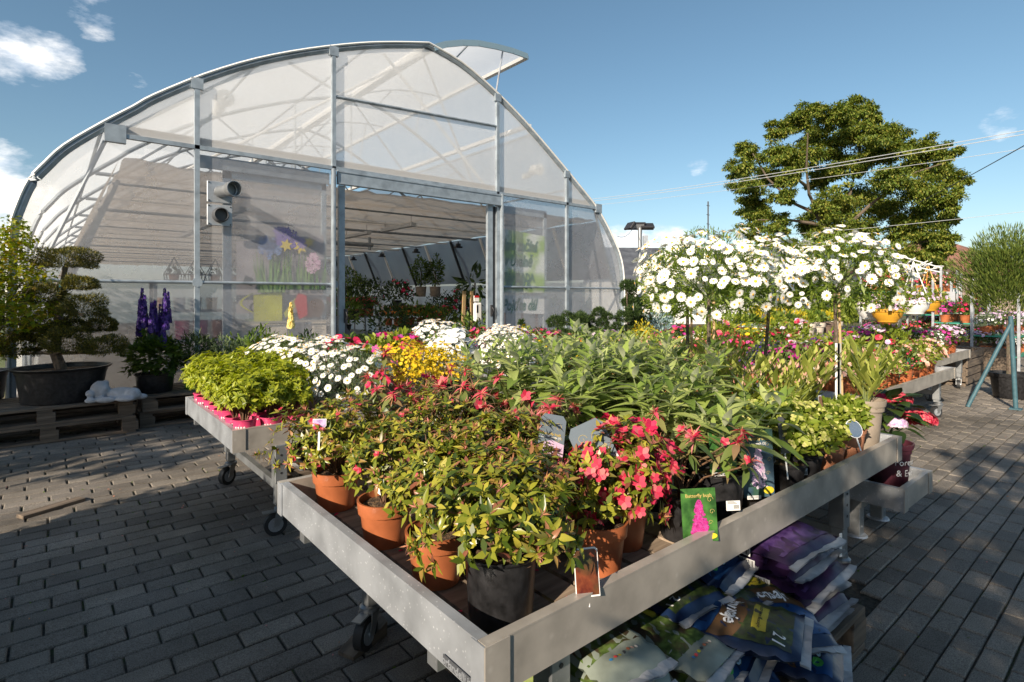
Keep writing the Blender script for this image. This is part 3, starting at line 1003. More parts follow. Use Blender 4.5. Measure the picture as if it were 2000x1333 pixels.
# lamps hung in a row
for i, (u, v) in enumerate([(5.0, 2.3), (4.95, 4.0), (4.9, 5.8), (4.85, 7.6), (4.8, 9.4), (2.2, 2.4), (2.2, 4.2), (2.2, 6)]):
    t = thing('tube_lamp', 'unlit tube lamp on a chain under the shade cloth, number %d from the doorway' % (i + 1), 'lamp', (u, GV + v, 2.5), 'tube lamps under the greenhouse ceiling')
    t['label'] = ['unlit tube lamp nearest the right door jamb', 'tube lamp second behind the doorway', 'tube lamp third behind the doorway', 'tube lamp fourth behind the doorway', 'tube lamp deepest in the greenhouse seen through the doorway',
                  'tube lamp over the pot shelves near the end wall', 'tube lamp over the pot shelves in the middle', 'tube lamp over the pot shelves farther back'][i]
    b = MB(); b.box(-.05, .05, -.6, .6, -.04, .02); b.build('lamp_housing', M['grey'], t)
    b = MB(); b.tube([(0, -.5, .02), (0, -.5, .16)], .004, 4); b.tube([(0, .5, .02), (0, .5, .16)], .004, 4); b.build('hanger', M['bolt'], t)
for i in range(7):
    v = 2.6 + i * 2.1
    t = thing('speaker_lamp', ['small dark spotlight on the right side strut nearest the door', 'second small dark spotlight along the right struts', 'third small dark spotlight along the right struts', 'fourth small dark spotlight along the right struts', 'fifth small dark spotlight along the right struts',
                               'sixth small dark spotlight along the right struts', 'seventh small dark spotlight deep along the right struts'][i], 'spotlight', (8.0, GV + v, 2.5), 'spotlights along the right struts')
    b = MB(); b.tube([(0, 0, .1), (0, 0, -.02)], .012, 6); b.box(-.09, .09, -.06, .06, -.06, -.02); b.box(-.05, .05, -.04, .04, -.02, .05); b.build('lamp_head', M['bolt'], t)
# inside floor
g = MB(); g.add([(-.3, 7.02, -.006), (8.7, 7.02, -.006), (8.7, 31, -.006), (-.3, 31, -.006)], [[0, 1, 2, 3]])
tag(g.build('floor', solid('concrete_floor', (.2, .19, .18), .8, 0, .2, 3)), kind='structure')
panel_between(-.27, 8.70, .0, None).build('rear_wall', M['sheet'], gh, (0, GL, 0))
# flue plate with two pipes
b = MB(); b.box(1.36, 1.62, -.075, -.055, 2.26, 2.50, 0, .006); b.build('flue_plate', M['galv'], gh)
b = MB(); b.box(1.36, 1.62, -.075, -.055, 2.00, 2.24, 0, .006); b.build('flue_plate', M['galv'], gh)
b = MB(); b.lathe([(.065, 0), (.065, .24), (.085, .25), (.085, .33), (.078, .33), (.07, .2), (.0, .2)], (0, 0, 0), 20); b.build('flue_pipe', M['steel'], gh, (1.49, -.07, 2.385), (R(90), 0, R(14)))
b = MB(); b.lathe([(.085, 0), (.085, .06), (.07, .09), (.07, .02), (0, .02)], (0, 0, 0), 20); b.build('flue_pipe', M['darkgrey'], gh, (1.49, -.07, 2.12), (R(90), 0, 0))
for (u, z) in [(1.38, 2.02), (1.6, 2.02), (1.38, 2.22), (1.6, 2.22), (1.38, 2.28), (1.6, 2.28), (1.38, 2.48), (1.6, 2.48)]:
    b = MB(); b.lathe([(.008, 0), (.008, .006), (0, .007)], (0, 0, 0), 8); b.build('bolt', M['bolt'], gh, (u, -.076, z), (R(90), 0, 0))


# ---- prints on the doors (flat posters behind the film)
def poly_print(name, pts, mat, parent, y, hole=None):
    m = MB(); m.add([(p[0], y, p[1]) for p in pts], [list(range(len(pts)))]); return m.build(name, mat, parent)


def pu(x, y):
    q = atv(x, y, GV + .09); return (q.x, q.z)


SP = [0]
def sy():
    SP[0] += .0006; return .085 - SP[0]


poster = thing('door_poster', 'faded door poster of spring bulbs in a yellow watering can', 'poster', (0, GV, 0))
c_bg = col('poster_ground', (.30, .28, .30), .8, var=.25, scale=3)
poly_print('backing', [(1.70, 1.0), (2.74, 1.0), (2.74, 2.0), (1.70, 1.85)], c_bg, poster, .088)
pg = col('poster_green', (.10, .22, .07), .8, var=.3, scale=8); pg2 = col('poster_green_light', (.20, .32, .10), .8, var=.3, scale=8)
m = MB(); r_ = random.Random(3)
for k in range(34):
    x0 = r_.uniform(502, 552); x1 = x0 + r_.uniform(-14, 14) + (x0 - 527) * .35; y1 = r_.uniform(478, 520)
    a, b_, c_ = pu(x0, 572), pu(x1, y1), pu(x0 + 5, 572); m.add([(a[0], sy(), a[1]), (c_[0], .085 - SP[0], c_[1]), (b_[0], .085 - SP[0], b_[1])], [[0, 1, 2]], r_.randint(0, 1))
for k in range(26):
    x0 = r_.uniform(556, 632); x1 = x0 + r_.uniform(-10, 12); y1 = r_.uniform(478, 530)
    a, b_, c_ = pu(x0, 566), pu(x1, y1), pu(x0 + 5, 566); m.add([(a[0], sy(), a[1]), (c_[0], .085 - SP[0], c_[1]), (b_[0], .085 - SP[0], b_[1])], [[0, 1, 2]], r_.randint(0, 1))
m.build('printed_leaves', [pg, pg2], poster)


def blob(cx, cy, rx, ry, n=14, jag=0., ph=0.):
    return [pu(cx + rx * (1 + jag * (-1) ** i) * math.cos(2 * math.pi * i / n + ph), cy - ry * (1 + jag * (-1) ** i) * math.sin(2 * math.pi * i / n + ph)) for i in range(n)]


can = col('poster_yellow', (.42, .42, .07), .8, var=.22, scale=4)
poly_print('printed_can', [pu(493, 576), pu(549, 572), pu(549, 629), pu(494, 629)], can, poster, sy())
hn = []
for i in range(15):
    t = i / 14 * math.pi; hn.append((490 - 24 * math.sin(t), 573 + 38 * i / 14, ))
yy_ = sy()
m = MB()
for a, b_ in zip(hn[:-1], hn[1:]):
    p0, p1 = pu(*a), pu(*b_); p2, p3 = pu(b_[0] + 5, b_[1]), pu(a[0] + 5, a[1])
    m.add([(p0[0], yy_, p0[1]), (p1[0], yy_, p1[1]), (p2[0], yy_, p2[1]), (p3[0], yy_, p3[1])], [[0, 1, 2, 3]])
m.build('printed_handle', can, poster)
poly_print('printed_spout', [pu(552, 612), pu(574, 582), pu(580, 592), pu(556, 622)], can, poster, sy())
pb = col('poster_blue', (.10, .16, .36), .8, var=.3, scale=30); pv = col('poster_violet', (.09, .05, .25), .8, var=.3, scale=20)
pyl = col('poster_daffodil', (.62, .48, .08), .8); ppk = col('poster_pink', (.52, .32, .44), .8, var=.25, scale=40)


def printed_cluster(name, cx, cy, rx, ry, n, mats_, size, taper=0.):
    r2 = np.random.default_rng(int(cx * 7 + cy)); V_, F_, n0 = [], [], 0
    q = NP(); y_ = sy()
    for mi in range(len(mats_)):
        k = n // len(mats_); a = r2.uniform(0, 6.28, k); r = np.sqrt(r2.random(k)); P = []
        for j in range(k):
            dy = r[j] * math.sin(a[j]); dx = r[j] * math.cos(a[j]) * (1 - taper * max(0, -dy)); c_ = pu(cx + rx * dx, cy + ry * dy); P.append((c_[0], y_ - .001 - .00001 * j - .0003 * mi, c_[1]))
        q.add(scatter(FLAT4, np.array(P), np.tile([0, -1., 0], (k, 1)) + .02 * unit(k), unit(k) * np.array([1, .01, 1]), r2.uniform(.6, 1.2, k) * size), mi)
    q.build(name, mats_, poster, kind='stuff')


_v, _f = [], []
for _k in range(5):
    _t = 2 * math.pi * _k / 5; _c, _s = math.cos(_t), math.sin(_t); _a = len(_v)
    for (_r, _o) in ((.05, 0), (.6, -.32), (1, 0), (.6, .32)): _v.append((_c * _r - _s * _o, 0, _s * _r + _c * _o))
    _f.append((_a, _a + 1, _a + 2, _a + 3))
FLAT4 = (np.array(_v), np.array(_f))
pb2 = col('poster_blue_pale', (.22, .30, .52), .8); pv2 = col('poster_violet_pale', (.20, .14, .42), .8); ppk2 = col('poster_pink_pale', (.66, .48, .58), .8)
for (cx, cy, rx, ry) in [(508, 482, 6, 19), (518, 475, 6, 14), (524, 490, 7, 18), (532, 480, 7, 16), (541, 486, 6, 14)]:
    printed_cluster('printed_hyacinth', cx, cy, rx, ry, 90, [pb, pb2], .012, .6)
for (cx, cy, rx, ry, j) in [(552, 455, 17, 10, .3), (545, 470, 9, 8, .3), (566, 462, 9, 8, .3), (578, 478, 10, 7, .3), (590, 475, 8, 7, .3)]:
    printed_cluster('printed_iris', cx, cy, rx, ry, 12, [pv, pv2], .045)
for (cx, cy, r__) in [(556, 480, 10), (584, 483, 11), (601, 474, 8)]:
    poly_print('printed_daffodil', blob(cx, cy, r__, r__, 12, .35, .3), pyl, poster, sy())
printed_cluster('printed_blossom', 608, 515, 15, 20, 150, [ppk, ppk2], .018, .3)
poly_print('printed_trowel', [pu(572, 590), pu(580, 572), pu(596, 578), pu(598, 615), pu(582, 624)], col('poster_red', (.45, .03, .04), .8), poster, sy())
poly_print('printed_basket', blob(615, 600, 16, 17, 18), col('poster_brown', (.10, .06, .045), .8, var=.4, scale=30), poster, sy())
poly_print('printed_slate', [pu(472, 552), pu(477, 538), pu(493, 546), pu(489, 560)], col('poster_slate', (.03, .04, .05), .8), poster, sy())
poly_print('printed_shelf', [pu(468, 629), pu(640, 624), pu(640, 628), pu(468, 633)], col('poster_shelf', (.30, .28, .25), .8), poster, sy())
nb = thing('door_notice', 'pale notice with three lines of print on the left door', 'notice', (0, GV, 0))
poly_print('sheet', [pu(471, 634), pu(517, 632), pu(517, 662), pu(471, 664)], M['cream'], nb, .07)
for i, tx in enumerate(['POUZIVANI SCHODU', 'ZAKAZ VSTUPU S PSY', 'DEKUJEME']):
    q_ = atv(494, 641 + 5 * i, GV + .06); text('printed_line', tx, .035, M['darkgrey'], nb, (q_.x, .062, q_.z), (R(90), 0, 0), bold=.01)
nb = thing('door_notice', 'blank pale sheet beside the lettered notice', 'notice', (0, GV, 0))
poly_print('sheet', [pu(519, 632), pu(560, 630), pu(560, 660), pu(519, 662)], M['cream'], nb, .07)
nb = thing('door_notice', 'narrow pale notice of small print by the door edge', 'notice', (0, GV, 0))
poly_print('sheet', [pu(608, 628), pu(636, 627), pu(636, 667), pu(608, 668)], M['cream'], nb, .07)
for i in range(8):
    a = pu(612, 634 + 3.6 * i); c_ = pu(632 - (i % 3) * 3, 634 + 3.6 * i)
    m = MB(); m.add([(a[0], .066, a[1]), (c_[0], .066, c_[1]), (c_[0], .066, c_[1] + .006), (a[0], .066, a[1] + .006)], [[0, 1, 2, 3]]); m.build('printed_line', M['darkgrey'], nb)
# right banner
ban = thing('door_banner', 'pale green banner reading Jaro zacina v Uvalne, ZAHRADA FLORA', 'banner', (0, GV, 0))
ban['label'] = 'pale green banner with script lettering and ZAHRADA FLORA'
m, n, l, bb = newmat('banner_print')
tcx = n.new('ShaderNodeTexCoord'); nn = n.new('ShaderNodeTexNoise'); nn.inputs['Scale'].default_value = 2.2; nn.inputs['Detail'].default_value = 2
l.new(tcx.outputs['Object'], nn.inputs[0]); rr = n.new('ShaderNodeValToRGB')
rr.color_ramp.elements[0].position = .42; rr.color_ramp.elements[0].color = (.28, .44, .08, 1)
rr.color_ramp.elements[1].position = .56; rr.color_ramp.elements[1].color = (.66, .70, .68, 1)
l.new(nn.outputs[0], rr.inputs[0]); l.new(rr.outputs[0], bb.inputs[0]); bb.inputs['Roughness'].default_value = .8
poly_print('banner_sheet', [pu(975, 572), pu(1063, 572), pu(1063, 462), pu(975, 446)], m, ban, .085)
poly_print('banner_foot', [pu(975, 611), pu(1063, 614), pu(1063, 578), pu(975, 577)], col('banner_white', (.62, .64, .65), .8), ban, .085)
lg = col('letter_green', (.008, .11, .065), .7)


def gtext(s, x, y, size, **k):
    q_ = atv(x, y, GV + .08); return text('lettering', s, size, lg, ban, (q_.x, .078, q_.z), (R(90), 0, 0), **k)


gtext('Jaro začíná', 1016, 481, .27, shear=.35, bold=.024, sx=.62)
gtext('v Úvalně', 1012, 511, .27, shear=.35, bold=.024, sx=.62)
gtext('ZAHRADA', 1014, 543, .20, bold=.035, sx=.72)
gtext('FLORA', 1014, 557, .19, bold=.035, sx=.93)
gtext('Pojďte dál', 1015, 597, .27, shear=.35, bold=.024, sx=.66)

# ------------------------------------------------------------------ display benches
def castor(parent, x, y, yaw=0.):
    c = thing('castor', None, None, (x, y, 0)); c.parent = parent; c.rotation_euler = (0, 0, yaw)
    for k in ('label', 'category'):
        if k in c: del c[k]
    b = MB(); b.tube([(0, -.016, .055), (0, .016, .055)], .055, 20); b.build('tyre', M['rubber'], c)
    b = MB(); b.tube([(0, -.018, .055), (0, .018, .055)], .036, 16); b.tube([(0, -.026, .055), (0, .026, .055)], .01, 8); b.build('rim', M['galv'], c)
    b = MB()
    for s in (-1, 1):
        b.add([(-.012, s * .024, .05), (.014, s * .024, .05), (.045, s * .024, .118), (.0, s * .024, .125), (-.012, s * .028, .05), (.014, s * .028, .05), (.045, s * .028, .118), (.0, s * .028, .125)],
              [[0, 1, 2, 3], [7, 6, 5, 4], [0, 4, 5, 1], [1, 5, 6, 2], [2, 6, 7, 3], [3, 7, 4, 0]])
    b.box(.0, .05, -.028, .028, .117, .124); b.lathe([(.0, .124), (.036, .124), (.036, .135), (.026, .142), (.026, .16), (0, .16)], (.03, 0, 0), 14)
    b.box(-.06, -.0, -.018, .018, .118, .123); b.build('fork', M['steel'], c)
    return c


def bench(label, x0, x1, y0, y1, zt, legs, rim=.106, castors=True, wheels=True, rimmat=('alu', 'galv'), group='display benches', slats=True):
    cx, cy = x0, y0
    t = thing('display_bench', label, 'bench', (x0, y0, 0), group)
    W, Dp = x1 - x0, y1 - y0
    zb = zt - rim
    th = .004
    # four rim panels with folded top lip
    def rimpart(a, c, nrm, mat):
        a, c = Vector((*a, 0)), Vector((*c, 0)); nrm = Vector((*nrm, 0))
        b = MB()
        o = nrm * 0; i1 = -nrm * th; lip = -nrm * .024
        def quadbox(p, q, o0, o1, z0, z1):
            b.add([p + o0 + Vector((0, 0, z0)), q + o0 + Vector((0, 0, z0)), q + o1 + Vector((0, 0, z0)), p + o1 + Vector((0, 0, z0)),
                   p + o0 + Vector((0, 0, z1)), q + o0 + Vector((0, 0, z1)), q + o1 + Vector((0, 0, z1)), p + o1 + Vector((0, 0, z1))],
                  [[0, 3, 2, 1], [4, 5, 6, 7], [0, 1, 5, 4], [1, 2, 6, 5], [2, 3, 7, 6], [3, 0, 4, 7]])
        quadbox(a, c, o, i1, zb, zt - .004)
        quadbox(a, c, nrm * .001, lip, zt - .004, zt)
        quadbox(a, c, i1, lip, zb, zb + .004)
        quadbox(a, c, lip + nrm * .004, lip, zb + .004, zt - .004)
        return b.build('rim', M[mat], t)
    e = .0
    rimpart((.0, .0), (W, .0), (0, -1), rimmat[0]); rimpart((0, Dp), (W, Dp), (0, 1), rimmat[0])
    rimpart((.0, .025), (.0, Dp - .025), (-1, 0), rimmat[1]); rimpart((W, .025), (W, Dp - .025), (1, 0), rimmat[1])
    for (x, y) in [(0, 0), (W, 0), (0, Dp), (W, Dp)]:
        sx = 1 if x == 0 else -1; sy_ = 1 if y == 0 else -1
        b = MB()
        b.box(min(x - .004 * sx, x + .055 * sx), max(x - .004 * sx, x + .055 * sx), min(y - .0045 * sy_, y - .0015 * sy_), max(y - .0045 * sy_, y - .0015 * sy_), zb - .004, zt - .001)
        b.build('corner_plate', M[rimmat[0]], t)
        b = MB()
        b.box(min(x - .0045 * sx, x - .0015 * sx), max(x - .0045 * sx, x - .0015 * sx), min(y - .001 * sy_, y + .04 * sy_), max(y - .001 * sy_, y + .04 * sy_), zb - .004, zt - .001)
        b.build('corner_plate', M[rimmat[1]], t)
    if slats:
        n = max(2, int(Dp / .095)); sw = (Dp - .03) / n
        nl = max(3, int(W / .098)); 
        for i in range(nl):
            xa = .02 + (W - .04) / nl * i
            b = MB(); b.box(0, (W - .04) / nl - .012, .012, Dp - .012, -.012, 0, 0); o = b.build('slat', M['slatw'], t, (xa, 0, zb + .02 + rnd.uniform(-.002, .002)))
    b = MB(); b.box(.01, W - .01, .18, .22, zb - .04, zb + .006); b.box(.01, W - .01, Dp - .22, Dp - .18, zb - .04, zb + .006); b.build('frame', M['steel'], t)
    for (lx, ly) in legs:
        base = .15 if castors else .02
        b = MB(); b.box(lx - .024, lx + .024, ly - .024, ly + .024, base, zb - .0, 0, .003)
        b.build('leg', M['steel'], t)
        b = MB(); b.box(lx - .03, lx + .03, ly - .03, ly + .03, zb - .19, zb - .0, 0, .003); lg_ = b.build('leg_sleeve', M['steel'], t)
        b = MB()
        for k in range(3): b.tube([(lx - .0, ly - .0315, zb - .05 - .045 * k), (lx, ly - .0302, zb - .05 - .045 * k)], .006, 8)
        if not castors:
            b.lathe([(0, 0), (.055, 0), (.05, .008), (.012, .014), (.012, .03)], (lx, ly, 0), 18)
        b.build('leg_fitting', M['bolt'] if castors else M['galv'], t)['kind'] = 'stuff'
        if castors: castor(t, lx - .02, ly, rnd.uniform(-.6, .6))
    if len(legs) >= 4:
        for (i, j) in ((0, 1), (2, 3)):
            b = MB(); p, q_ = legs[i], legs[j]; b.beam((p[0], p[1], .24), (q_[0], q_[1], .24), .03, .04); b.build('cross_rail', M['steel'], t)
    return t


B1 = (.615, 3.006, .811, 1.997)
b1 = bench('large nearest aluminium bench on castors crowded with azaleas and butterfly bushes', *B1, .56, [(.235, .07), (.235, .96), (1.86, .07), (1.86, .96)])
st = thing('maker_sticker', None, None); [st.pop(k) for k in ('label', 'category') if k in st]; st.parent = b1
pt = atv(962, 1296, .811)
b = MB(); b.box(-.001, -.0005, .04, .135, .462, .482); b.build('sticker', M['darkgrey'], st, (-.004, 0, 0))
text('lettering', 'orlandelli.it', .022, M['galv'], st, (-.0056, .0875, .471), (R(90), 0, R(-90)), bold=.01)
B2 = (.68, 3.07, 2.894, 4.067)
b2 = bench('aluminium bench on castors holding pink pots and white daisies', *B2, .56, [(.22, .02), (.22, 1.0), (1.95, .02), (1.95, 1.0)])
b3 = bench('small low aluminium bench on disc feet with one hydrangea pot', 3.075, 3.53, .817, 1.75, .296, [(.05, .22), (.38, .22), (.05, .75), (.38, .75)], castors=False, slats=True)
b4 = bench('far aluminium bench of pale daisies with lit end by the path', 4.6, 7.2, 1.46, 2.6, .47, [(.3, .07), (.3, 1.0), (2.2, .07), (2.2, 1.0)])
b5 = bench('farthest aluminium bench of petunias at the end of the path', 7.55, 9.4, 1.75, 2.9, .50, [(.25, .07), (.25, .95), (1.6, .07), (1.6, .95)])
b6 = bench('aluminium bench of mixed flowers in the middle distance', 3.6, 5.4, 3.0, 4.1, .50, [(.25, .07), (.25, .95), (1.5, .07), (1.5, .95)])
b7 = bench('aluminium bench of flowers behind the daisy standards', 5.6, 7.6, 3.0, 4.1, .52, [(.25, .07), (.25, .95), (1.6, .07), (1.6, .95)])
b8 = bench('low bench carrying the row of cream pots', 7.5, 11.5, 3.9, 4.5, .56, [(.25, .07), (.25, .5), (3.4, .07), (3.4, .5)], castors=False)
b9 = bench('aluminium bench behind the daisy bench by the doorway', 3.3, 5.2, 4.6, 5.6, .50, [(.25, .07), (.25, .9), (1.6, .07), (1.6, .9)])


# ------------------------------------------------------------------ pallets
def pallet(name, label, x, y, z=0, lx=1.2, ly=.8, rz=0., front_boards=True, group='pallets'):
    t = thing(name, label, 'pallet', (x, y, z), group, rz)
    for i in range(7):
        yy = i * (ly - .09) / 6
        b = MB(); b.box(0, lx, 0, .09 if i % 3 == 0 else .078, .122, .144, 0, .002); b.build('plank', M['pallet'], t, (0, yy, rnd.uniform(-.002, .001)))
    for i in range(3):
        xx = i * (lx - .1) / 2
        b = MB(); b.box(xx, xx + .1, 0, ly, .1, .1215); b.build('cross_plank', M['pallet'], t)
        for j in range(3):
            yy = j * (ly - .12) / 2
            b = MB(); b.box(xx - .001, xx + .12, yy + .002, yy + .118, .022, .0995, 0, .003); b.build('block', M['pallet'], t)
    for j in range(3):
        yy = j * (ly - .1) / 2
        b = MB(); b.box(0, lx, yy, yy + .1, 0, .0215, 0, .002); b.build('bottom_plank', M['pallet'], t)
    return t


pallet('pallet', 'upper pallet under the big black tub, left stack', -.62, 5.95, .144)
pallet('pallet', 'lower pallet of the left stack under the black tub', -.60, 5.93, 0)
pallet('pallet', 'upper pallet left of the black tub stack, at the frame edge', -1.84, 6.0, .144)
pallet('pallet', 'lower pallet left of the black tub stack, on the paving', -1.82, 6.0, 0)
pallet('pallet', 'upper pallet under the blue delphiniums', .66, 6.02, .144, 1.2, .8)
pallet('pallet', 'lower pallet under the blue delphiniums, on the paving', .64, 6.04, 0, 1.2, .8)
pallet('pallet', 'pallet with soil bags under the bench of pink pots', 1.15, 2.96, 0, 1.2, .9)
p1_ = pallet('pallet', 'pallet under the heap of soil bags below the near bench', .98, .68, 0, 1.16, .9)
p3_ = pallet('pallet', 'loose pallet behind the soil bags below the near bench', 1.5, 1.62, 0, .8, .4)

b = MB(); b.box(0, .30, 0, .07, 0, .02, 0, .002)
o = b.build('plank', M['pallet'], None, atz(45, 1016, 0), (0, 0, R(25))); tag(o, 'grey weathered plank lying on the paving at the left edge', 'plank')
b = MB(); b.add([(0, 0, 0), (.16, .0, 0), (.2, .09, 0), (.0, .07, 0), (0, 0, .012), (.16, .0, .05), (.2, .09, .05), (.0, .07, .012)], [[0, 3, 2, 1], [4, 5, 6, 7], [0, 1, 5, 4], [1, 2, 6, 5], [2, 3, 7, 6], [3, 0, 4, 7]])
o = b.build('wooden_wedge', M['pallet'], None, atz(690, 1292, 0), (0, 0, R(20))); tag(o, 'brown wooden wedge under the castor of the near bench', 'wedge')


# ------------------------------------------------------------------ soil bags
def bag(label, loc, rz, L_=.40, W_=.27, H_=.085, kind='bonsai', group=None, tilt=(0, 0), seed=0, cat='bag'):
    rr = random.Random(seed)
    t = thing('soil_bag', label, cat, loc, group, rz); t.rotation_euler = (tilt[0], tilt[1], rz)
    nx, ny = 15, 19
    ph = [rr.uniform(0, 6) for _ in range(6)]

    def h(x, y):
        a = max(0, 1 - (2 * x / W_) ** 2); c = max(0, 1 - (2 * y / L_) ** 2)
        base = (a ** .42) * (c ** .38)
        return base

    def surf(x, y, up=1):
        k = h(x, y)
        wr = .0025 * math.sin(x * 90 + ph[0] + y * 20) + .003 * math.sin(y * 60 + ph[1] - x * 30) + .0015 * math.sin(x * 170 + y * 130 + ph[2])
        edge = (1 - k) * .006 * math.sin(y * 120 + ph[3])
        return (x, y, H_ / 2 + up * (H_ / 2 * k + (wr * k if up > 0 else 0)) + edge)
    pal = {'bonsai': ('bag_navy', (.008, .02, .06)), 'hort': ('bag_plum', (.028, .012, .045)), 'white': ('bag_white', (.20, .23, .20)), 'yellow': ('bag_black', (.02, .02, .022)), 'green': ('bag_lime', (.26, .36, .10))}[kind]
    base = col(pal[0], pal[1], .32, var=.25, scale=14, bump=.2)
    V, F = [], []
    for up in (1, -1):
        for j in range(ny):
            for i in range(nx):
                V.append(surf(-W_ / 2 + W_ * i / (nx - 1), -L_ / 2 + L_ * j / (ny - 1), up))
        o_ = 0 if up > 0 else nx * ny
        for j in range(ny - 1):
            for i in range(nx - 1):
                a = o_ + j * nx + i
                F.append([a, a + 1, a + nx + 1, a + nx] if up > 0 else [a, a + nx, a + nx + 1, a + 1])
    b = MB(); b.add(V, F, 0, True); b.build('sack', base, t)
    # sealed ends, crimped
    for s in (-1, 1):
        b = MB(); vs = []
        for i in range(13):
            x = -W_ / 2 * 1.0 + W_ * i / 12; y0 = s * (L_ / 2 - .003); y1 = s * (L_ / 2 + .020)
            zz = H_ / 2 + .0016 * math.sin(i * 1.9 + ph[4]); vs += [(x, y0, zz), (x + .002 * math.sin(i), y1, zz + .007 * math.sin(i * .5 + ph[5]) + .0012 * math.sin(i * 2.7))]
        b.add(vs, [[2 * i, 2 * i + 2, 2 * i + 3, 2 * i + 1] for i in range(12)], 0, False)
        b.add([(p[0], p[1], p[2] - .005) for p in vs], [[2 * i, 2 * i + 1, 2 * i + 3, 2 * i + 2] for i in range(12)], 0, False)
        b.build('sealed_end', col('bag_seam', (.38, .39, .41), .5, var=.12, scale=40), t)

    def patch(name, x0, x1, y0, y1, mat, off=.0015, n=8, shape=None):
        b = MB(); vs, fs = [], []
        for j in range(n + 1):
            for i in range(n + 1):
                x = x0 + (x1 - x0) * i / n; y = y0 + (y1 - y0) * j / n
                if shape: y = shape(x, y, j / n)
                p = surf(x, y); vs.append((p[0], p[1], p[2] + off))
        for j in range(n):
            for i in range(n):
                a = j * (n + 1) + i; fs.append([a, a + 1, a + n + 2, a + n + 1])
        b.add(vs, fs, 0, True); return b.build(name, mat, t)
    def lt(s, size, x, y, mat, bold=0., sxx=1., off=.003, rot=0., name='lettering'):
        ca, sa = math.cos(rot), math.sin(rot)
        def cv(a, c_):
            a *= sxx; xx = x + ca * a - sa * c_; yy2 = y + sa * a + ca * c_
            p = surf(max(-W_ / 2 * .97, min(W_ / 2 * .97, xx)), max(-L_ / 2 * .97, min(L_ / 2 * .97, yy2))); return (p[0], p[1], p[2] + off)
        return text(name, s, size, mat, t, bold=bold, curve=cv, extrude=.0002)
    Wt = col('print_white', (.72, .72, .72), .5)
    if kind == 'bonsai':
        pg_ = two_noise('bag_forest', (.01, .022, .008), (.05, .075, .02), (.03, .035, .03), 60, 18, .35, .1, .002) if 'bag_forest' not in MATS else MATS['bag_forest']
        patch('printed_forest', -W_ * .44, W_ * .44, .0, L_ * .44, pg_, .0012)
        patch('printed_band', -W_ * .45, W_ * .45, -.06, .005, col('print_brown', (.10, .055, .025), .4), .0018, shape=lambda x, y, k: y + .03 * (1 - (2 * x / W_) ** 2))
        patch('printed_sky', -W_ * .43, W_ * .43, -L_ * .42, -.062, col('print_blue', (.012, .05, .15), .35, var=.4, scale=12), .0015, shape=lambda x, y, k: y + .03 * (1 - (2 * x / W_) ** 2) * k)
        patch('printed_strip', -W_ * .28, W_ * .28, .05, .085, col('print_yellow', (.42, .34, .03), .4), .0022)
        lt('substrát pro bonsaje', .013, 0, .068, M['black'], off=.0035)
        lt('Bonsaje', .052, 0, .0, Wt, bold=.02, sxx=.80)
        lt('agro', .05, .0, -.095, M['black'], bold=.05, off=.003); lt('agro', .05, .0, -.095, col('print_cyan', (.35, .55, .7), .4), bold=.012, off=.0042)
        b = MB(); p = surf(-.05, -.095); lt('●' if False else 'o', .05, -.062, -.1, col('print_green', (.08, .4, .08), .4), bold=.06, off=.0035, name='printed_dot')
        lt('2 l', .04, W_ * .32, .115, Wt, bold=.01)
    elif kind == 'hort':
        pm = two_noise('bag_petals', (.035, .015, .08), (.085, .045, .15), (.03, .015, .04), 45, 14, .35, .1, .002) if 'bag_petals' not in MATS else MATS['bag_petals']
        patch('printed_petals', -W_ * .44, W_ * .44, -L_ * .44, L_ * .2, pm, .0014)
        lt('Hortenzie', .05, 0, .10, Wt, bold=.02, sxx=.9)
        lt('20 l', .045, 0, .155, Wt, bold=.02)
        # side lettering and bar code on the long edge
        s_ = MB(); yy0 = -.0
        sx_ = -W_ / 2 - .004
        b = MB(); b.box(sx_ - .001, sx_, -.11, -.045, H_ * .22, H_ * .8); bp_ = b.build('bar_code_label', Wt, t)
        b = MB()
        for k in range(12): b.box(sx_ - .0018, sx_ - .0011, -.105 + k * .0046, -.105 + k * .0046 + rr.choice((.0012, .0024)), H_ * .3, H_ * .76)
        o_ = b.build('printed_bars', M['black'], bp_); o_['kind'] = 'stuff'
        text('lettering', 'Hortenzie 20 l', .03, Wt, t, (sx_ - .002, .06, H_ / 2), (R(90), 0, R(-90)), bold=.02)
    elif kind == 'white':
        pg_ = MATS.get('bag_hedge') or two_noise('bag_hedge', (.03, .06, .012), (.12, .18, .045), (.06, .04, .025), 50, 20, .35, .1, .002)
        patch('printed_hedge', -W_ * .46, W_ * .46, -L_ * .3, L_ * .44, pg_, .0012, shape=None)
        for k, cc in enumerate([(.02, .2, .5), (.6, .05, .05), (.6, .5, .02), (.05, .05, .05), (.3, .1, .05), (.7, .4, .3), (.7, .6, .5)]):
            m = MB(); cx_ = -.045 + k * .014; vs = []
            for q_ in range(8):
                p = surf(cx_ + .0045 * math.cos(q_ * math.pi / 4), -L_ * .36 + .0045 * math.sin(q_ * math.pi / 4)); vs.append((p[0], p[1], p[2] + .002))
            m.add(vs, [list(range(8))]); m.build('printed_dot', col('dot%d' % k, cc, .5), t)
        patch('printed_strip', W_ * .1, W_ * .36, L_ * .05, L_ * .2, col('print_yellow', (.42, .34, .03), .4), .0022)
    elif kind == 'yellow':
        patch('printed_panel', -W_ * .3, W_ * .34, -L_ * .1, L_ * .3, col('print_lilac', (.16, .15, .36), .4), .0015)
        patch('printed_label', -W_ * .3, W_ * .1, -L_ * .36, -L_ * .16, col('print_salmon', (.5, .22, .14), .4), .0015)
        lt('BIO', .04, .05, -L_ * .28, col('print_amber', (.55, .33, .02), .4), bold=.02)
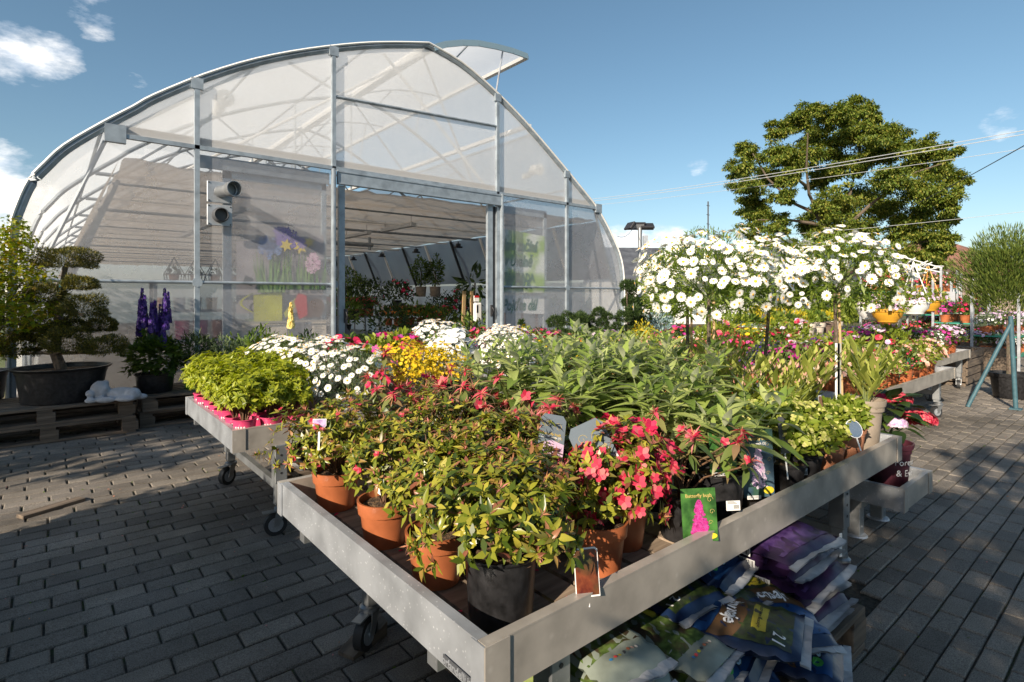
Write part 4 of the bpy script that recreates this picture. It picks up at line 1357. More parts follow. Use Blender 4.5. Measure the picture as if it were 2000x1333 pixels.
        patch('printed_edge', -W_ * .48, -W_ * .38, -L_ * .46, L_ * .46, col('print_amber', (.55, .33, .02), .4), .002)
    elif kind == 'green':
        pg_ = MATS.get('bag_leaf') or two_noise('bag_leaf', (.25, .34, .10), (.45, .52, .2), (.08, .12, .04), 20, 14, .35, .1, .002)
        patch('printed_leaves', -W_ * .45, W_ * .45, -L_ * .44, L_ * .44, pg_, .0012)
    return t


# purple stack at the right of the pallet, ends towards the path
for k in range(6):
    bag(['bottom', 'second from bottom', 'third from bottom', 'third from top', 'second from top', 'topmost'][k] + ' purple bag of the stack reading Hortenzie 20 l', (1.86 + rnd.uniform(-.015, .015), .92 + rnd.uniform(-.01, .015) - (.0 if k < 4 else -.03), -.0 + .146 + k * .047), R(rnd.uniform(-4, 4)), .46, .33, .058, 'hort', 'purple bags in the stack', seed=k)
BN = [((1.55, .95, .146), 3, (0, 0)), ((1.56, .86, .21), -9, (.03, .0)), ((1.50, .93, .275), 172, (.05, .04)), ((1.56, 1.0, .34), 8, (.10, .02)),
      ((1.23, 1.06, .29), -16, (.12, 0)), ((1.33, .83, .22), 12, (.06, -.05)), ((1.62, .78, .25), -24, (.14, .10)), ((1.42, .76, .28), -160, (.08, .0)),
      ((1.27, 1.05, .215), 5, (0, 0)), ((1.25, 1.08, .146), 0, (0, 0)), ((1.43, .80, .146), -30, (0, 0)), ((1.62, .74, .146), 20, (0, 0)), ((1.38, .98, .30), 176, (.1, 0))]
BL = ['lowest dark Bonsaje bag beside the purple stack', 'second Bonsaje bag beside the purple stack', 'third Bonsaje bag beside the purple stack, turned round', 'Bonsaje bag lying highest beside the purple stack',
      'Bonsaje bag leaning just under the bench rim', 'Bonsaje bag at the front of the heap between white and blue bags', 'slanting Bonsaje bag at the pallet corner by the price tag', 'Bonsaje bag upside down at the front edge of the heap',
      'Bonsaje bag beneath the leaning one', 'lowest Bonsaje bag at the back of the heap', 'skewed Bonsaje bag low at the front of the heap', 'lowest Bonsaje bag at the front right pallet corner', 'Bonsaje bag turned round in the middle of the heap']
for k, (l_, a_, tl_) in enumerate(BN):
    bag(BL[k], l_, R(a_), .33, .225, .075, 'bonsai', 'Bonsaje soil bags', tl_, seed=20 + k)
for k in range(5):
    bag(['bottom', 'second', 'middle', 'fourth', 'topmost'][k] + ' white and green bag of the stack nearest the leg', (1.03 + rnd.uniform(-.012, .012), .90 + k * .012, .146 + k * .047), R(-4 + rnd.uniform(-4, 4)), .38, .20, .056, 'white', 'white and green soil bags', seed=40 + k)
for k in range(4):
    bag(['bottom', 'second', 'third', 'topmost'][k] + ' white and green bag of the stack beside the Bonsaje bags', (1.215 + rnd.uniform(-.01, .01), .84 + k * .012, .146 + k * .047), R(4 + rnd.uniform(-4, 4)), .36, .17, .056, 'white', 'white and green soil bags', seed=50 + k)
for k in range(3):
    bag(['bottom', 'middle', 'topmost'][k] + ' lime green printed bag at the left end of the pallet', (.875, .93, .146 + k * .05), R(2), .38, .15, .055, 'green', 'lime green soil bags', seed=60 + k)
for k in range(2):
    bag(['lower', 'upper'][k] + ' black and yellow bag under the bench of pink pots', (1.40, 3.42 + .02 * k, .146 + k * .08), R(86 + 10 * k), .5, .36, .09, 'yellow', 'black and yellow soil bags', seed=70 + k)


def tagcard(name, label, cat, body, loc, rz, w_, h_, tilt=R(90), group=None, mat='paper', tsize=.02):
    t = thing(name, label, cat, loc, group, rz); t.rotation_euler = (tilt, 0, rz)
    b = MB(); b.box(-w_ / 2, w_ / 2, -h_ / 2, h_ / 2, -.0006, .0006); b.build('card', M[mat], t)
    if body: text('lettering', body, tsize, M['black'], t, (0, 0, .0012))
    return t


tagcard('price_tag', 'white price tag 119,- on the pallet by the purple stack', 'price tag', '119,-', atz(1637, 1190, .16), R(20), .085, .02, R(50), tsize=.016)
tagcard('price_tag', 'white price tag 39,- sticking out of the Bonsaje bags', 'price tag', '39,-', atz(1568, 1297, .19), R(28), .085, .02, R(45), tsize=.018)
tagcard('price_tag', 'upright white tag hanging beside the purple stack', 'price tag', None, atz(1642, 1065, .36), R(-20), .012, .08, R(90))

# ------------------------------------------------------------------ plant parts
T_leaf = tl_leaf(.36, .12, .05)
T_curl = tl_leaf(.40, .42, .12)
T_leafn = tl_leaf(.26, .30, .05)
T_ov = tl_leaf(.58, .18, .04)
T_s = tl_simple(.42, .1)
T_s2 = tl_simple(.16, .15)
T_blade = tl_leaf(.20, .10, .06, (0, .3, .65, 1))


def t_leafv(wd, curl, fold, n=4):
    return tl_leaf(wd, curl, fold, tuple(i / n for i in range(n + 1)))


def flower_t(npet, r, wid, cup, r0=.12):
    "petals facing +Y; quads only"
    V, F = [], []
    for k in range(npet):
        t = 2 * math.pi * k / npet
        c, s = math.cos(t), math.sin(t)
        def pt(rad, off, y): return (c * rad - s * off, y, s * rad + c * off)
        j = (k % 3 - 1) * .03
        a = len(V)
        V += [pt(r * r0, -wid * .3, 0), pt(r * r0, wid * .3, 0), pt(r * .6, wid * .55, cup * .6 + j * r), pt(r * .6, -wid * .55, cup * .6 + j * r), pt(r * (1 + j), wid * .28, cup + j * r), pt(r * (1 + j), -wid * .28, cup + j * r)]
        F += [(a, a + 1, a + 2, a + 3), (a + 3, a + 2, a + 4, a + 5)]
    return np.array(V, float), np.array(F)


def disc_t(r, h):
    V = [(r * math.cos(t), h * .3, r * math.sin(t)) for t in np.linspace(0, 2 * math.pi, 9)[:-1]] + [(r * .55 * math.cos(t), h, r * .55 * math.sin(t)) for t in np.linspace(0, 2 * math.pi, 9)[:-1]]
    F = [(i, (i + 1) % 8, (i + 1) % 8 + 8, i + 8) for i in range(8)] + [(8, 9, 10, 11), (8, 11, 12, 15), (12, 13, 14, 15)]
    return np.array(V, float), np.array(F)


FT_daisy, FT_disc = flower_t(13, 1., .40, -.06), disc_t(.27, .16)
FT_daisy2 = flower_t(15, 1., .34, .1)
FT_daisyl = flower_t(7, 1., .75, -.02)
FT_five = flower_t(5, 1., .78, .34, .05)
FT_four = flower_t(4, 1., 1.3, .08, .05)
FT_pet = flower_t(5, 1., 1.5, .12, .1)


def daisy_mesh(name, ft, petal, disc, r):
    V = np.concatenate([ft[0], FT_disc[0]]) * r
    F = [ft[1], FT_disc[1] + len(ft[0])]
    return mesh_np(name, V, F, [petal, disc], [0] * len(ft[1]) + [1] * len(FT_disc[1]))


DM = [daisy_mesh('flower', FT_daisy, M['petalw'], M['disc'], 1.), daisy_mesh('flower', FT_daisy2, M['petalw'], M['disc'], 1.)]
LM = {}


def leafmesh(key, mat, T):
    if key not in LM:
        LM[key] = mesh_np('leaf', T[0], T[1], M[mat])
    return LM[key]


def pot(parent, r, h, mat, taper=.76, lip=.16, soil=True, n=24, ribs=False):
    b = MB(); k = r * taper
    b.lathe([(0, .0), (k * .96, 0), (k, .006), (k + (r - k) * .62, h * (1 - lip)), (r * 1.0, h * (1 - lip) + .003), (r * 1.045, h * .985), (r * 1.045, h), (r * .965, h), (r * .93, h * .8), (0, h * .8)] if lip else
            [(0, 0), (k * .96, 0), (k, .006), (r * .98, h * .96), (r * 1.05, h * .965), (r * 1.05, h), (r * .96, h), (r * .9, h * .8), (0, h * .8)], (0, 0, 0), n)
    b.build('pot', M[mat] if isinstance(mat, str) else mat, parent)
    if soil:
        m = MB(); m.lathe([(r * .93, h * .86), (r * .6, h * .885), (r * .3, h * .89), (0, h * .9)], (0, 0, 0), 14, wob=.04); m.build('soil', M['soil'], parent)


def stems(parent, base, tips, r=.003, mat='twig', name='stems', bend=.3, n=4, r1=None, split=True):
    b = MB()
    for tip in tips:
        t = Vector(tip); b0 = Vector(base) + Vector((rnd.uniform(-.01, .01), rnd.uniform(-.01, .01), 0))
        mid = b0.lerp(t, .5) + Vector(((t.x - b0.x) * -bend * .5, (t.y - b0.y) * -bend * .5, abs(t.z - b0.z) * bend * .3))
        b.tube([b0, b0.lerp(mid, .5) * .5 + (b0.lerp(mid, .5)) * .5, mid, t], r, 4, 0, False, r1 or r * .5)
    o = b.build(name, M[mat], parent)
    if len(tips) > 1: o['kind'] = 'stuff'
    return o


def whorl(P, Nn, nl, ls, tilt=(45, 85), up=.6, jit=.15):
    "leaves round every tip"
    k = len(P)
    A = Nn + np.array([0, 0, up]); A /= np.linalg.norm(A, axis=1, keepdims=True)
    X = perp(A, k); Yv = np.cross(A, X)
    PP, YY, UU, SS = [], [], [], []
    for i in range(nl):
        ph = 2 * np.pi * i / nl + rng.uniform(-.3, .3, k)
        t = np.radians(rng.uniform(*tilt, k))
        d = A * np.cos(t)[:, None] + (X * np.cos(ph)[:, None] + Yv * np.sin(ph)[:, None]) * np.sin(t)[:, None]
        PP.append(P + A * rng.uniform(-jit, jit, k)[:, None] * ls); YY.append(d); UU.append(A + .2 * unit(k)); SS.append(ls * rng.uniform(.45, 1.25, k))
    return np.concatenate(PP), np.concatenate(YY), np.concatenate(UU), np.concatenate(SS)


def azalea(name, label, cat, loc, R_=.18, H_=.13, potr=.078, poth=.13, potmat='terra', ntip=230, ls=.027, mats=('az', 'azb'), fl=0, spent=60, flmat='petalp', lip=.3, pieces=0, group=None, lean=(0, 0), flmesh=None, z0=None, taper=.78):
    t = thing(name, label, cat, loc, group)
    pot(t, potr, poth, potmat, taper, lip)
    zc = poth + H_ * .72 if z0 is None else z0
    P, Nn = dome(ntip, R_, R_, H_, zc, .55, -.55, .24)
    P[:, 0] += lean[0] * (P[:, 2] / zc) * .5; P[:, 1] += lean[1] * (P[:, 2] / zc) * .5
    P2, N2 = dome(ntip // 2, R_ * .8, R_ * .8, H_ * .8, zc, .2, -.6)
    LP, LY_, LU, LS = whorl(P, Nn, 7, ls)
    q = NP()
    ctr = np.array([-.64, -.77, .25]); score = (LP - np.array([0, 0, zc])) @ ctr + rng.uniform(-.02, .02, len(LP))
    order = np.argsort(-score)
    if pieces:
        me = [leafmesh('az' + mats[0], mats[0], T_leaf), leafmesh('azc' + mats[0], mats[0], T_curl), leafmesh('azd' + mats[1], mats[1], T_curl), leafmesh('aze' + mats[0], mats[0], tl_leaf(.34, .02, .10))]
        for i in order[:pieces]: piece('leaf', me[rnd.randrange(4)], t, LP[i], LY_[i], LU[i], LS[i])
    rest = order[pieces:]
    h = len(rest) * 3 // 4
    rest = rng.permutation(rest)
    q.add(scatter(T_curl, LP[rest[:h // 2]], LY_[rest[:h // 2]], LU[rest[:h // 2]], LS[rest[:h // 2]]), 0); q.add(scatter(T_leaf, LP[rest[h // 2:h]], LY_[rest[h // 2:h]], LU[rest[h // 2:h]], LS[rest[h // 2:h]]), 0)
    q.add(scatter(T_leaf, LP[rest[h:]], LY_[rest[h:]], LU[rest[h:]], LS[rest[h:]]), 1)
    a, b_, c_, d_ = whorl(P2, N2, 5, ls, (30, 90))
    q.add(scatter(T_s, a, b_, c_, d_), 0)
    q.build('foliage', [M[mats[0]], M[mats[1]]], t, kind='stuff')
    stems(t, (0, 0, poth * .85), [P[i] - Nn[i] * .01 for i in range(0, len(P), 5)], .0028, 'twig')
    if spent:
        idx = rng.integers(0, len(P), spent)
        a, b_, c_, d_ = whorl(P[idx] + Nn[idx] * .008, Nn[idx], 6, .016, (5, 70))
        q = NP(); q.add(scatter(T_s2, a, b_, c_, d_ * 1.3)); q.build('spent_flowers', M['spent'], t, kind='stuff')
    if fl:
        cand_ = [i for i in np.argsort(-(P @ ctr))][:int(fl * 1.8)]
        rnd.shuffle(cand_)
        for i in cand_[:fl]:
            for _ in range(2 if fl > 25 else 1):
                piece('flower', flmesh or LM.setdefault('fl' + flmat, mesh_np('flower', FT_five[0] * np.array([1, 1, 1]), FT_five[1], M[flmat])), t, Vector(P[i]) + Vector(Nn[i]) * .014 + Vector((rnd.uniform(-.015, .015), rnd.uniform(-.015, .015), rnd.uniform(-.01, .012))),
                      Vector(Nn[i]) + Vector((rnd.uniform(-.6, .6), rnd.uniform(-.6, .6), rnd.uniform(-.2, .6))), Vector((.3, .5, 1)), rnd.uniform(.012, .020) * (1. if fl > 20 else .55))
    return t


def rhodo(name, label, cat, loc, n=16, hgt=(.28, .46), spread=.2, potr=.075, poth=.13, potmat='blackpot', fresh=0, flmat='petalr', ls=.062, sp=True, group=None):
    "leggy plant: bare twigs, drooping leaf rosettes, spent curled flowers"
    t = thing(name, label, cat, loc, group)
    pot(t, potr, poth, potmat, .8, .0)
    tips = []
    for i in range(n):
        a = 2 * math.pi * i / n + rnd.uniform(-.3, .3); r = spread * (rnd.random() ** .6)
        tips.append((r * math.cos(a), r * math.sin(a), poth * .8 + rnd.uniform(*hgt) * (1 - .35 * r / spread)))
    stems(t, (0, 0, poth * .85), tips, .0035, 'twig', r1=.002)
    P = np.array(tips); Nn = np.stack([P[:, 0] / spread * .6, P[:, 1] / spread * .6, np.ones(n)], 1); Nn /= np.linalg.norm(Nn, axis=1, keepdims=True)
    Pm = P * np.array([.7, .7, .8]) + np.array([0, 0, .02])
    a, b_, c_, d_ = whorl(P, Nn, 9, ls, (65, 135), .3)
    me = leafmesh('rh', 'rh', t_leafv(.34, .28, .05))
    for i in range(len(a)): piece('leaf', me, t, a[i], b_[i], c_[i], d_[i])
    a, b_, c_, d_ = whorl(Pm, Nn, 6, ls, (60, 130), .3)
    q = NP(); q.add(scatter(T_leafn, a, b_, c_, d_)); q.build('foliage', M['rh'], t, kind='stuff')
    if sp:
        a, b_, c_, d_ = whorl(P + Nn * .012, Nn, 16, .035, (10, 110), .2)
        q = NP(); q.add(scatter(t_leafv(.14, .5, .02), a, b_, c_, d_), 0)
        a, b_, c_, d_ = whorl(P + Nn * .012, Nn, 7, .03, (20, 110), .2)
        q.add(scatter(t_leafv(.4, .5, .1), a, b_, c_, d_), 1)
        q.build('spent_flowers', [M['spent'], M[flmat]], t, kind='stuff')
    if fresh:
        me = LM.setdefault('ff' + flmat, mesh_np('flower', FT_five[0], FT_five[1], M[flmat]))
        for i in range(fresh):
            j = rnd.randrange(n)
            piece('flower', me, t, Vector(P[j]) + Vector((rnd.uniform(-.03, .03), rnd.uniform(-.03, .03), rnd.uniform(-.02, .03))), Vector((rnd.uniform(-1, .3), rnd.uniform(-1, .2), rnd.uniform(-.1, 1))), Vector((.2, .3, 1)), rnd.uniform(.013, .022))
    return t


def buddleia(name, label, loc, nst=5, hgt=.5, spread=.13, potr=.085, poth=.16, rz=0., group='butterfly bushes on the near bench'):
    t = thing(name, label, 'butterfly bush', loc, group, rz)
    pot(t, potr, poth, 'blackpot', .8, .0)
    A = [[], [], [], []]; B = [[], [], [], []]
    tips = []
    for i in range(nst):
        an = 2 * math.pi * i / nst + rnd.uniform(-.4, .4); r = spread * (.35 + .65 * rnd.random())
        h = hgt * rnd.uniform(.58, .82)
        top = Vector((r * math.cos(an), r * math.sin(an), poth + h)); b0 = Vector((.02 * math.cos(an), .02 * math.sin(an), poth * .85))
        tips.append(top)
        nn = int(h / .036)
        for k in range(2, nn + 1):
            f = k / nn
            p = b0.lerp(top, f) + Vector((0, 0, .02 * math.sin(f * 3)))
            ls = .168 * (1 - .55 * f ** 3.5) * rnd.uniform(.85, 1.1) * (.7 + .3 * min(1, f * 2))
            az = an + k * math.pi / 2 + rnd.uniform(-.25, .25)
            el = -.15 + .95 * f ** 2 + rnd.uniform(-.15, .15)
            if f > .93: el = 1.1
            for s in (0, math.pi):
                d = Vector((math.cos(az + s) * math.cos(el), math.sin(az + s) * math.cos(el), math.sin(el)))
                A[0].append(p); A[1].append(d); A[2].append(Vector((d.x * -.3, d.y * -.3, 1))); A[3].append(ls)
            if rnd.random() < .55:   # side shoot: small tuft
                for s in range(4):
                    d = Vector((math.cos(az + s * 1.57) * .8, math.sin(az + s * 1.57) * .8, .7))
                    B[0].append(p + Vector((math.cos(az) * .03, math.sin(az) * .03, .02))); B[1].append(d); B[2].append(Vector((0, 0, 1))); B[3].append(.06 * rnd.uniform(.7, 1.4))
    mes = [leafmesh('bud%d' % i, 'bud', t_leafv(w_, c_, .06, 5)) for i, (w_, c_) in enumerate([(.37, .20), (.32, .34), (.40, .12), (.32, .46)])]
    for i in range(len(A[0])): piece('leaf', mes[i % 4], t, A[0][i], A[1][i], A[2][i], A[3][i])
    q = NP(); q.add(scatter(T_leafn, *[np.array(B[k]) for k in range(4)])); q.build('foliage', M['bud'], t, kind='stuff')
    stems(t, (0, 0, poth * .85), tips, .0042, 'gstem', bend=.05, r1=.0025)
    return t


def daisy(name, label, loc, R_=.22, H_=.2, nfl=120, fs=.019, potr=.1, poth=.17, potmat='whitepot', leaf='dfol', nleaf=2600, zc=None, low=-.2, cat='daisy', group=None, leafT=T_s2, ll=.03, joined=False, ftop=-.15, shell=.5):
    t = thing(name, label, cat, loc, group)
    if potr: pot(t, potr, poth, potmat, .8, .1)
    zc = poth + H_ * .35 if zc is None else zc
    P, Nn = dome(nleaf, R_ * .95, R_ * .95, H_ * .93, zc, shell, low - .2, .08)
    d = Nn + .7 * unit(len(P)) + np.array([0, 0, .35])
    q = NP(); q.add(scatter(leafT, P, d, unit(len(P)), rng.uniform(.6, 1.3, len(P)) * ll)); q.build('foliage', M[leaf], t, kind='stuff')
    P, Nn = dome(nfl * 2, R_, R_, H_, zc, .93, ftop, .08)
    # keep blooms apart
    keep = []
    for i in range(len(P)):
        if all(np.sum((P[i] - P[j]) ** 2) > (fs * 1.25) ** 2 for j in keep[-260:]): keep.append(i)
        if len(keep) >= nfl: break
    A = Nn + .35 * unit(len(P)) + np.array([-.15, -.1, .45])
    if joined:
        k = np.array(keep); q = NP()
        q.add(scatter(FT_daisy, P[k] + Nn[k] * .01, A[k], unit(len(k)), rng.uniform(.8, 1.1, len(k)) * fs), 0); q.add(scatter(FT_disc, P[k] + Nn[k] * .01, A[k], unit(len(k)), fs), 1)
        q.build('flowers', [M['petalw'], M['disc']], t, kind='stuff')
    else:
        for i in keep: piece('flower', DM[i % 2], t, P[i] + Nn[i] * .012, A[i], (rnd.random(), rnd.random(), rnd.random()), fs * rnd.uniform(.75, 1.12))
    stems(t, (0, 0, poth * .8), [P[i] for i in keep[::5]], .0016, 'gstem')
    return t


def mass(name, label, cat, loc, R_=.18, H_=.16, leaf='mid', ll=.035, nleaf=900, fl=(('petalp', 60, .02, 'pet'),), potr=.08, poth=.13, potmat='terra', T=T_s, group=None, zc=None, low=-.3, spike=0., n=18):
    t = thing(name, label, cat, loc, group)
    if potr: pot(t, potr, poth, potmat, .78, .14, n=n)
    zc = poth + H_ * .55 if zc is None else zc
    P, Nn = dome(nleaf, R_, R_, H_, zc, .45, low, .16)
    d = Nn + .8 * unit(len(P)) + np.array([0, 0, .3 + spike])
    q = NP(); q.add(scatter(T, P, d, Nn + .5 * unit(len(P)), rng.uniform(.6, 1.25, len(P)) * ll)); q.build('foliage', M[leaf], t, kind='stuff')
    FT = {'pet': FT_pet, 'daisy': FT_daisyl, 'five': FT_five, 'four': FT_four}
    for (fm, nf, fs, ty) in fl:
        if not nf: continue
        P, Nn = dome(nf, R_, R_, H_, zc, .96, -.1, .16)
        q = NP(); q.add(scatter(FT[ty], P + Nn * .012, Nn + .4 * unit(len(P)) + np.array([-.1, -.1, .3]), unit(len(P)), rng.uniform(.7, 1.15, len(P)) * fs))
        q.build('flowers', M[fm], t, kind='stuff')
    return t


# ------------------------------------------------------------------ near bench
ZF = .476
azalea('azalea', 'green azalea with white label in the terracotta pot at the far corner', 'azalea', (.765, 1.86, ZF), .185, .125, ntip=240, fl=10, flmat='petalp', pieces=120, z0=.25)
azalea('azalea', 'green azalea in the middle terracotta pot of the three', 'azalea', (.765, 1.50, ZF), .165, .12, ntip=230, fl=5, pieces=120, z0=.25, lean=(.12, 0))
azalea('azalea', 'green azalea in the terracotta pot beside the black pot', 'azalea', (.765, 1.215, ZF), .15, .115, ntip=260, ls=.031, fl=2, pieces=160, z0=.24, lean=(.12, .05))
azalea('azalea', 'large leaved azalea in the ribbed black pot at the near corner', 'azalea', (.79, .985, ZF), .20, .115, .085, .155, 'blackpot', ntip=380, ls=.032, fl=0, pieces=299, z0=.245, lip=.08, spent=90, lean=(.08, .1), taper=.86)
azalea('azalea', 'green azalea behind the black pot, topped with brown spent flowers', 'azalea', (1.02, 1.30, ZF), .17, .12, ntip=300, ls=.030, fl=3, pieces=100, z0=.25, spent=110)
azalea('azalea', 'azalea with small pink buds behind the middle terracotta pot', 'azalea', (1.0, 1.62, ZF), .17, .14, ntip=230, fl=8, flmat='petalp', z0=.27, pieces=60)
azalea('azalea', 'crimson azalea in full flower at the long rim', 'azalea', (1.13, .99, ZF), .135, .13, .075, .13, 'terra', ntip=210, ls=.032, fl=95, flmat='petalp', pieces=60, z0=.22, spent=70, lean=(.1, .0))
azalea('azalea', 'crimson azalea with drooping blooms behind the rim', 'azalea', (1.29, 1.04, ZF), .13, .14, .075, .13, 'terra', ntip=170, ls=.032, fl=80, flmat='petalr', pieces=40, z0=.22, spent=70)
rhodo('rhododendron', 'faded rhododendron sprawling over the rim beside the red tag', 'rhododendron', (1.47, .96, ZF), 13, (.14, .30), .2, fresh=8, flmat='petalp')
rhodo('rhododendron', 'leggy rhododendron with one red bloom at its top', 'rhododendron', (.98, 1.93, ZF), 12, (.28, .42), .14, fresh=5, flmat='petalr', potmat='whitepot')
rhodo('rhododendron', 'faded pink rhododendron between azaleas and butterfly bushes', 'rhododendron', (1.22, 1.72, ZF), 18, (.24, .40), .19, fresh=8, flmat='petalp')
rhodo('rhododendron', 'faded rhododendron with red curled petals behind the crimson azalea', 'rhododendron', (1.22, 1.36, ZF), 18, (.22, .34), .18, fresh=10, flmat='petalp')
rhodo('rhododendron', 'spent rhododendron behind the far corner azalea', 'rhododendron', (1.18, 1.93, ZF), 14, (.22, .34), .17, fresh=5, flmat='petalr')
BP = [(1.42, 1.92, .42), (1.62, 1.90, .46), (1.85, 1.90, .46), (2.08, 1.86, .46), (1.45, 1.66, .46), (1.68, 1.66, .50), (1.92, 1.64, .50), (1.44, 1.38, .40), (1.66, 1.40, .46), (1.90, 1.38, .47), (2.12, 1.58, .44),
      (1.62, 1.16, .36), (1.84, 1.14, .38), (2.06, 1.26, .42), (1.68, .96, .25), (1.90, .97, .30), (2.33, 1.66, .42), (2.32, 1.88, .44)]
BLB = ['butterfly bush at the back left of the group, nearest the yellow flowers', 'tall butterfly bush in the back row, second from the left', 'butterfly bush in the middle of the back row', 'butterfly bush in the back row under the first daisy standard',
       'butterfly bush just behind the faded pink rhododendron', 'tallest butterfly bush near the middle of the bench', 'butterfly bush in the middle, right of the tallest', 'butterfly bush behind the grey leaf-patterned tags', 'butterfly bush in the second row above the crimson azalea',
       'butterfly bush in the second row above the violet tag', 'butterfly bush below the first daisy standard stem', 'low butterfly bush just behind the magenta tag', 'low butterfly bush just behind the violet tag', 'butterfly bush beside the lime flowered shrub',
       'small butterfly bush in the black pot at the rim with the magenta tag', 'small butterfly bush in the black pot at the rim with the violet tag', 'butterfly bush right of the group near the strap-leaved plants', 'butterfly bush at the back right of the group']
for k, ((x, y, h), lb) in enumerate(zip(BP, BLB)):
    buddleia('butterfly_bush', lb, (x, y, ZF), 6 if y > 1.1 else 5, h, .13, rz=rnd.uniform(0, 6))


def blades(name, label, loc, n=55, h=.22, spread=.1, potr=.08, poth=.13, potmat='clay', buds=0, taper=.78):
    t = thing(name, label, 'strap-leaved plant', loc, 'strap-leaved plants')
    pot(t, potr, poth, potmat, taper, .12)
    me = leafmesh('blade', 'blade', t_leafv(.19, .10, .06, 4))
    tips = []
    for s in range(max(5, n // 9)):
        a = rnd.uniform(0, 6.28); r = spread * rnd.random() ** .6
        top = Vector((r * math.cos(a) * 1.3, r * math.sin(a) * 1.3, poth + h * rnd.uniform(.6, 1)))
        tips.append(top)
        for k in range(9):
            f = .25 + .75 * k / 8
            p = Vector((0, 0, poth * .8)).lerp(top, f)
            b_ = a + k * 2.4; el = rnd.uniform(.75, 1.25)
            d = Vector((math.cos(b_) * math.cos(el), math.sin(b_) * math.cos(el), math.sin(el)))
            piece('leaf', me, t, p, d, Vector((-d.x, -d.y, .6)), rnd.uniform(.09, .15))
    stems(t, (0, 0, poth * .8), tips, .003, 'gstem')
    if buds:
        P = np.array([tips[rnd.randrange(len(tips))] for _ in range(buds)]) + rng.normal(size=(buds, 3)) * np.array([.018, .018, .014])
        q = NP(); q.add(scatter(t_leafv(.4, .05, .2, 3), P, np.array([0, 0, 1.]) + .5 * unit(buds), unit(buds), rng.uniform(.016, .026, buds))); q.build('flower_buds', M['buff'], t, kind='stuff')
    return t


blades('strap_leaved_plant', 'strap-leaved plant in the tall grey clay pot at the bench end', (2.915, .925, ZF), 100, .21, .1, .08, .25, 'greyclay', 30, .62)
blades('strap_leaved_plant', 'strap-leaved plant with buff buds left of the white pole', (2.60, 1.15, ZF), 120, .31, .13, buds=110)
blades('strap_leaved_plant', 'strap-leaved plant right behind the tall grey pot', (2.84, 1.18, ZF), 100, .31, .13, buds=80)
blades('strap_leaved_plant', 'strap-leaved plant with many buds behind the lime flowers', (2.40, 1.26, ZF), 120, .31, .13, buds=110)
blades('strap_leaved_plant', 'strap-leaved plant in the middle of the back right corner', (2.66, 1.55, ZF), 100, .33, .13, buds=80)
blades('strap_leaved_plant', 'strap-leaved plant near the first standard stem, left', (2.46, 1.90, ZF), 80, .36, .12)
blades('strap_leaved_plant', 'strap-leaved plant near the first standard stem, right', (2.70, 1.86, ZF), 80, .34, .12)
blades('strap_leaved_plant', 'strap-leaved plant at the far back corner of the near bench', (2.90, 1.62, ZF), 90, .33, .13, buds=60)


def lime(label, loc, potmat, R_=.12, H_=.13, poth=.11, nf=260, cat='shrub', low=-.6, z=0):
    t = mass('flowering_shrub', label, cat, loc, R_, H_, 'lite', .030, 700, (('greenfl', nf, .0085, 'four'),), .075, poth, potmat, T_ov, 'lime flowered shrubs along the rim', poth + H_ * .8 + z, low)
    return t


lime('lime flowered shrub in the small black pot right of the violet tag', (2.12, .94, ZF), 'blackpot', .10, .12, nf=160)
lime('lime flowered shrub in the black pot with white bar code label', (2.30, .95, ZF), 'blackpot', .10, .10)
lime('lime flowered shrub in the clay pot with the bent cane label', (2.50, .94, ZF), 'clay', .085, .09)
lime('dark leaved shrub in the clay pot with the round mirror label', (2.70, .93, ZF), 'clay', .08, .07, .15, 40)
lime('lime flowered shrub in the second row behind the black pots', (2.28, 1.18, ZF), 'blackpot', .08, .10)
lime('lime flowered shrub in the second row behind the clay pots', (2.48, 1.14, ZF), 'clay', .10, .11)


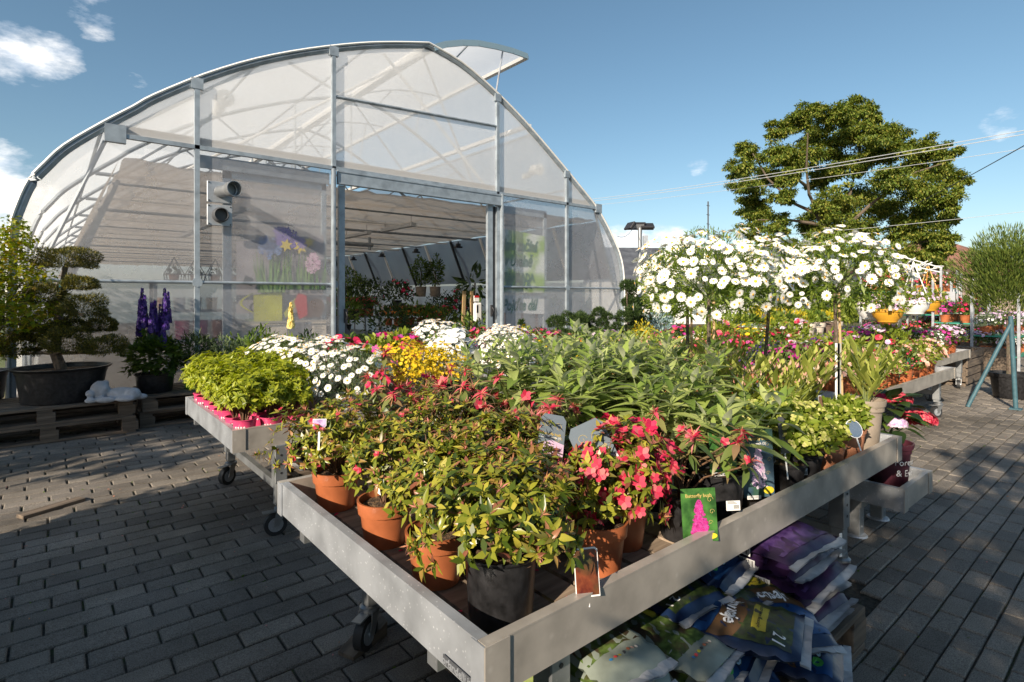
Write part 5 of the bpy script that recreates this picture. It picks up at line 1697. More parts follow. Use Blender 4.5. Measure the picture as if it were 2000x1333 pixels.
# plant tags on the near bench
def photo_tag(label, x, y, D, wpx, hpx, rz, ground, spike, spikemat, text_=None, tilt=0.):
    "picture tag: printed ground, flower spike built of small flat blossoms, yellow price spot, white foot"
    p = atd(x, y, D); w_, h_ = wpx * D / FPX, hpx * D / FPX
    t = thing('plant_tag', label, 'plant tag', p, 'picture tags on the near bench', rz); t.rotation_euler = (R(90 + tilt), 0, rz)
    b = MB(); b.box(-w_ / 2, w_ / 2, -h_ / 2, h_ / 2, -.0012, -.0002); b.build('card', ground, t)
    q = []
    for i in range(200 if spike else 0):
        f = rnd.random(); ww = w_ * .24 * (1 - f) ** .8 + .002
        q.append((rnd.uniform(-ww, ww), -h_ * .36 + h_ * .62 * f, .0004 + rnd.random() * .0012))
    if q:
        P = np.array(q); k = len(P)
        n_ = NP(); n_.add(scatter(FT_four, P, np.tile([0, 0, 1.], (k, 1)) + .15 * unit(k), unit(k), rng.uniform(.0022, .0042, k) * w_ / .075)); n_.build('printed_spike', M[spikemat], t, kind='stuff')
    b = MB(); b.add([(w_ * .30 + w_ * .17 * math.cos(a), -h_ * .40 + h_ * .055 * math.sin(a), .0022) for a in np.linspace(0, 6.283, 15)[:-1]], [list(range(14))]); b.build('price_spot', col('print_yellow2', (.7, .55, .03), .5), t)
    b = MB(); b.box(-w_ * .4, w_ * .05, -h_ * .5 - .006, -h_ * .5 + .006, -.0001, .0008); b.build('bar_code_foot', M['white'], t)
    b = MB()
    for i in range(9): b.box(-w_ * .36 + i * w_ * .04, -w_ * .345 + i * w_ * .04, -h_ * .5 - .003, -h_ * .5 + .005, .0009, .0011)
    o = b.build('printed_bars', M['black'], t); o['kind'] = 'stuff'
    # gold scrolls
    b = MB()
    for (cx_, cy_, rr_) in [(.32, .28, .10), (.36, .05, .08), (.30, -.15, .07)]:
        pts = [(w_ * (cx_ + rr_ * (1 - i / 14) * math.cos(i * .6)), h_ * cy_ + w_ * rr_ * (1 - i / 14) * math.sin(i * .6), .0016) for i in range(13)]
        b.tube(pts, .0005, 4)
    o = b.build('gold_scroll', col('gold_print', (.55, .42, .14), .5), t); o['kind'] = 'stuff'
    text('lettering', 'Butterfly bush', w_ * .135, col('gold_print', (.55, .42, .14)), t, (0, h_ * .36, .0012))
    if text_: text('lettering', text_, w_ * .11, M['white'], t, (-.0, h_ * .29, .0012))
    return t


grn = two_noise('tag_green', (.02, .07, .015), (.07, .2, .04), (.03, .10, .03), 30, 9, .35, .0)
gbl = two_noise('tag_blue', (.03, .06, .10), (.07, .12, .16), (.04, .10, .05), 30, 9, .35, .0)
photo_tag('plant tag with a magenta flower spike on green, hanging over the rim', 1366, 1006, 1.52, 72, 100, R(-32), grn, True, 'petalm', tilt=-8)
photo_tag('tall plant tag with a violet flower spike on blue, over the rim', 1481, 905, 1.86, 64, 130, R(-32), gbl, True, 'petalv2' if 'petalv2' in M else 'petall', "Lochinch (2)", tilt=-4)
photo_tag('plant tag with a dark magenta spike behind the two front tags', 1412, 880, 1.80, 58, 90, R(-28), grn, True, 'petalm', tilt=-4)


def grey_tag(label, x, y, D, w_, rz, roll):
    t = thing('plant_tag', label, 'plant tag', atd(x, y, D), 'grey leaf-patterned tags', rz); t.rotation_euler = Euler((R(72), roll, rz))
    b = MB(); h_ = w_ * 1.5
    pts = [(-w_ / 2, -h_ / 2), (w_ / 2, -h_ / 2), (w_ / 2, h_ * .38), (w_ * .36, h_ / 2), (-w_ * .36, h_ / 2), (-w_ / 2, h_ * .38)]
    b.add([(p[0], p[1], 0) for p in pts] + [(p[0], p[1], -.001) for p in pts], [list(range(6)), list(range(11, 5, -1))] + [[i, i + 6, (i + 1) % 6 + 6, (i + 1) % 6] for i in range(6)])
    b.build('card', col('tag_slate', (.13, .16, .19), .35), t)
    b = MB()
    for (cx_, cy_, rr_, s) in [(-.2, .25, .14, 1), (.22, .2, .18, -1), (.25, -.1, .16, 1)]:
        b.tube([(w_ * (cx_ + s * rr_ * (1 - i / 16) * math.cos(i * .55)), h_ * cy_ + w_ * rr_ * (1 - i / 16) * math.sin(i * .55), .001) for i in range(14)], .0005, 4)
    b.build('gold_scroll', M['gold_print'], t)['kind'] = 'stuff'
    text('lettering', 'Butterfly bush', w_ * .13, M['gold_print'], t, (-w_ * .02, h_ * .02, .0012)); text('lettering', 'Buzz Magenta (1)', w_ * .11, M['white'], t, (-w_ * .02, -h_ * .06, .0012))
    b = MB(); b.add([(-w_ / 2, -h_ / 2, .0008), (w_ / 2, -h_ / 2, .0008), (w_ / 2, -h_ * .2, .0008), (0, -h_ * .12, .0008), (-w_ / 2, -h_ * .25, .0008)], [[0, 1, 2, 3, 4]]); b.build('printed_blossom', M['petall'], t)


grey_tag('grey plant tag with gold scrolls, larger and nearer one', 1163, 880, 1.52, .105, R(-30), R(-22))
grey_tag('grey plant tag with gold scrolls, smaller one farther left', 1078, 850, 1.65, .08, R(-30), R(12))


def stake_tag(label, p, w_, h_, rz, mat, shape='shield', body=None, stick=.1, tilt=-10, fr='white'):
    t = thing('plant_tag', label, 'plant tag', p); t.rotation_euler = (R(90 + tilt), 0, rz)
    if shape == 'shield': pts = [(-.5, .5), (.5, .5), (.5, -.1), (.25, -.42), (0, -.5), (-.25, -.42), (-.5, -.1)]
    elif shape == 'round': pts = [(.5 * math.cos(a), .5 * math.sin(a)) for a in np.linspace(0, 6.283, 21)[:-1]]
    else: pts = [(-.5, -.5), (.5, -.5), (.5, .45), (.4, .5), (-.4, .5), (-.5, .45)]
    n = len(pts)
    b = MB(); vs = [(q[0] * w_, q[1] * h_, 0) for q in pts] + [(q[0] * w_, q[1] * h_, -.001) for q in pts]
    b.add(vs, [list(range(n)), list(range(2 * n - 1, n - 1, -1))] + [[i, i + n, (i + 1) % n + n, (i + 1) % n] for i in range(n)]); b.build('card', M[fr], t)
    b = MB(); b.add([(q[0] * w_ * .93, q[1] * h_ * .93 + h_ * .0, .0006) for q in pts], [list(range(n))]); b.build('printed_picture', mat, t)
    if stick: b = MB(); b.box(-.003, .003, -h_ / 2 - stick, -h_ / 2, -.0018, -.0008); b.build('stick', M['white'], t)
    if body: text('lettering', body, w_ * .2, M['white'], t, (0, 0, .0012))
    return t


lil = two_noise('tag_lilac', (.22, .12, .34), (.55, .42, .62), (.4, .3, .5), 80, 30, .4, .0)
redp = two_noise('tag_red', (.08, .012, .008), (.20, .05, .02), (.04, .04, .015), 60, 9, .3, .0)
mir = solid('mirror_label', (.7, .7, .68), .12, .9)
stake_tag('white shield tag with lilac picture in the far corner azalea', atd(624, 830, 1.75), .042, .036, R(-35), lil, 'shield', stick=.06)
stake_tag('clear tag with dark red picture standing at the long rim', atz(1146, 1118, .6), (.055), .10, R(-28), redp, 'rect', stick=.02, tilt=-12)
stake_tag('round shiny label in the clay pot by the tall grey pot', atd(1668, 838, 2.25), .075, .075, R(-30), mir, 'round', stick=.05, tilt=-25)
stake_tag('slim dark tag lettered in white beside the violet tag', atd(1530, 850, 2.0), .04, .13, R(-20), M['darkgrey'], 'rect', 'jué', stick=.09, tilt=-8, fr='darkgrey')
stake_tag('thin weathered stick tag leaning in the lime flowered shrub', atd(1605, 800, 2.2), .018, .11, R(-20), M['twig'], 'rect', stick=.1, fr='grey')
for (lb, x, y, D, w_) in [('white bar code label on the black pot under the magenta tag', 1432, 988, 1.62, .042), ('white bar code label on the black pot right of the violet tag', 1568, 922, 2.13, .038), ('small white label on the right clay pot', 1622, 903, 2.3, .02)]:
    t = thing('pot_label', lb, 'label', atd(x, y, D)); t.rotation_euler = (R(84), 0, R(-34))
    b = MB(); b.box(-w_ / 2, w_ / 2, -w_ * .33, w_ * .33, -.0004, .0004); b.build('card', M['white'], t)
    b = MB()
    for i in range(10): b.box(w_ * (.02 + i * .042), w_ * (.04 + i * .042), -w_ * .22, w_ * .05, .0005, .0008)
    for i in range(3): b.box(-w_ * .42, w_ * (.3 - .1 * i), w_ * (.12 + .07 * i), w_ * (.15 + .07 * i), .0005, .0008)
    b.build('printed_bars', M['black'], t)['kind'] = 'stuff'
# fallen petals and leaves on the bench and path
q = NP(); k = 60
P = np.stack([rng.uniform(.65, 1.5, k), rng.uniform(.84, 1.95, k), np.full(k, .478)], 1)
q.add(scatter(T_ov, P, unit(k) * np.array([1, 1, .1]), np.tile([0, 0, 1.], (k, 1)), rng.uniform(.01, .02, k)))
o = q.build('fallen_petals', M['petalr'], b1, kind='stuff'); o.location = (-B1[0], -B1[2], 0)


# ------------------------------------------------------------------ daisy standards
def standard(label, x, y, hs, hz, R_, H_, nfl, lean=(0, 0), fs=.0218, stake='cane', nm='daisy_tree'):
    t = thing(nm, label, 'daisy tree', (x, y, ZF), 'daisies trained as standards')
    pot(t, .09, .15, 'blackpot', .8, .1)
    top = Vector((lean[0], lean[1], hz))
    b = MB(); b.tube([(0, 0, .1), Vector((lean[0] * .3, lean[1] * .3, hz * .45)), top], .011, 8, r1=.008); b.build('trunk', M['bark'], t)
    if stake: b = MB(); b.tube([(.025, -.01, .1), (.022 + lean[0], lean[1] - .01, hz)], .006 if stake == 'cane' else .012, 8); b.build('stake', M[stake], t)
    for i in range(7):
        pass
    tips = [(lean[0] + R_ * .7 * math.cos(a), lean[1] + R_ * .7 * math.sin(a), hz + H_ * rnd.uniform(-.1, .8)) for a in np.linspace(0, 6.2, 12)]
    b = MB()
    for q_ in tips: b.tube([top - Vector((0, 0, .03)), top.lerp(Vector(q_), .5) + Vector((0, 0, .02)), q_], .004, 4, 0, False, .0015)
    b.build('branches', M['gstem'], t)['kind'] = 'stuff'
    zc = hz + H_ * .08
    n1 = 5200
    P, Nn = dome(n1, R_ * .93, R_ * .93, H_ * .95, zc, .45, -.5, .10)
    P += np.array([lean[0], lean[1], 0])
    d = Nn + .8 * unit(len(P)) + np.array([0, 0, .1])
    q = NP(); q.add(scatter(T_s, P, d, unit(len(P)), rng.uniform(.55, 1.3, len(P)) * .026, rng.uniform(.6, 1.2, len(P)) * .012)); 
    P2, N2 = dome(160, R_ * .85, R_ * .85, H_ * .5, zc, .7, -.9, .1); km = P2[:, 2] < zc + .02; P2 = P2[km] + np.array([lean[0], lean[1], -.015]); N2 = N2[km]
    a_, b_, c_, d_ = whorl(P2, N2 * np.array([1, 1, .2]), 6, .045, (30, 90), -.3); q.add(scatter(T_s2, a_, b_, c_, d_ * 1.2))
    q.build('foliage', M['dfol2'], t, kind='stuff')
    P, Nn = dome(nfl * 3, R_, R_, H_, zc, .88, -.42, .16)
    P += np.array([lean[0], lean[1], 0])
    keep = []
    for i in range(len(P)):
        if Nn[i][2] < .1 and rnd.random() < .66: continue
        if all(np.sum((P[i] - P[j]) ** 2) > (fs * 1.12) ** 2 for j in keep): keep.append(i)
        if len(keep) >= nfl: break
    A = Nn + .6 * unit(len(P)) + np.array([-.15, -.15, .25])
    for i in keep: piece('flower', DM[i % 2], t, P[i] + Nn[i] * .018 * rnd.random(), A[i], (rnd.random(), rnd.random(), rnd.random()), fs * rnd.choice((.5, .72, .85, .95, 1., 1.08)))
    return t


standard('large daisy tree at the left of the four, nearest the greenhouse', 2.15, 1.27, 0, .74, .295, .235, 299, (.0, -.0))
standard('daisy tree behind the left one, with two canes', 2.60, 1.66, 0, .77, .26, .22, 210)
standard('daisy tree with a dark leaning stem in the middle', 2.80, 1.36, 0, .77, .29, .215, 260, (.06, -.02), stake=None)
standard('daisy tree tied to a white metal pole on the right', 2.92, 1.04, 0, .77, .32, .235, 299, (.0, .02), stake='cane')
po = MB(); po.box(-.012, .012, -.004, .004, 0, .5); po.box(-.012, -.006, -.004, .014, 0, .5)
o = po.build('metal_pole', M['white'], None, (2.87, 1.02, .48)); tag(o, 'flat white metal pole beside the right daisy tree stem', 'pole')

# ------------------------------------------------------------------ small bench: hydrangea
def hydrangea(label, loc, heads, potmat='plum', R_=.16, nl=70, zc=.36, potr=.105, poth=.24):
    t = thing('hydrangea', label, 'hydrangea', loc)
    pot(t, potr, poth, 'purplepot', .74, .12)
    me = leafmesh('hyd', 'dark', t_leafv(.62, .22, .06, 5)); me2 = leafmesh('hyd2', 'mid', t_leafv(.62, .22, .06, 5))
    P, Nn = dome(nl * 2, R_, R_, .13, zc, .6, -.5, .1)
    for i in range(min(nl, len(P))):
        piece('leaf', me if rnd.random() < .6 else me2, t, P[i] * np.array([.6, .6, 1]), Nn[i] * np.array([1, 1, .3]) + np.array([0, 0, -.1]), (Nn[i][0] * .4, Nn[i][1] * .4, 1), rnd.uniform(.08, .125))
    stems(t, (0, 0, poth * .9), [h[:3] for h in heads], .0045, 'gstem', r1=.003)
    for (x, y, z, r, fm) in heads:
        D_ = unit(420); D_ = D_[D_[:, 2] > -.25]
        P = D_ * np.array([r, r, r * .55]) * rng.uniform(.85, 1.05, (len(D_), 1)) + np.array([x, y, z])
        q = NP(); q.add(scatter(FT_four, P, D_ + .3 * unit(len(D_)), unit(len(D_)), rng.uniform(.008, .0115, len(D_)))); q.build('flower_head', M[fm], t)
    return t


hy = hydrangea('pink hydrangea in the dark plum pot on the small low bench', (3.33, .95, .216), [(.07, -.03, .47, .062, 'hydp'), (.13, -.10, .36, .075, 'hydp'), (-.04, .05, .44, .05, 'petalr'), (-.12, -.02, .36, .04, 'hydw')] if False else
               [(.06, -.02, .45, .066, 'petalp'), (.15, -.09, .345, .08, 'petalp'), (-.0, .06, .45, .05, 'petalr'), (-.10, -.06, .355, .045, 'petall')])
text('lettering', 'Forever', .05, M['white'], hy, curve=lambda a, c: (.104 * math.sin(a / .104 + .05), -.104 * math.cos(a / .104 + .05), .17 + c), extrude=.0004, name='lettering') if False else None


def potcurve(r, z0, phi):
    return lambda a, c: (r * math.sin(phi + a / r), -r * math.cos(phi + a / r), z0 + c)


text('lettering', 'Forever', .045, M['white'], hy, curve=potcurve(.1005, .155, R(-20)), extrude=.0002)
text('lettering', '& Ever', .045, M['white'], hy, curve=potcurve(.0965, .10, R(-20)), extrude=.0002)
mass('flowering_shrub', 'dark magenta sedum-like flowers behind the hydrangea', 'shrub', (3.3, 1.35, .216), .2, .12, 'mid', .04, 700, (('petalm', 160, .012, 'four'),), .09, .2, 'blackpot', T_ov)
mass('flowering_shrub', 'green bush left of the hydrangea with pale pink tufts', 'shrub', (3.22, 1.12, .216), .13, .15, 'lite', .045, 500, (('petall', 60, .011, 'four'),), .08, .2, 'blackpot', T_leaf)

# ------------------------------------------------------------------ second bench
ORD = ['first', 'second', 'third', 'fourth', 'fifth', 'sixth', 'seventh', 'eighth']
protos = []
for i in range(3):
    p = azalea('azalea', 'x', 'azalea', (0, 0, 0), .095, .115, .054, .118, 'pinkpot', ntip=120, ls=.032, mats=('azy', 'azy'), fl=0, spent=0, z0=.235, lip=0, taper=.72)
    text('lettering', 'o o o o', .016, M['white'], p, curve=potcurve(.0512, .085, R(-38)), extrude=.0002, bold=.03)
    protos.append(p)
k = 0
for c_ in range(4):
    for r_i in range(8):
        if c_ == 3 and r_i < 2: continue
        x = .745 + c_ * .122 + rnd.uniform(-.006, .006); y = 2.965 + r_i * .135 + rnd.uniform(-.008, .008)
        p = protos[k % 3] if k < 3 else copy_tree(protos[k % 3])
        p.location = (x, y, .476); p.rotation_euler = (0, 0, rnd.uniform(-.3, .3)); s_ = rnd.uniform(.92, 1.12); p.scale = (s_, s_, s_)
        p['label'] = 'yellow-green azalea in pink pot, %s from front, %s row from the left rim' % (ORD[r_i], ORD[c_]); p['group'] = 'azaleas in pink pots'
        k += 1
daisy('daisy', 'white daisy dome in the white pot at the front of the bench', (1.33, 3.02, .476), .235, .20, 150, .020, .085, .17, 'bluepot', nleaf=3200, low=-.5, ftop=-.25)
daisy('daisy', 'dense white daisy mound behind the front white pot', (1.32, 3.45, .476), .26, .2, 299, .0205, .1, .17, 'whitepot', nleaf=2200, low=-.3, zc=.25)
daisy('daisy', 'dense white daisy mound at the far left, behind the pink pots', (1.22, 3.85, .476), .25, .2, 290, .0205, .1, .17, 'whitepot', nleaf=2000, low=-.3, zc=.26)
mass('yellow_flowers', 'dense yellow flowered plant at the front of the second bench', 'yellow flowers', (1.70, 3.07, .476), .21, .2, 'gold', .02, 1500, (('petaly', 520, .010, 'pet'),), .09, .13, 'blackpot')
mass('yellow_flowers', 'yellow flowered plant behind the leggy rhododendron', 'yellow flowers', (1.95, 3.05, .476), .19, .18, 'gold', .02, 1100, (('petaly', 400, .010, 'pet'),), .09, .13, 'blackpot')
mass('geranium', 'pink and magenta geranium with bright green leaves behind the yellow flowers', 'geranium', (1.86, 3.52, .476), .21, .17, 'lite', .05, 700, (('petalm', 26, .026, 'five'), ('petalp', 40, .026, 'five'), ('petalr', 26, .026, 'five')), .09, .2, 'terra', T_ov)
daisy('daisy', 'tall dome of white daisies in front of the doorway', (2.35, 3.72, .476), .27, .24, 299, .0205, .1, .17, 'whitepot', nleaf=2000, low=-.3, zc=.3)
daisy('daisy', 'wide dome of white daisies right of the doorway dome', (2.62, 3.25, .476), .27, .22, 299, .021, .1, .17, 'whitepot', nleaf=2000, low=-.3, zc=.27)
daisy('daisy', 'dome of white daisies at the right end of the second bench', (2.93, 3.55, .476), .24, .22, 270, .0205, .1, .17, 'whitepot', nleaf=1800, low=-.3, zc=.25)
mass('petunia', 'pure white petunia between the daisy domes', 'petunia', (2.18, 3.30, .476), .17, .2, 'mid', .04, 400, (('petalw', 150, .03, 'pet'),), .09, .17, 'blackpot', T_ov)
mass('petunia', 'crimson petunia behind the white daisies', 'petunia', (1.62, 3.78, .476), .16, .17, 'mid', .04, 400, (('petalr', 70, .026, 'pet'),), .09, .17, 'blackpot', T_ov)

# ------------------------------------------------------------------ left: pallets' plants, statue, maple
def tube_obj(name, parent, pts, r, mat, r1=None, n=8):
    b = MB(); b.tube(pts, r, n, r1=r1); return b.build(name, M[mat], parent)


def pads_plant(label, base, pads, potr, poth, potmat, leaf='bons', dens=1., trunk=None, ls=.03, group=None, name='cloud_pruned_tree', tr=.03, padname='foliage_pad', potobj=True):
    "pads: (offset vector, rx, rz)"
    t = thing(name, label, 'topiary', base, group)
    if potobj: pot(t, potr, poth, potmat, .82, .08)
    if trunk: b = MB(); b.tube(trunk, tr, 8, r1=tr * .4); b.build('trunk', M['bark'], t)
    for (o_, rx, rz) in pads:
        o_ = Vector(o_)
        if trunk:
            near_ = min((Vector(q) for q in trunk), key=lambda q: (q - o_).length + max(0, q.z - o_.z) * 2)
            b = MB(); b.tube([near_, near_.lerp(o_, .5) + Vector((0, 0, -.02)), o_ - Vector((0, 0, rz * .4))], tr * .45, 6, r1=tr * .2); b.build('branch', M['bark'], t)
        n = int(1500 * dens * (rx / .15) ** 1.3)
        P, Nn = dome(n, rx, rx * .9, rz, 0, .55, -.75, .16)
        P[:, 2] = np.where(P[:, 2] < 0, P[:, 2] * .6, P[:, 2])
        q = NP(); q.add(scatter(T_s, P, Nn + .75 * unit(len(P)) + np.array([0, 0, .35]), unit(len(P)), rng.uniform(.6, 1.35, len(P)) * ls, rng.uniform(.6, 1.2, len(P)) * ls * .6))
        o2 = q.build(padname, M[leaf], t, tuple(o_)); o2['kind'] = 'stuff'
    return t


def cl(x, y, D, bx):
    p = atd(x, y, D); return (p.x - bx[0], p.y - bx[1], p.z - bx[2])


bb_ = atd(122, 780, 4.9); bb_ = (bb_.x, bb_.y, .288)
pl = []
for (x, y, rx, rz, dd) in [(132, 510, 52, 27, 0), (155, 557, 32, 18, -.05), (87, 582, 40, 27, -.08), (166, 606, 40, 32, -.12), (197, 639, 31, 19, .0), (207, 680, 38, 24, -.1), (36, 680, 44, 32, -.05), (133, 672, 40, 36, -.14), (20, 622, 36, 30, .05), (95, 634, 34, 26, .1), (118, 604, 22, 18, .12), (142, 640, 26, 20, -.02), (108, 650, 28, 20, -.1), (70, 655, 28, 20, .0)]:
    D = 4.9 + dd * 1.6; pl.append((cl(x, y, D, bb_), rx * .93 * D / FPX, rz * .98 * D / FPX))
tk = [(.0, .0, .25), cl(108, 690, 4.85, bb_), cl(112, 640, 4.9, bb_), cl(118, 600, 4.88, bb_), cl(122, 560, 4.9, bb_), cl(128, 520, 4.9, bb_)]
bt = pads_plant('cloud pruned golden cypress in a big black tub', bb_, pl, .345, .30, 'blackpot', 'bons', 3.4, tk, .022, tr=.045)
b = MB(); b.tube([Vector(cl(122, 548, 4.82, bb_)), Vector(cl(118, 560, 4.8, bb_)), Vector(cl(114, 574, 4.82, bb_))], .013, 6); b.build('blue_tape', col('tape_blue', (.03, .30, .42), .5), bt)

# maple at the frame's left edge
mb = atd(-40, 790, 4.9); mp_ = thing('maple_tree', 'young maple with lime and orange tinted leaves at the left edge', 'maple', (mb.x, mb.y, .288))
pot(mp_, .2, .26, 'blackpot', .8, .1)
b = MB()
tips = [atd(x, y, 4.75 + d) - Vector((mb.x, mb.y, .288)) for (x, y, d) in [(20, 440, 0), (50, 470, .1), (75, 500, -.1), (10, 520, .2), (-60, 450, .1), (60, 560, -.15), (-30, 560, .1), (30, 640, -.1), (-90, 600, .1), (80, 600, .1), (-60, 520, -.2)]]
for q_ in tips: b.tube([Vector((0, 0, .2)), Vector((q_.x * .3, q_.y * .3, q_.z * .55)), q_], .012, 5, 0, False, .002)
b.build('branches', M['bark'], mp_)['kind'] = 'stuff'
T_map = (np.array([(0, 0, 0), (.18, .35, 0), (.5, .45, -.05), (.25, .62, 0), (.32, .95, -.08), (.05, .72, 0), (0, 1.15, -.1), (-.05, .72, 0), (-.32, .95, -.08), (-.25, .62, 0), (-.5, .45, -.05), (-.18, .35, 0)]),
         np.array([(0, 1, 5, 7), (1, 2, 3, 5), (3, 4, 5, 3), (5, 6, 7, 5), (0, 7, 11, 0), (11, 7, 9, 10), (9, 7, 8, 9)])) if False else \
        (np.array([(0, 0, 0), (.16, .3, .02), (.55, .5, -.06), (.2, .6, 0), (.0, 1.1, -.1), (-.2, .6, 0), (-.55, .5, -.06), (-.16, .3, .02)]), np.array([(0, 1, 3, 5), (1, 2, 3, 1), (3, 4, 5, 3), (0, 5, 7, 0), (7, 5, 6, 7)]))
T_map = (T_map[0], np.array([(0, 1, 3, 5), (0, 5, 6, 7), (1, 2, 3, 0), (3, 4, 5, 0)]))
P = []
for (x, y, r) in [(15, 470, 45), (50, 470, 25), (30, 520, 55), (-50, 500, 80), (70, 540, 35), (0, 580, 60), (-80, 600, 80), (60, 610, 45), (20, 660, 50), (-60, 680, 60), (95, 600, 22), (110, 640, 22), (45, 440, 16), (22, 428, 12)]:
    c_ = np.array(atd(x, y, 4.72 + rnd.uniform(-.15, .15)) - Vector((mb.x, mb.y, .288))); k = int(r * r * .18)
    P.append(c_ + unit(k) * (rng.random((k, 1)) ** .4) * r * 4.7 / FPX * np.array([1, 1, .9]))
P = np.concatenate(P)
q = NP(); dn = np.stack([rng.normal(size=len(P)) * .8, rng.normal(size=len(P)) * .8, rng.uniform(-.9, .1, len(P))], 1)
q.add(scatter(T_map, P, dn, np.array([0, 0, 1]) + .5 * unit(len(P)), rng.uniform(.028, .052, len(P)))); q.build('foliage', M['maple'], mp_, kind='stuff')

# sleeping stone lion
sb = atd(228, 778, 4.95); t = thing('lion_statue', 'white stone figure lying curled on the pallet beside the black tub', 'statue', (sb.x, sb.y - .1, .288), rz=R(-25)); t.scale = (1.05, 1.05, 1.15)
b = MB()


def ell(b, c, r, n=14, seed=0):
    prof = [(max(1e-4, r[0] * math.sin(math.pi * i / n)), -r[2] * math.cos(math.pi * i / n)) for i in range(n + 1)]
    vs, fs = [], []
    for (rr, z) in prof:
        for j in range(16):
            a = 2 * math.pi * j / 16; vs.append((c[0] + rr * math.cos(a), c[1] + rr * math.sin(a) * r[1] / r[0], c[2] + z))
    for i in range(n):
        for j in range(16): fs.append([i * 16 + j, i * 16 + (j + 1) % 16, (i + 1) * 16 + (j + 1) % 16, (i + 1) * 16 + j])
    b.add(vs, fs, 0, True)


for (c_, r_) in [((.03, 0, .052), (.125, .062, .05)), ((-.12, -.02, .09), (.07, .06, .068)), ((-.17, -.07, .07), (.034, .03, .028)), ((-.10, .03, .13), (.025, .02, .03)), ((-.15, .02, .13), (.02, .02, .025)), ((.12, -.03, .05), (.06, .05, .05)),
                 ((-.06, -.08, .022), (.08, .03, .024)), ((.08, -.08, .022), (.07, .028, .022)), ((.17, .0, .025), (.05, .03, .022)), ((-.16, -.085, .02), (.045, .025, .02)), ((-.08, -.04, .10), (.03, .03, .03)), ((-.12, .04, .06), (.06, .05, .06))]:
    ell(b, c_, r_)
sto = solid('white_stone', (.40, .42, .46), .7, 0, .2, 22, .15)
o = b.build('body', sto, t)
md = o.modifiers.new('r', 'REMESH'); md.mode = 'VOXEL'; md.voxel_size = .008
tx = bpy.data.textures.new('stone_carving', 'CLOUDS'); tx.noise_scale = .045
md = o.modifiers.new('d', 'DISPLACE'); md.texture = tx; md.strength = .003; md.mid_level = .5

# delphiniums
def spikes(label, base, n, h, R_, flm, leaf, potr, poth, potmat, cat='delphinium', fh=.35, fr=.028, nm='delphinium', nl=500, ll=.05):
    t = thing(nm, label, cat, base)
    pot(t, potr, poth, potmat, .85, .1)
    P, Nn = dome(nl, R_, R_, h * .25, poth + h * .17, .4, -.6, .2)
    q = NP(); q.add(scatter(T_map, P, Nn + .6 * unit(len(P)), np.array([0, 0, 1]) + .5 * unit(len(P)), rng.uniform(.6, 1.3, len(P)) * ll)); q.build('foliage', M[leaf], t, kind='stuff')
    for i in range(n):
        a = 6.28 * i / n + rnd.uniform(-.3, .3); r = R_ * .6 * rnd.random() ** .5
        top = Vector((r * math.cos(a), r * math.sin(a), poth + h * rnd.uniform(.72, 1)))
        sp_ = MB(); sp_.tube([(r * .3 * math.cos(a), r * .3 * math.sin(a), poth), top], .004, 5, r1=.002); s_ = sp_.build('flower_stem', M['gstem'], t)
        k = int(105 * fh / .35)
        f = rng.random(k) ** 1.25; ph = rng.random(k) * 6.28; rr = fr * (1 - .75 * f)
        dirn = np.stack([np.cos(ph), np.sin(ph), np.full(k, .1)], 1)
        P = np.array(top) - np.array([0, 0, 1.]) * ((1 - f) * fh * rnd.uniform(.8, 1.1))[:, None] + dirn * rr[:, None]
        q = NP(); q.add(scatter(FT_pet, P, dirn, np.tile([0, 0, 1.], (k, 1)), .020 * (1 - .5 * f) * fr / .028)); q.build('spike', M[flm], s_, kind='stuff')
    return t


q_ = atv(303, 700, 6.3); spikes('deep blue delphiniums in a black pot on the right pallet', (q_.x, 6.3, .288), 13, .82, .24, 'petalv', 'mid', .17, .18, 'blackpot', nl=900, ll=.07)
q_ = atv(384, 700, 6.3); mass('grey_shrub', 'dark feathery plant in the lime green pot', 'shrub', (q_.x, 6.3, .288), .22, .22, 'dark', .06, 1200, (), .13, .2, 'greenpot', T_s2)
q_ = atv(450, 700, 6.2); mass('lavender', 'grey green lavender clump beside the lime pot', 'lavender', (q_.x, 6.2, .1), .3, .3, 'dfol', .07, 1500, (('petalv', 60, .008, 'pet'),), .12, .2, 'blackpot', T_s2)
q_ = atv(553, 700, 5.9); spikes('lupin with one tall pale yellow spike', (q_.x, 5.9, .12), 1, .98, .26, 'petalyl' if 'petalyl' in M else 'petaly', 'lite', .12, .22, 'blackpot', 'lupin', .30, .032, 'lupin', 320, .11)
q_ = atv(500, 700, 6.3); mass('shrub', 'bright green leafy plant behind the far daisy mound', 'shrub', (q_.x, 6.3, .1), .3, .35, 'mid', .08, 600, (), .12, .2, 'blackpot', T_leafn)
q_ = atv(600, 700, 6.2); mass('shrub', 'low dark green plant behind the daisies near the left door', 'shrub', (q_.x, 6.2, .1), .3, .3, 'dark', .06, 900, (), .12, .2, 'blackpot', T_s)

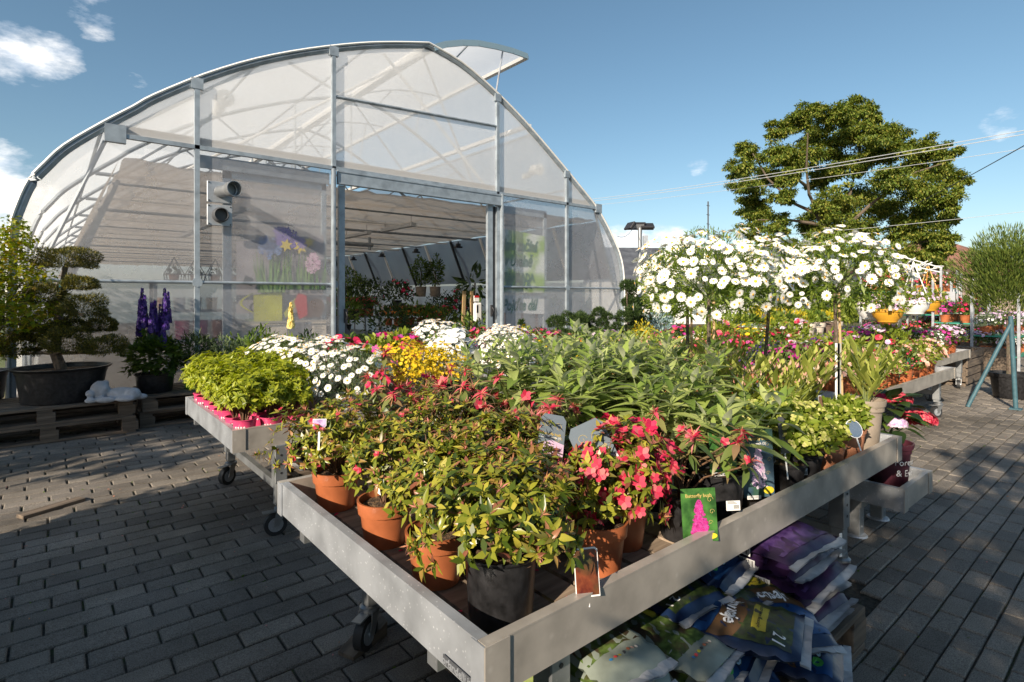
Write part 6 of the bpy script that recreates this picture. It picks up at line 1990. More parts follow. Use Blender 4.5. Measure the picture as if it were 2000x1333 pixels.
# ------------------------------------------------------------------ in front of the greenhouse, right part
for i, (x, y, D, R_, H_, lf, lb) in enumerate([(960, 668, 7.6, .10, .32, 'dark', 'small dark box cone at the right door jamb'), (1018, 650, 7.9, .14, .32, 'dark', 'dark cone-shaped conifer with white tag before the banner'), (705, 680, 7.4, .22, .40, 'dark', 'dark evergreen bush just inside the doorway, left'),
                                               (748, 676, 7.4, .24, .46, 'dark', 'taller dark evergreen bush just inside the doorway')]):
    p = atd(x, 740, D); t = thing('conifer', lb, 'conifer', (p.x, p.y, 0)); pot(t, R_ * .8, .25, 'blackpot')
    tp = 1.2 + (580 - (y - 24)) * D / FPX; z0 = .25
    n = 1600; f = rng.random(n) ** 1.3; ph = rng.random(n) * 6.28; rr = R_ * (1 - f) ** .7 * rng.uniform(.6, 1.1, n)
    P = np.stack([rr * np.cos(ph), rr * np.sin(ph), z0 + f * (tp - z0)], 1)
    q = NP(); q.add(scatter(T_s, P, np.stack([np.cos(ph), np.sin(ph), np.full(n, .9)], 1), unit(n), rng.uniform(.03, .06, n), rng.uniform(.02, .04, n))); q.build('foliage', M[lf], t, kind='stuff')
for (lb, x0, D, pads) in [('cloud pruned dark shrub with many small pads before the right end wall', 1100, 7.6, [(1085, 632, 16), (1110, 628, 20), (1135, 626, 14), (1100, 660, 22), (1125, 665, 22), (1080, 665, 18)]),
                          ('cloud pruned dark shrub with round pads near the greenhouse corner', 1160, 7.7, [(1133, 622, 13), (1152, 626, 10), (1170, 612, 12), (1187, 620, 9), (1177, 632, 12), (1150, 645, 12), (1190, 650, 14), (1165, 660, 20), (1195, 672, 18), (1205, 640, 9)]),
                          ('dark pompom tree with stacked balls at the greenhouse corner', 1226, 7.9, [(1224, 560, 13), (1228, 592, 13), (1236, 612, 16), (1217, 623, 16), (1248, 632, 15), (1232, 650, 20), (1245, 665, 18)])]:
    base = atd(x0, 700, D); base = (base.x, base.y, 0.)
    pp = [(cl(x, y, D + rnd.uniform(-.1, .1), base), r * D / FPX, r * D / FPX * .85) for (x, y, r) in pads]
    hh = max(p[0][2] for p in pp)
    pads_plant(lb, base, pp, .18, .25, 'blackpot', 'dark', 1.3, [(0, 0, .2), (.02, 0, hh * .4), (0, .01, hh * .7), (pp[0][0][0] * .8, pp[0][0][1] * .8, hh * .97)] , .04, tr=.02)


def spot(x, y, D, dz=0.):
    p = atd(x, y, D); return (p.x, p.y, p.z + dz)


# ground plants between the benches and the greenhouse
GB = [(1060, 6.8, .28, .45, 'mid', (('petalo', 10, .03, 'pet'), ('petaly', 8, .03, 'pet')), 'green clump with a few orange marigolds, left one'),
      (1130, 6.6, .30, .50, 'mid', (('petalo', 14, .03, 'pet'),), 'green clump with a few orange marigolds, middle one'),
      (1190, 6.9, .30, .45, 'dark', (('petaly', 6, .02, 'pet'),), 'dark green clump before the pompom tree'),
      (1260, 7.6, .30, .55, 'gold', (), 'golden leaved shrub right of the pompom tree'),
      (1290, 9.0, .30, .70, 'bluefir', (), 'silvery blue spruce behind the left daisy tree'),
      (1340, 7.2, .32, .55, 'mid', (), 'mid green shrub below the left daisy tree'),
      (1400, 8.0, .34, .55, 'lite', (), 'light green shrub between the first two standards'),
      (1440, 9.5, .34, .60, 'bluefir', (), 'blue spruce behind the middle daisy tree'),
      (1450, 7.0, .26, .48, 'gold', (('petaly', 30, .015, 'pet'),), 'yellow green shrub left of the cream pots'),
      (1050, 7.3, .22, .50, 'dark', (('petalv', 60, .012, 'pet'),), 'dark purple salvia before the banner'),
      (1035, 5.8, .22, .40, 'dark', (), 'low dark green plants behind the right daisy dome'),
      (1310, 5.9, .26, .38, 'dark', (), 'dark clump behind the strap-leaved plants'),
      (1230, 6.2, .26, .38, 'dark', (), 'dark clump left of the strap-leaved plants'),
      (1370, 6.3, .3, .42, 'dark', (('petaly', 12, .02, 'pet'),), 'dark clump with small yellow flowers below the standards')]
for (x, D, R_, h, lf, fl, lb) in GB:
    p = atd(x, 700, D)
    mass('shrub', lb, 'shrub', (p.x, p.y, 0), R_, h * .62, lf, .055, 1000, fl, R_ * .6, .2, 'blackpot', T_s, zc=.2 + h * .5, low=-.5)


# ---- flowers on the middle benches (each pot its own plant)
def on_bench(B, zt, rows, specs, nm, grp, lab):
    x0, x1, y0, y1 = B; k = 0
    for j in range(rows):
        n = int((x1 - x0 - .1) / .27)
        for i in range(n):
            x = x0 + .15 + (x1 - x0 - .3) * i / max(1, n - 1) + rnd.uniform(-.03, .03); y = y0 + .14 + (y1 - y0 - .28) * j / max(1, rows - 1) + rnd.uniform(-.03, .03)
            sp = specs[(k * 7 + j * 3 + rnd.randint(0, 1)) % len(specs)]; k += 1
            t = copy_tree(sp); t.location = (x, y, zt); t.rotation_euler = (0, 0, rnd.uniform(0, 6.28)); s_ = rnd.uniform(.85, 1.15); t.scale = (s_,) * 3
            t['group'] = grp
            t['label'] = '%s, %s from left, %s row, %s' % (sp['short'], (ORD + ['ninth', 'tenth', 'eleventh'])[i], ORD[j], lab)
    return k


def proto(short, **kw):
    t = mass(kw.pop('nm', 'flowering_plant'), short, kw.pop('cat', 'flowers'), (0, 0, -50), **kw); t['short'] = short
    return t


PR = {}
PR['apri'] = proto('apricot osteospermum', R_=.15, H_=.13, leaf='lite', ll=.04, nleaf=420, fl=(('petalc', 46, .022, 'daisy'),), n=12)
PR['rosy'] = proto('salmon and pink osteospermum', R_=.15, H_=.13, leaf='mid', ll=.04, nleaf=420, fl=(('petalc', 40, .022, 'daisy'), ('petalr', 40, .008, 'four')), n=12)
PR['yel'] = proto('yellow petunia', R_=.15, H_=.15, leaf='lite', ll=.04, nleaf=380, fl=(('petaly', 30, .022, 'pet'),), n=12)
PR['pink'] = proto('pink petunia', R_=.15, H_=.15, leaf='mid', ll=.045, nleaf=360, fl=(('petalp', 30, .024, 'pet'), ('petalm', 12, .024, 'pet')), n=12)
PR['lil'] = proto('pale lilac petunia', R_=.16, H_=.14, leaf='mid', ll=.04, nleaf=360, fl=(('petall', 60, .022, 'pet'),), n=12)
PR['mag'] = proto('magenta petunia', R_=.16, H_=.14, leaf='mid', ll=.04, nleaf=360, fl=(('petalm', 55, .022, 'pet'),), n=12)
PR['white'] = proto('small white daisies', R_=.15, H_=.13, leaf='dfol', ll=.03, nleaf=700, fl=(('petalw', 110, .014, 'daisy'),), n=12)
PR['red'] = proto('red begonia', R_=.14, H_=.13, leaf='mid', ll=.05, nleaf=300, fl=(('petalr', 34, .024, 'pet'),), n=12)
PR['green'] = proto('tall yellow green seedling plant', R_=.12, H_=.2, leaf='lite', ll=.06, nleaf=340, fl=(('petalp', 10, .02, 'pet'),), n=12)
PR['violet'] = proto('violet lobelia', R_=.16, H_=.14, leaf='dark', ll=.03, nleaf=600, fl=(('petalv', 150, .010, 'pet'), ('petalm', 20, .014, 'pet')), n=12)
PR['dahlia'] = proto('upright pink and cream mandevilla', R_=.13, H_=.22, leaf='lite', ll=.06, nleaf=300, fl=(('petalp', 12, .03, 'pet'), ('petall', 8, .03, 'pet')), n=12)
on_bench((3.6, 5.4, 3.0, 4.1), .416, 4, [PR[k] for k in ('apri', 'lil', 'red', 'yel', 'apri', 'rosy')], '', 'flowers on the middle bench', 'the middle bench')
on_bench((5.6, 7.6, 3.0, 4.1), .436, 4, [PR[k] for k in ('dahlia', 'pink', 'yel', 'white', 'red', 'green')], '', 'flowers on the bench behind the standards', 'the bench behind the standards')
on_bench((4.65, 7.15, 1.5, 2.56), .386, 4, [PR[k] for k in ('apri', 'rosy', 'violet', 'white', 'dahlia', 'apri', 'mag')], '', 'flowers on the lit far bench', 'the far bench by the path')
on_bench((7.6, 9.35, 1.8, 2.86), .416, 4, [PR[k] for k in ('lil', 'mag', 'violet', 'lil', 'white')], '', 'petunias on the farthest bench', 'the farthest path bench')
on_bench((3.35, 5.15, 4.65, 5.55), .416, 2, [PR[k] for k in ('pink', 'yel', 'red', 'violet')], '', 'flowers on the bench by the doorway', 'the bench by the doorway')
# extra low ones on the ground between
for i in range(16):
    x = 4.2 + i * .226; y = rnd.uniform(2.7, 2.9)
    sp = PR[('green', 'yel', 'dahlia', 'apri')[i % 4]]; t = copy_tree(sp); t.location = (x, y, .25); t.rotation_euler = (0, 0, rnd.uniform(0, 6)); t['group'] = 'pots standing between the benches'; t['label'] = 'potted %s, %s along the low wooden shelf' % (sp['short'], (ORD + ['ninth', 'tenth', 'eleventh', 'twelfth', 'thirteenth', 'fourteenth', 'fifteenth', 'last'])[i])
tt = MB(); tt.box(4.1, 7.8, 2.62, 2.98, .2, .245, 0, .003); tag(tt.build('plank_shelf', M['slatw']), 'low wooden shelf between the two right benches', 'shelf')
# green wire plant supports
for i, (x, y, D) in enumerate([(1590, 700, 5.2), (1720, 705, 5.3), (1770, 715, 5.1)]):
    p = atd(x, y, D); t = thing('wire_frame', ['green wire plant frame among the yellow petunias', 'green wire plant frame left of the pale osteospermum', 'green wire plant frame at the corner of the far bench'][i], 'wire frame', p, 'green wire frames')
    b = MB()
    for zz in (0, .06): b.tube([(-.2, 0, zz), (.2, 0, zz)], .003, 4); b.tube([(.2, 0, zz), (.2, .18, zz)], .003, 4)
    for k in range(9): b.tube([(-.2 + k * .05, 0, -.12 if k % 4 == 0 else 0), (-.2 + k * .05, 0, .065)], .003, 4)
    b.build('wires', col('green_wire', (.02, .20, .13), .5), t)['kind'] = 'stuff'
# cream pots in a row
for i in range(10):
    x = 7.66 + i * .40
    t = thing('flower_pot', ['dark brown', 'brown', 'cream', 'cream', 'pale cream', 'cream', 'cream', 'cream', 'brown', 'cream'][i] + ' pot with green plant, %s from left in the row of pots' % (ORD + ['ninth', 'tenth'])[i], 'pot', (x, 4.1, .476), 'row of large pots')
    pot(t, .15, .26, ['brownpot', 'greyclay', 'cream', 'cream', 'cream', 'cream', 'cream', 'cream', 'brownpot', 'cream'][i], .7, .28)
    P, Nn = dome(260, .17, .17, .14, .32, .4, -.1); q = NP(); q.add(scatter(T_s, P, Nn + .7 * unit(len(P)) + np.array([0, 0, .5]), unit(len(P)), rng.uniform(.04, .09, len(P)))); q.build('foliage', M[['lite', 'mid', 'gold'][i % 3]], t, kind='stuff')

# ---- hanging planters on a frame
fr = thing('planter_stand', 'white and aluminium frame hung with planters', 'frame', atd(1752, 600, 6.0))
b = MB(); b.box(-.05, .05, -.03, .03, -.95, .18); b.build('post', M['alu'], fr)
b = MB(); b.beam((-.75, -.15, .0), (.0, 0, .03), .03, .05); b.build('rail', M['alu'], fr)
w0 = atd(1752, 600, 6.0)
for i, (xa, ya, xb, yb) in enumerate([(1738, 495, 1840, 524), (1735, 510, 1836, 532), (1770, 530, 1812, 510)]):
    b = MB(); b.tube([atd(xa, ya, 6.0) - w0, atd(xb, yb, 5.8) - w0], .006, 6); b.build('bar', M['white'], fr)
for i, (x, y) in enumerate([(1745, 497), (1780, 510), (1775, 527), (1798, 521), (1812, 518), (1833, 522), (1800, 535), (1786, 545), (1821, 527)]):
    b = MB(); b.box(-.05, .05, -.004, .004, -.018, .018); b.build('label_card', M['paper'], fr, atd(x, y, 5.95) - w0, (R(rnd.uniform(30, 80)), R(rnd.uniform(-30, 10)), R(-30)))


def planter(label, x, y, D, r, mat, dz=0):
    p = atd(x, y, D); t = thing('hanging_planter', label, 'planter', p, 'hanging planters')
    b = MB(); h = r * .95
    b.lathe([(0, -h), (r * .45, -h), (r * .52, -h * .92), (r * .62, -h * .9), (r * .66, -h * .75), (r * .9, -h * .5), (r * .97, -.02), (r * 1.06, -.015), (r * 1.06, .01), (r * .95, .01), (r * .9, -.05), (0, -.05)], (0, 0, 0), 24); b.build('pot', M[mat], t)
    top = Vector((0, 0, .42))
    for k in range(3):
        a = k * 2.1 + .4; b = MB(); b.tube([(r * math.cos(a), r * math.sin(a), 0), top], .005, 5); b.build('hanger_strap', M[mat], t)
    P, Nn = dome(420, r * 1.25, r * 1.25, .12, .02, .4, -.2); q = NP(); q.add(scatter(T_s, P, Nn + .7 * unit(len(P)), unit(len(P)), rng.uniform(.03, .05, len(P)))); q.build('foliage', M['lite'], t, kind='stuff')
    P, Nn = dome(40, r * 1.25, r * 1.25, .13, .02, .9, -.2); q = NP(); q.add(scatter(FT_pet, P, Nn + .4 * unit(len(P)), unit(len(P)), rng.uniform(.016, .024, len(P)))); q.build('flowers', M['petall'], t, kind='stuff')


planter('white hanging planter, larger one in the middle', 1784, 590, 5.8, .145, 'whitepot')
planter('ochre hanging planter right behind the white one', 1812, 588, 6.3, .13, 'yellowpot')
planter('ochre hanging planter under the right daisy tree', 1733, 606, 5.6, .14, 'yellowpot')
planter('white hanging planter half hidden by the right daisy tree', 1702, 602, 6.0, .14, 'whitepot')

# ---- plant racks at the right rear
def rack(label, short, x, D, W=1.25, levels=(.35, .85, 1.3), keys=('pink', 'red', 'mag'), top=1.75, dp=.55, ry=0):
    p = atd(x, 700, D); rz = R(0)
    t = thing('plant_rack', label, 'plant rack', (p.x, p.y, 0), 'plant racks at the rear', rz)
    for sx in (0, W):
        for sy_ in (0, dp):
            b = MB(); b.box(sx - .018, sx + .018, sy_ - .018, sy_ + .018, .08, top); b.build('upright', M['galv'], t)
            b = MB()
            for k in range(int(top / .06)): b.box(sx - .007, sx + .007, sy_ - .0195, sy_ - .018, .1 + k * .06, .125 + k * .06)
            b.build('slots', M['bolt'], t)['kind'] = 'stuff'
    for z in levels:
        b = MB(); b.box(0, W, 0, dp, z - .02, z); b.build('shelf', col('rack_green', (.03, .25, .18), .5), t)
    for li, z in enumerate(levels):
        for i in range(4):
            for j in range(2):
                sp = PR[keys[(i + j + li) % len(keys)]]; c_ = copy_tree(sp); c_.location = (p.x + .14 + i * .32, p.y + .13 + j * .28, z); c_.rotation_euler = (0, 0, rnd.uniform(0, 6))
                c_['group'] = 'flowers on the rear racks'; c_['label'] = '%s, %s in the %s row, %s shelf, %s' % (sp['short'], ORD[i], ['front', 'back'][j], ['bottom', 'middle', 'top'][li], short)
    return t


rack('rack with geraniums, left of the four', 'leftmost rack', 1745, 10.5, keys=('pink', 'mag', 'red'))
rack('rack with geraniums, second of the four', 'second rack', 1838, 10.8, keys=('red', 'pink', 'rosy'))
rack('rack with geraniums, third from the left', 'third rack', 1850, 12.3, keys=('red', 'pink', 'lil'), levels=(.4, .9, 1.4))
rack('rack with violets near the blue stand', 'violet rack', 1900, 9.4, levels=(.3, .75), keys=('violet', 'red', 'mag'), top=1.5)
rack('low grey rack right of the blue stand', 'low rack', 1990, 8.3, levels=(.3, .6), keys=('white', 'lil'), top=1.25)
for (lb, x, y, D, w_, h_, m_) in [('blank grey sign on the left plant rack', 1857, 583, 10.4, .17, .25, 'grey'), ('sign with red fruit picture right of the racks', 1907, 577, 11, .22, .2, 'tag_redfruit'), ]:
    t = thing('sign', lb, 'sign', atd(x, y, D), rz=R(-35))
    b = MB(); b.box(-w_ / 2, w_ / 2, -.006, .006, -h_ / 2, h_ / 2); b.build('board', M['grey'] if m_ == 'grey' else M['white'], t)
    if m_ != 'grey': b = MB(); b.box(-w_ * .46, w_ * .46, -.009, -.0065, -h_ * .4, h_ * .4); b.build('printed_picture', two_noise('fruit_print', (.6, .05, .03), (.7, .5, .4), (.5, .02, .02), 12, 6, .5, 0), t)
    b = MB(); b.tube([(-w_ * .45, .01, -.7), (-w_ * .45, .01, 0)], .008, 6); b.build('sign_post', M['white'], t)

# ---- thuja standard and its blue prop, crates behind
tp = atd(1972, 800, 6.6); t = thing('thuja_tree', 'thuja standard with a feathery round crown at the right edge', 'thuja', (tp.x, tp.y, 0))
pot(t, .2, .3, 'blackpot')
b = MB(); b.tube([(0, 0, .25), (.02, .01, 1.0)], .035, 8, r1=.025); b.build('trunk', M['bark'], t)
cz = 1.2 + (580 - 540) * 6.6 / FPX
n = 17000; P, Nn = dome(n, .47, .47, .52, cz, .3, -.8, .20)
q = NP(); q.add(scatter(T_s, P, Nn * np.array([.7, .7, .3]) + np.array([0, 0, .9]) + .35 * unit(len(P)), unit(len(P)), rng.uniform(.03, .10, len(P)), rng.uniform(.012, .03, len(P)))); q.build('foliage', M['thuja'], t, kind='stuff')
st_ = thing('blue_prop', 'blue painted steel prop leaning beside the thuja', 'prop', (0, 0, 0)); g0 = atz(1984, 800, 0)
st_.location = g0
D0 = g0.dot(FW)
b = MB(); b.tube([(0, 0, 0), atd(1974, 618, D0) - g0], .022, 10); b.build('pole', col('prop_blue', (.045, .11, .14), .55, var=.2, scale=20), st_)
b = MB(); b.tube([atd(1975, 632, D0) - g0, atd(1890, 795, D0 * 1.02) - g0], .02, 10); b.build('brace', M['prop_blue'], st_)
b = MB(); b.box(-.05, .05, -.05, .05, 0, .012); b.build('foot_plate', M['prop_blue'], st_)
for i, (x, D) in enumerate([(1890, 7.4), (1965, 7.9)]):
    p = atd(x, 780, D); t = thing('wooden_crate', ['dark wooden crate under the far benches', 'pale wooden crate beside the blue prop'][i], 'crate', (p.x, p.y, 0), rz=R(0))
    for k in range(4):
        b = MB(); b.box(0, 1.0, 0, .02, .03 + k * .11, .12 + k * .11); b.build('board', M['pallet'], t)
    for k in range(2):
        b = MB(); b.box(k * .92, k * .92 + .08, .022, .7, 0, .46); b.build('side_board', M['pallet'], t)
    b = MB(); b.box(0, 1.0, .022, .7, .04, .06); b.build('base_board', M['pallet'], t)

# ------------------------------------------------------------------ inside the greenhouse
def shelf_unit(label, x0, x1, y0, dp, levels, mat='frame', nm='shelf_unit'):
    t = thing(nm, label, 'shelf', (x0, y0, 0)); W = x1 - x0
    for sx in (.02, W - .02):
        for sy_ in (.02, dp - .02): b = MB(); b.box(sx - .02, sx + .02, sy_ - .02, sy_ + .02, 0, levels[-1]); b.build('leg', M[mat], t)
    for z in levels: b = MB(); b.box(0, W, 0, dp, z, z + .03); b.build('shelf_board', M[mat], t)
    return t


shelf_unit('grey shelf of pots and lanterns seen through the left film', 1.0, 2.74, 8.1, .4, (.25, .62, 1.0, 1.38))
for i in range(5):
    t = thing('glass_lantern', ['left', 'second', 'middle', 'fourth', 'right'][i] + ' pointed glass lantern on the top shelf behind the film', 'lantern', (1.25 + i * .24, 8.3, 1.41), 'pointed lanterns on the shelf')
    b = MB(); w_ = .1
    cs = [(-w_, -w_), (w_, -w_), (w_, w_), (-w_, w_)]
    for a, c_ in zip(cs, cs[1:] + cs[:1]):
        b.tube([(*a, 0), (*c_, 0)], .006, 4); b.tube([(*a, .08), (*c_, .08)], .006, 4); b.tube([(a[0] * .9, a[1] * .9, 0), (*a, .08)], .006, 4); b.tube([(*a, .08), (0, 0, .30)], .006, 4)
    b.build('lantern_frame', M['bolt'], t)['kind'] = 'stuff'
    m = MB(); m.lathe([(0, 0), (.05, 0), (.06, .07), (0, .07)], (0, 0, 0), 12); m.build('pot', M['clay'], t)
    P, Nn = dome(60, .05, .05, .06, .1, .5); q = NP(); q.add(scatter(T_s, P, Nn, unit(len(P)), .05)); q.build('cactus', M['dark'], t)
PM = ['clay', 'terra', 'bluepot', 'bluepot', 'cream', 'pinkpot', 'bluepot', 'greenpot', 'magentapot', 'cream']
for li, (z, n, r, h) in enumerate([(1.03, 9, .07, .16), (.65, 8, .09, .24), (.28, 8, .09, .22), (1.41, 3, .06, .12)]):
    for i in range(n):
        x = (1.12 + i * 1.5 / (n - 1)) if li < 3 else 2.42 + i * .12
        mt = PM[(i * 3 + li * 2) % 10] if li < 2 else ('cream' if li == 2 else 'terra')
        t = thing('flower_pot', '%s pot, %s from left, %s shelf behind the left film' % ({'clay': 'brown', 'terra': 'orange', 'bluepot': 'pale', 'cream': 'cream', 'pinkpot': 'pink', 'greenpot': 'green', 'magentapot': 'magenta'}[mt], (ORD + ['ninth'])[i], ['third', 'second', 'lowest', 'top'][li]), 'pot', (x, 8.28, z), 'pots on the shelf behind the film')
        pot(t, r, h, mt, .85, .0, False, 14)
# plants on the inner tables, seen through the doorway
shelf_unit('long grey table with two potted fig trees inside', 6.2, 7.8, 17.4, .8, (.6, 1.17), nm='table')
shelf_unit('small white table by the right jamb inside', 6.0, 6.7, 10.2, .6, (.5, .92), 'white', nm='table')
shelf_unit('grey bench at the left inside the doorway', 4.0, 5.6, 17, .8, (.5, 1.02), nm='table')


def figtree(label, loc, h, R_, potr, poth, pm, leaf='mid', nl=900, T=T_s, ll=.08, cat='potted tree'):
    t = thing('potted_tree', label, cat, loc); pot(t, potr, poth, pm, .85, 0, n=16)
    b = MB(); b.tube([(0, 0, poth * .8), (.02, 0, poth + h * .6)], .015, 6); b.build('trunk', M['bark'], t)
    P, Nn = dome(nl, R_, R_, h * .5, poth + h * .55, .3, -1, .2); q = NP(); q.add(scatter(T, P, Nn + .6 * unit(len(P)), unit(len(P)), rng.uniform(.6, 1.2, len(P)) * ll)); q.build('foliage', M[leaf], t, kind='stuff')


p = atd(822, 580, 14.8); figtree('left one of two small fig trees on the inner table', (p.x, p.y, 1.2), .75, .24, .15, .27, 'greyclay')
p = atd(850, 580, 14.8); figtree('right one of two small fig trees on the inner table', (p.x, p.y, 1.2), .72, .22, .15, .27, 'greyclay')
p = atd(926, 600, 10.0); figtree('broad leaved rubber plant in a white pot by the right jamb', (p.x, p.y, .95), .5, .24, .09, .2, 'whitepot', 'dark', 60, T_leaf, .2)
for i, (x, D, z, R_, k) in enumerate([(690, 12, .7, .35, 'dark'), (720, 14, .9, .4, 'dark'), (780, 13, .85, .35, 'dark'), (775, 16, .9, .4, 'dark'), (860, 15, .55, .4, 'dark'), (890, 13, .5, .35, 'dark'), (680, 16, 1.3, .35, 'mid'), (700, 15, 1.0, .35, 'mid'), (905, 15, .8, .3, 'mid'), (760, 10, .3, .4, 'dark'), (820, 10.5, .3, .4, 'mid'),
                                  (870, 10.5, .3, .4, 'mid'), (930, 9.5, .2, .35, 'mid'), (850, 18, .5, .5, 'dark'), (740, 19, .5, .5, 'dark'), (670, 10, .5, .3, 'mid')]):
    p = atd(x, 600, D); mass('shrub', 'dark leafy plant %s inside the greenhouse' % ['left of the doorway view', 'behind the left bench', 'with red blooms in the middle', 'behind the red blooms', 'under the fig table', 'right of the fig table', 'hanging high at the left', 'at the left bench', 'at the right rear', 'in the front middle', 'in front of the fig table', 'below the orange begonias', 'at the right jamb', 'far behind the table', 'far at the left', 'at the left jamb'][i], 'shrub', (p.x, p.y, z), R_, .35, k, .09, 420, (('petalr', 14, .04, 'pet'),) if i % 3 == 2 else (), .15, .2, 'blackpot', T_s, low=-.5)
shelf_unit('low bench with red geraniums inside the doorway', 4.2, 6.0, 12.0, .8, (.3, .72), nm='table')
for i in range(12):
    t = copy_tree(PR['red']); t.location = (4.3 + (i % 6) * .3, 12.15 + (i // 6) * .4, .75); t.scale = (1.3,) * 3; t['group'] = 'red geraniums on the inner bench'; t['label'] = 'red flowering plant on the inner bench, %s in the %s row' % (ORD[i % 6], ['front', 'back'][i // 6])
org = proto('orange begonia', R_=.15, H_=.15, leaf='dark', ll=.05, nleaf=300, fl=(('petalo', 40, .024, 'pet'),), n=12)
shelf_unit('low bench with orange begonias inside the doorway', 5.0, 6.3, 9.4, .7, (.3, .62), nm='table')
for i in range(10):
    t = copy_tree(org); t.location = (5.1 + (i % 5) * .25, 9.5 + (i // 5) * .35, .65); t['group'] = 'orange begonias on the inner bench'; t['label'] = 'orange begonia on the inner bench, %s in the %s row' % (ORD[i % 5], ['front', 'back'][i // 5])
# sanitiser dispenser on a post
p = atv(929, 620, 7.6); t = thing('hand_dispenser', 'white hand sanitiser dispenser on a post in the doorway', 'dispenser', (p.x, p.y, 0))
b = MB(); b.box(-.03, .03, -.01, .03, 0, 1.2); b.build('post', M['bolt'], t)
b = MB(); b.box(-.07, .07, -.09, -.012, .78, 1.10, 0, .02); d_ = b.build('housing', M['white'], t); b = MB(); b.box(-.05, -.015, -.094, -.0905, .93, 1.06, 0, .001); b.build('window', M['bolt'], t)
b = MB(); b.box(-.05, .05, -.03, -.012, 1.12, 1.22); b.build('sign', M['white'], t); b = MB(); b.box(-.05, .05, -.033, -.0305, 1.185, 1.22); b.build('sign_band', solid('sign_red', (.5, .02, .02), .5), t)
b = MB(); b.beam((-.1, .06, 0), (-.02, .1, 1.3), .06, .03); b.beam((.14, .06, 0), (.14, .1, 1.3), .06, .03); b.beam((-.06, .08, .6), (.14, .08, .6), .05, .03)
o = b.build('easel', M['cane']); o.location = (p.x + .1, p.y + .35, 0); tag(o, 'wooden easel frame behind the dispenser', 'easel')
# lanterns at the left jamb
for i, (x, y, s_) in enumerate([(3.16, 7.5, 1.0), (3.22, 8.15, 1.25)]):
    t = thing('floor_lantern', ['smaller', 'taller'][i] + ' dark pagoda lantern at the left door jamb', 'lantern', (x, y, .25 if i == 0 else .3)); t.scale = (s_,) * 3
    b = MB(); b.box(-.13, .13, -.13, .13, 0, .03); b.build('base', M['darkgrey'], t)
    for k in range(4):
        for j in range(4):
            a = -.11 + j * .073; p2 = [(a, -.115), (a, .115), (-.115, a), (.115, a)][k]
            b = MB(); b.box(p2[0] - .006, p2[0] + .006, p2[1] - .006, p2[1] + .006, .03, .38); b.build('bar', M['darkgrey'], t)
    b = MB(); b.lathe([(.2, .38), (.2, .4), (.1, .48), (.08, .5), (.07, .56), (.1, .57), (.02, .63), (0, .64)], (0, 0, 0), 4); b.build('roof', M['darkgrey'], t)
# red chair-like stand and dark pots behind the right film
shelf_unit('red brown wooden stand with two dark pots behind the right film', 7.0, 7.9, 8.6, .5, (.45, .95), 'clay', nm='stand')
for i in range(2):
    t = thing('flower_pot', ['left', 'right'][i] + ' dark bowl on the stand behind the right film', 'pot', (7.2 + i * .45, 8.8, .98)); pot(t, .17, .2, 'darkgrey', .7, 0, False)

# ------------------------------------------------------------------ far: houses, light pole, antenna, wires, big linden
def house(label, c, rz, L_, W_, hw, hr, wallm, roofm, hip=0., windows=(), chim=()):
    t = thing('house', label, 'house', c, None, rz)
    b = MB(); b.box(0, L_, 0, W_, 0, hw); b.add([(0, 0, hw), (0, W_, hw), (hip, W_ / 2, hw + hr)], [[0, 1, 2]]) if not hip else None
    b.build('wall', wallm, t)
    e = .4
    r0 = (hip if hip else -e); r1 = L_ - (hip if hip else -e); th = .12
    A_ = [(-e, -e, hw - .1), (L_ + e, -e, hw - .1), (L_ + e, W_ + e, hw - .1), (-e, W_ + e, hw - .1), (r0, W_ / 2, hw + hr), (r1, W_ / 2, hw + hr)]
    vs = A_ + [(p[0], p[1], p[2] - th) for p in A_]
    b = MB(); b.add(vs, [[0, 1, 5, 4], [2, 3, 4, 5], [1, 2, 5], [3, 0, 4], [6, 10, 11, 7], [8, 11, 10, 9], [0, 6, 7, 1], [2, 8, 9, 3], [1, 7, 8, 2], [3, 9, 6, 0]])
    ro = b.build('roof', roofm, t)
    for (x, y) in chim:
        b = MB(); b.box(x - .35, x + .35, y - .2, y + .2, hw + hr * .4, hw + hr + .25); b.build('chimney', M['greyclay'], ro)
        b = MB(); b.tube([(x - .12, y, hw + hr + .25), (x - .12, y, hw + hr + .6)], .08, 8); b.build('chimney_pot', M['clay'], ro); b = MB(); b.tube([(x + .15, y, hw + hr + .25), (x + .15, y, hw + hr + .5)], .08, 8); b.build('chimney_pot', M['clay'], ro)
    for (side_, a, z, w_, h_) in windows:
        b = MB()
        if side_ == 'y': b.box(a, a + w_, -.06, -.003, z, z + h_)
        else: b.box(-.06, -.003, a, a + w_, z, z + h_)
        f = b.build('window', M['white'], t); b = MB()
        for k in (0, 1):
            a0 = a + .06 + k * (w_ / 2 - .02); a1 = a0 + w_ / 2 - .1
            if side_ == 'y': b.box(a0, a1, -.065, -.0605, z + .07, z + h_ - .07)
            else: b.box(-.065, -.0605, a0, a1, z + .07, z + h_ - .07)
        b.build('pane', col('window_glass', (.04, .06, .09), .15), f)['kind'] = 'stuff'
    return t


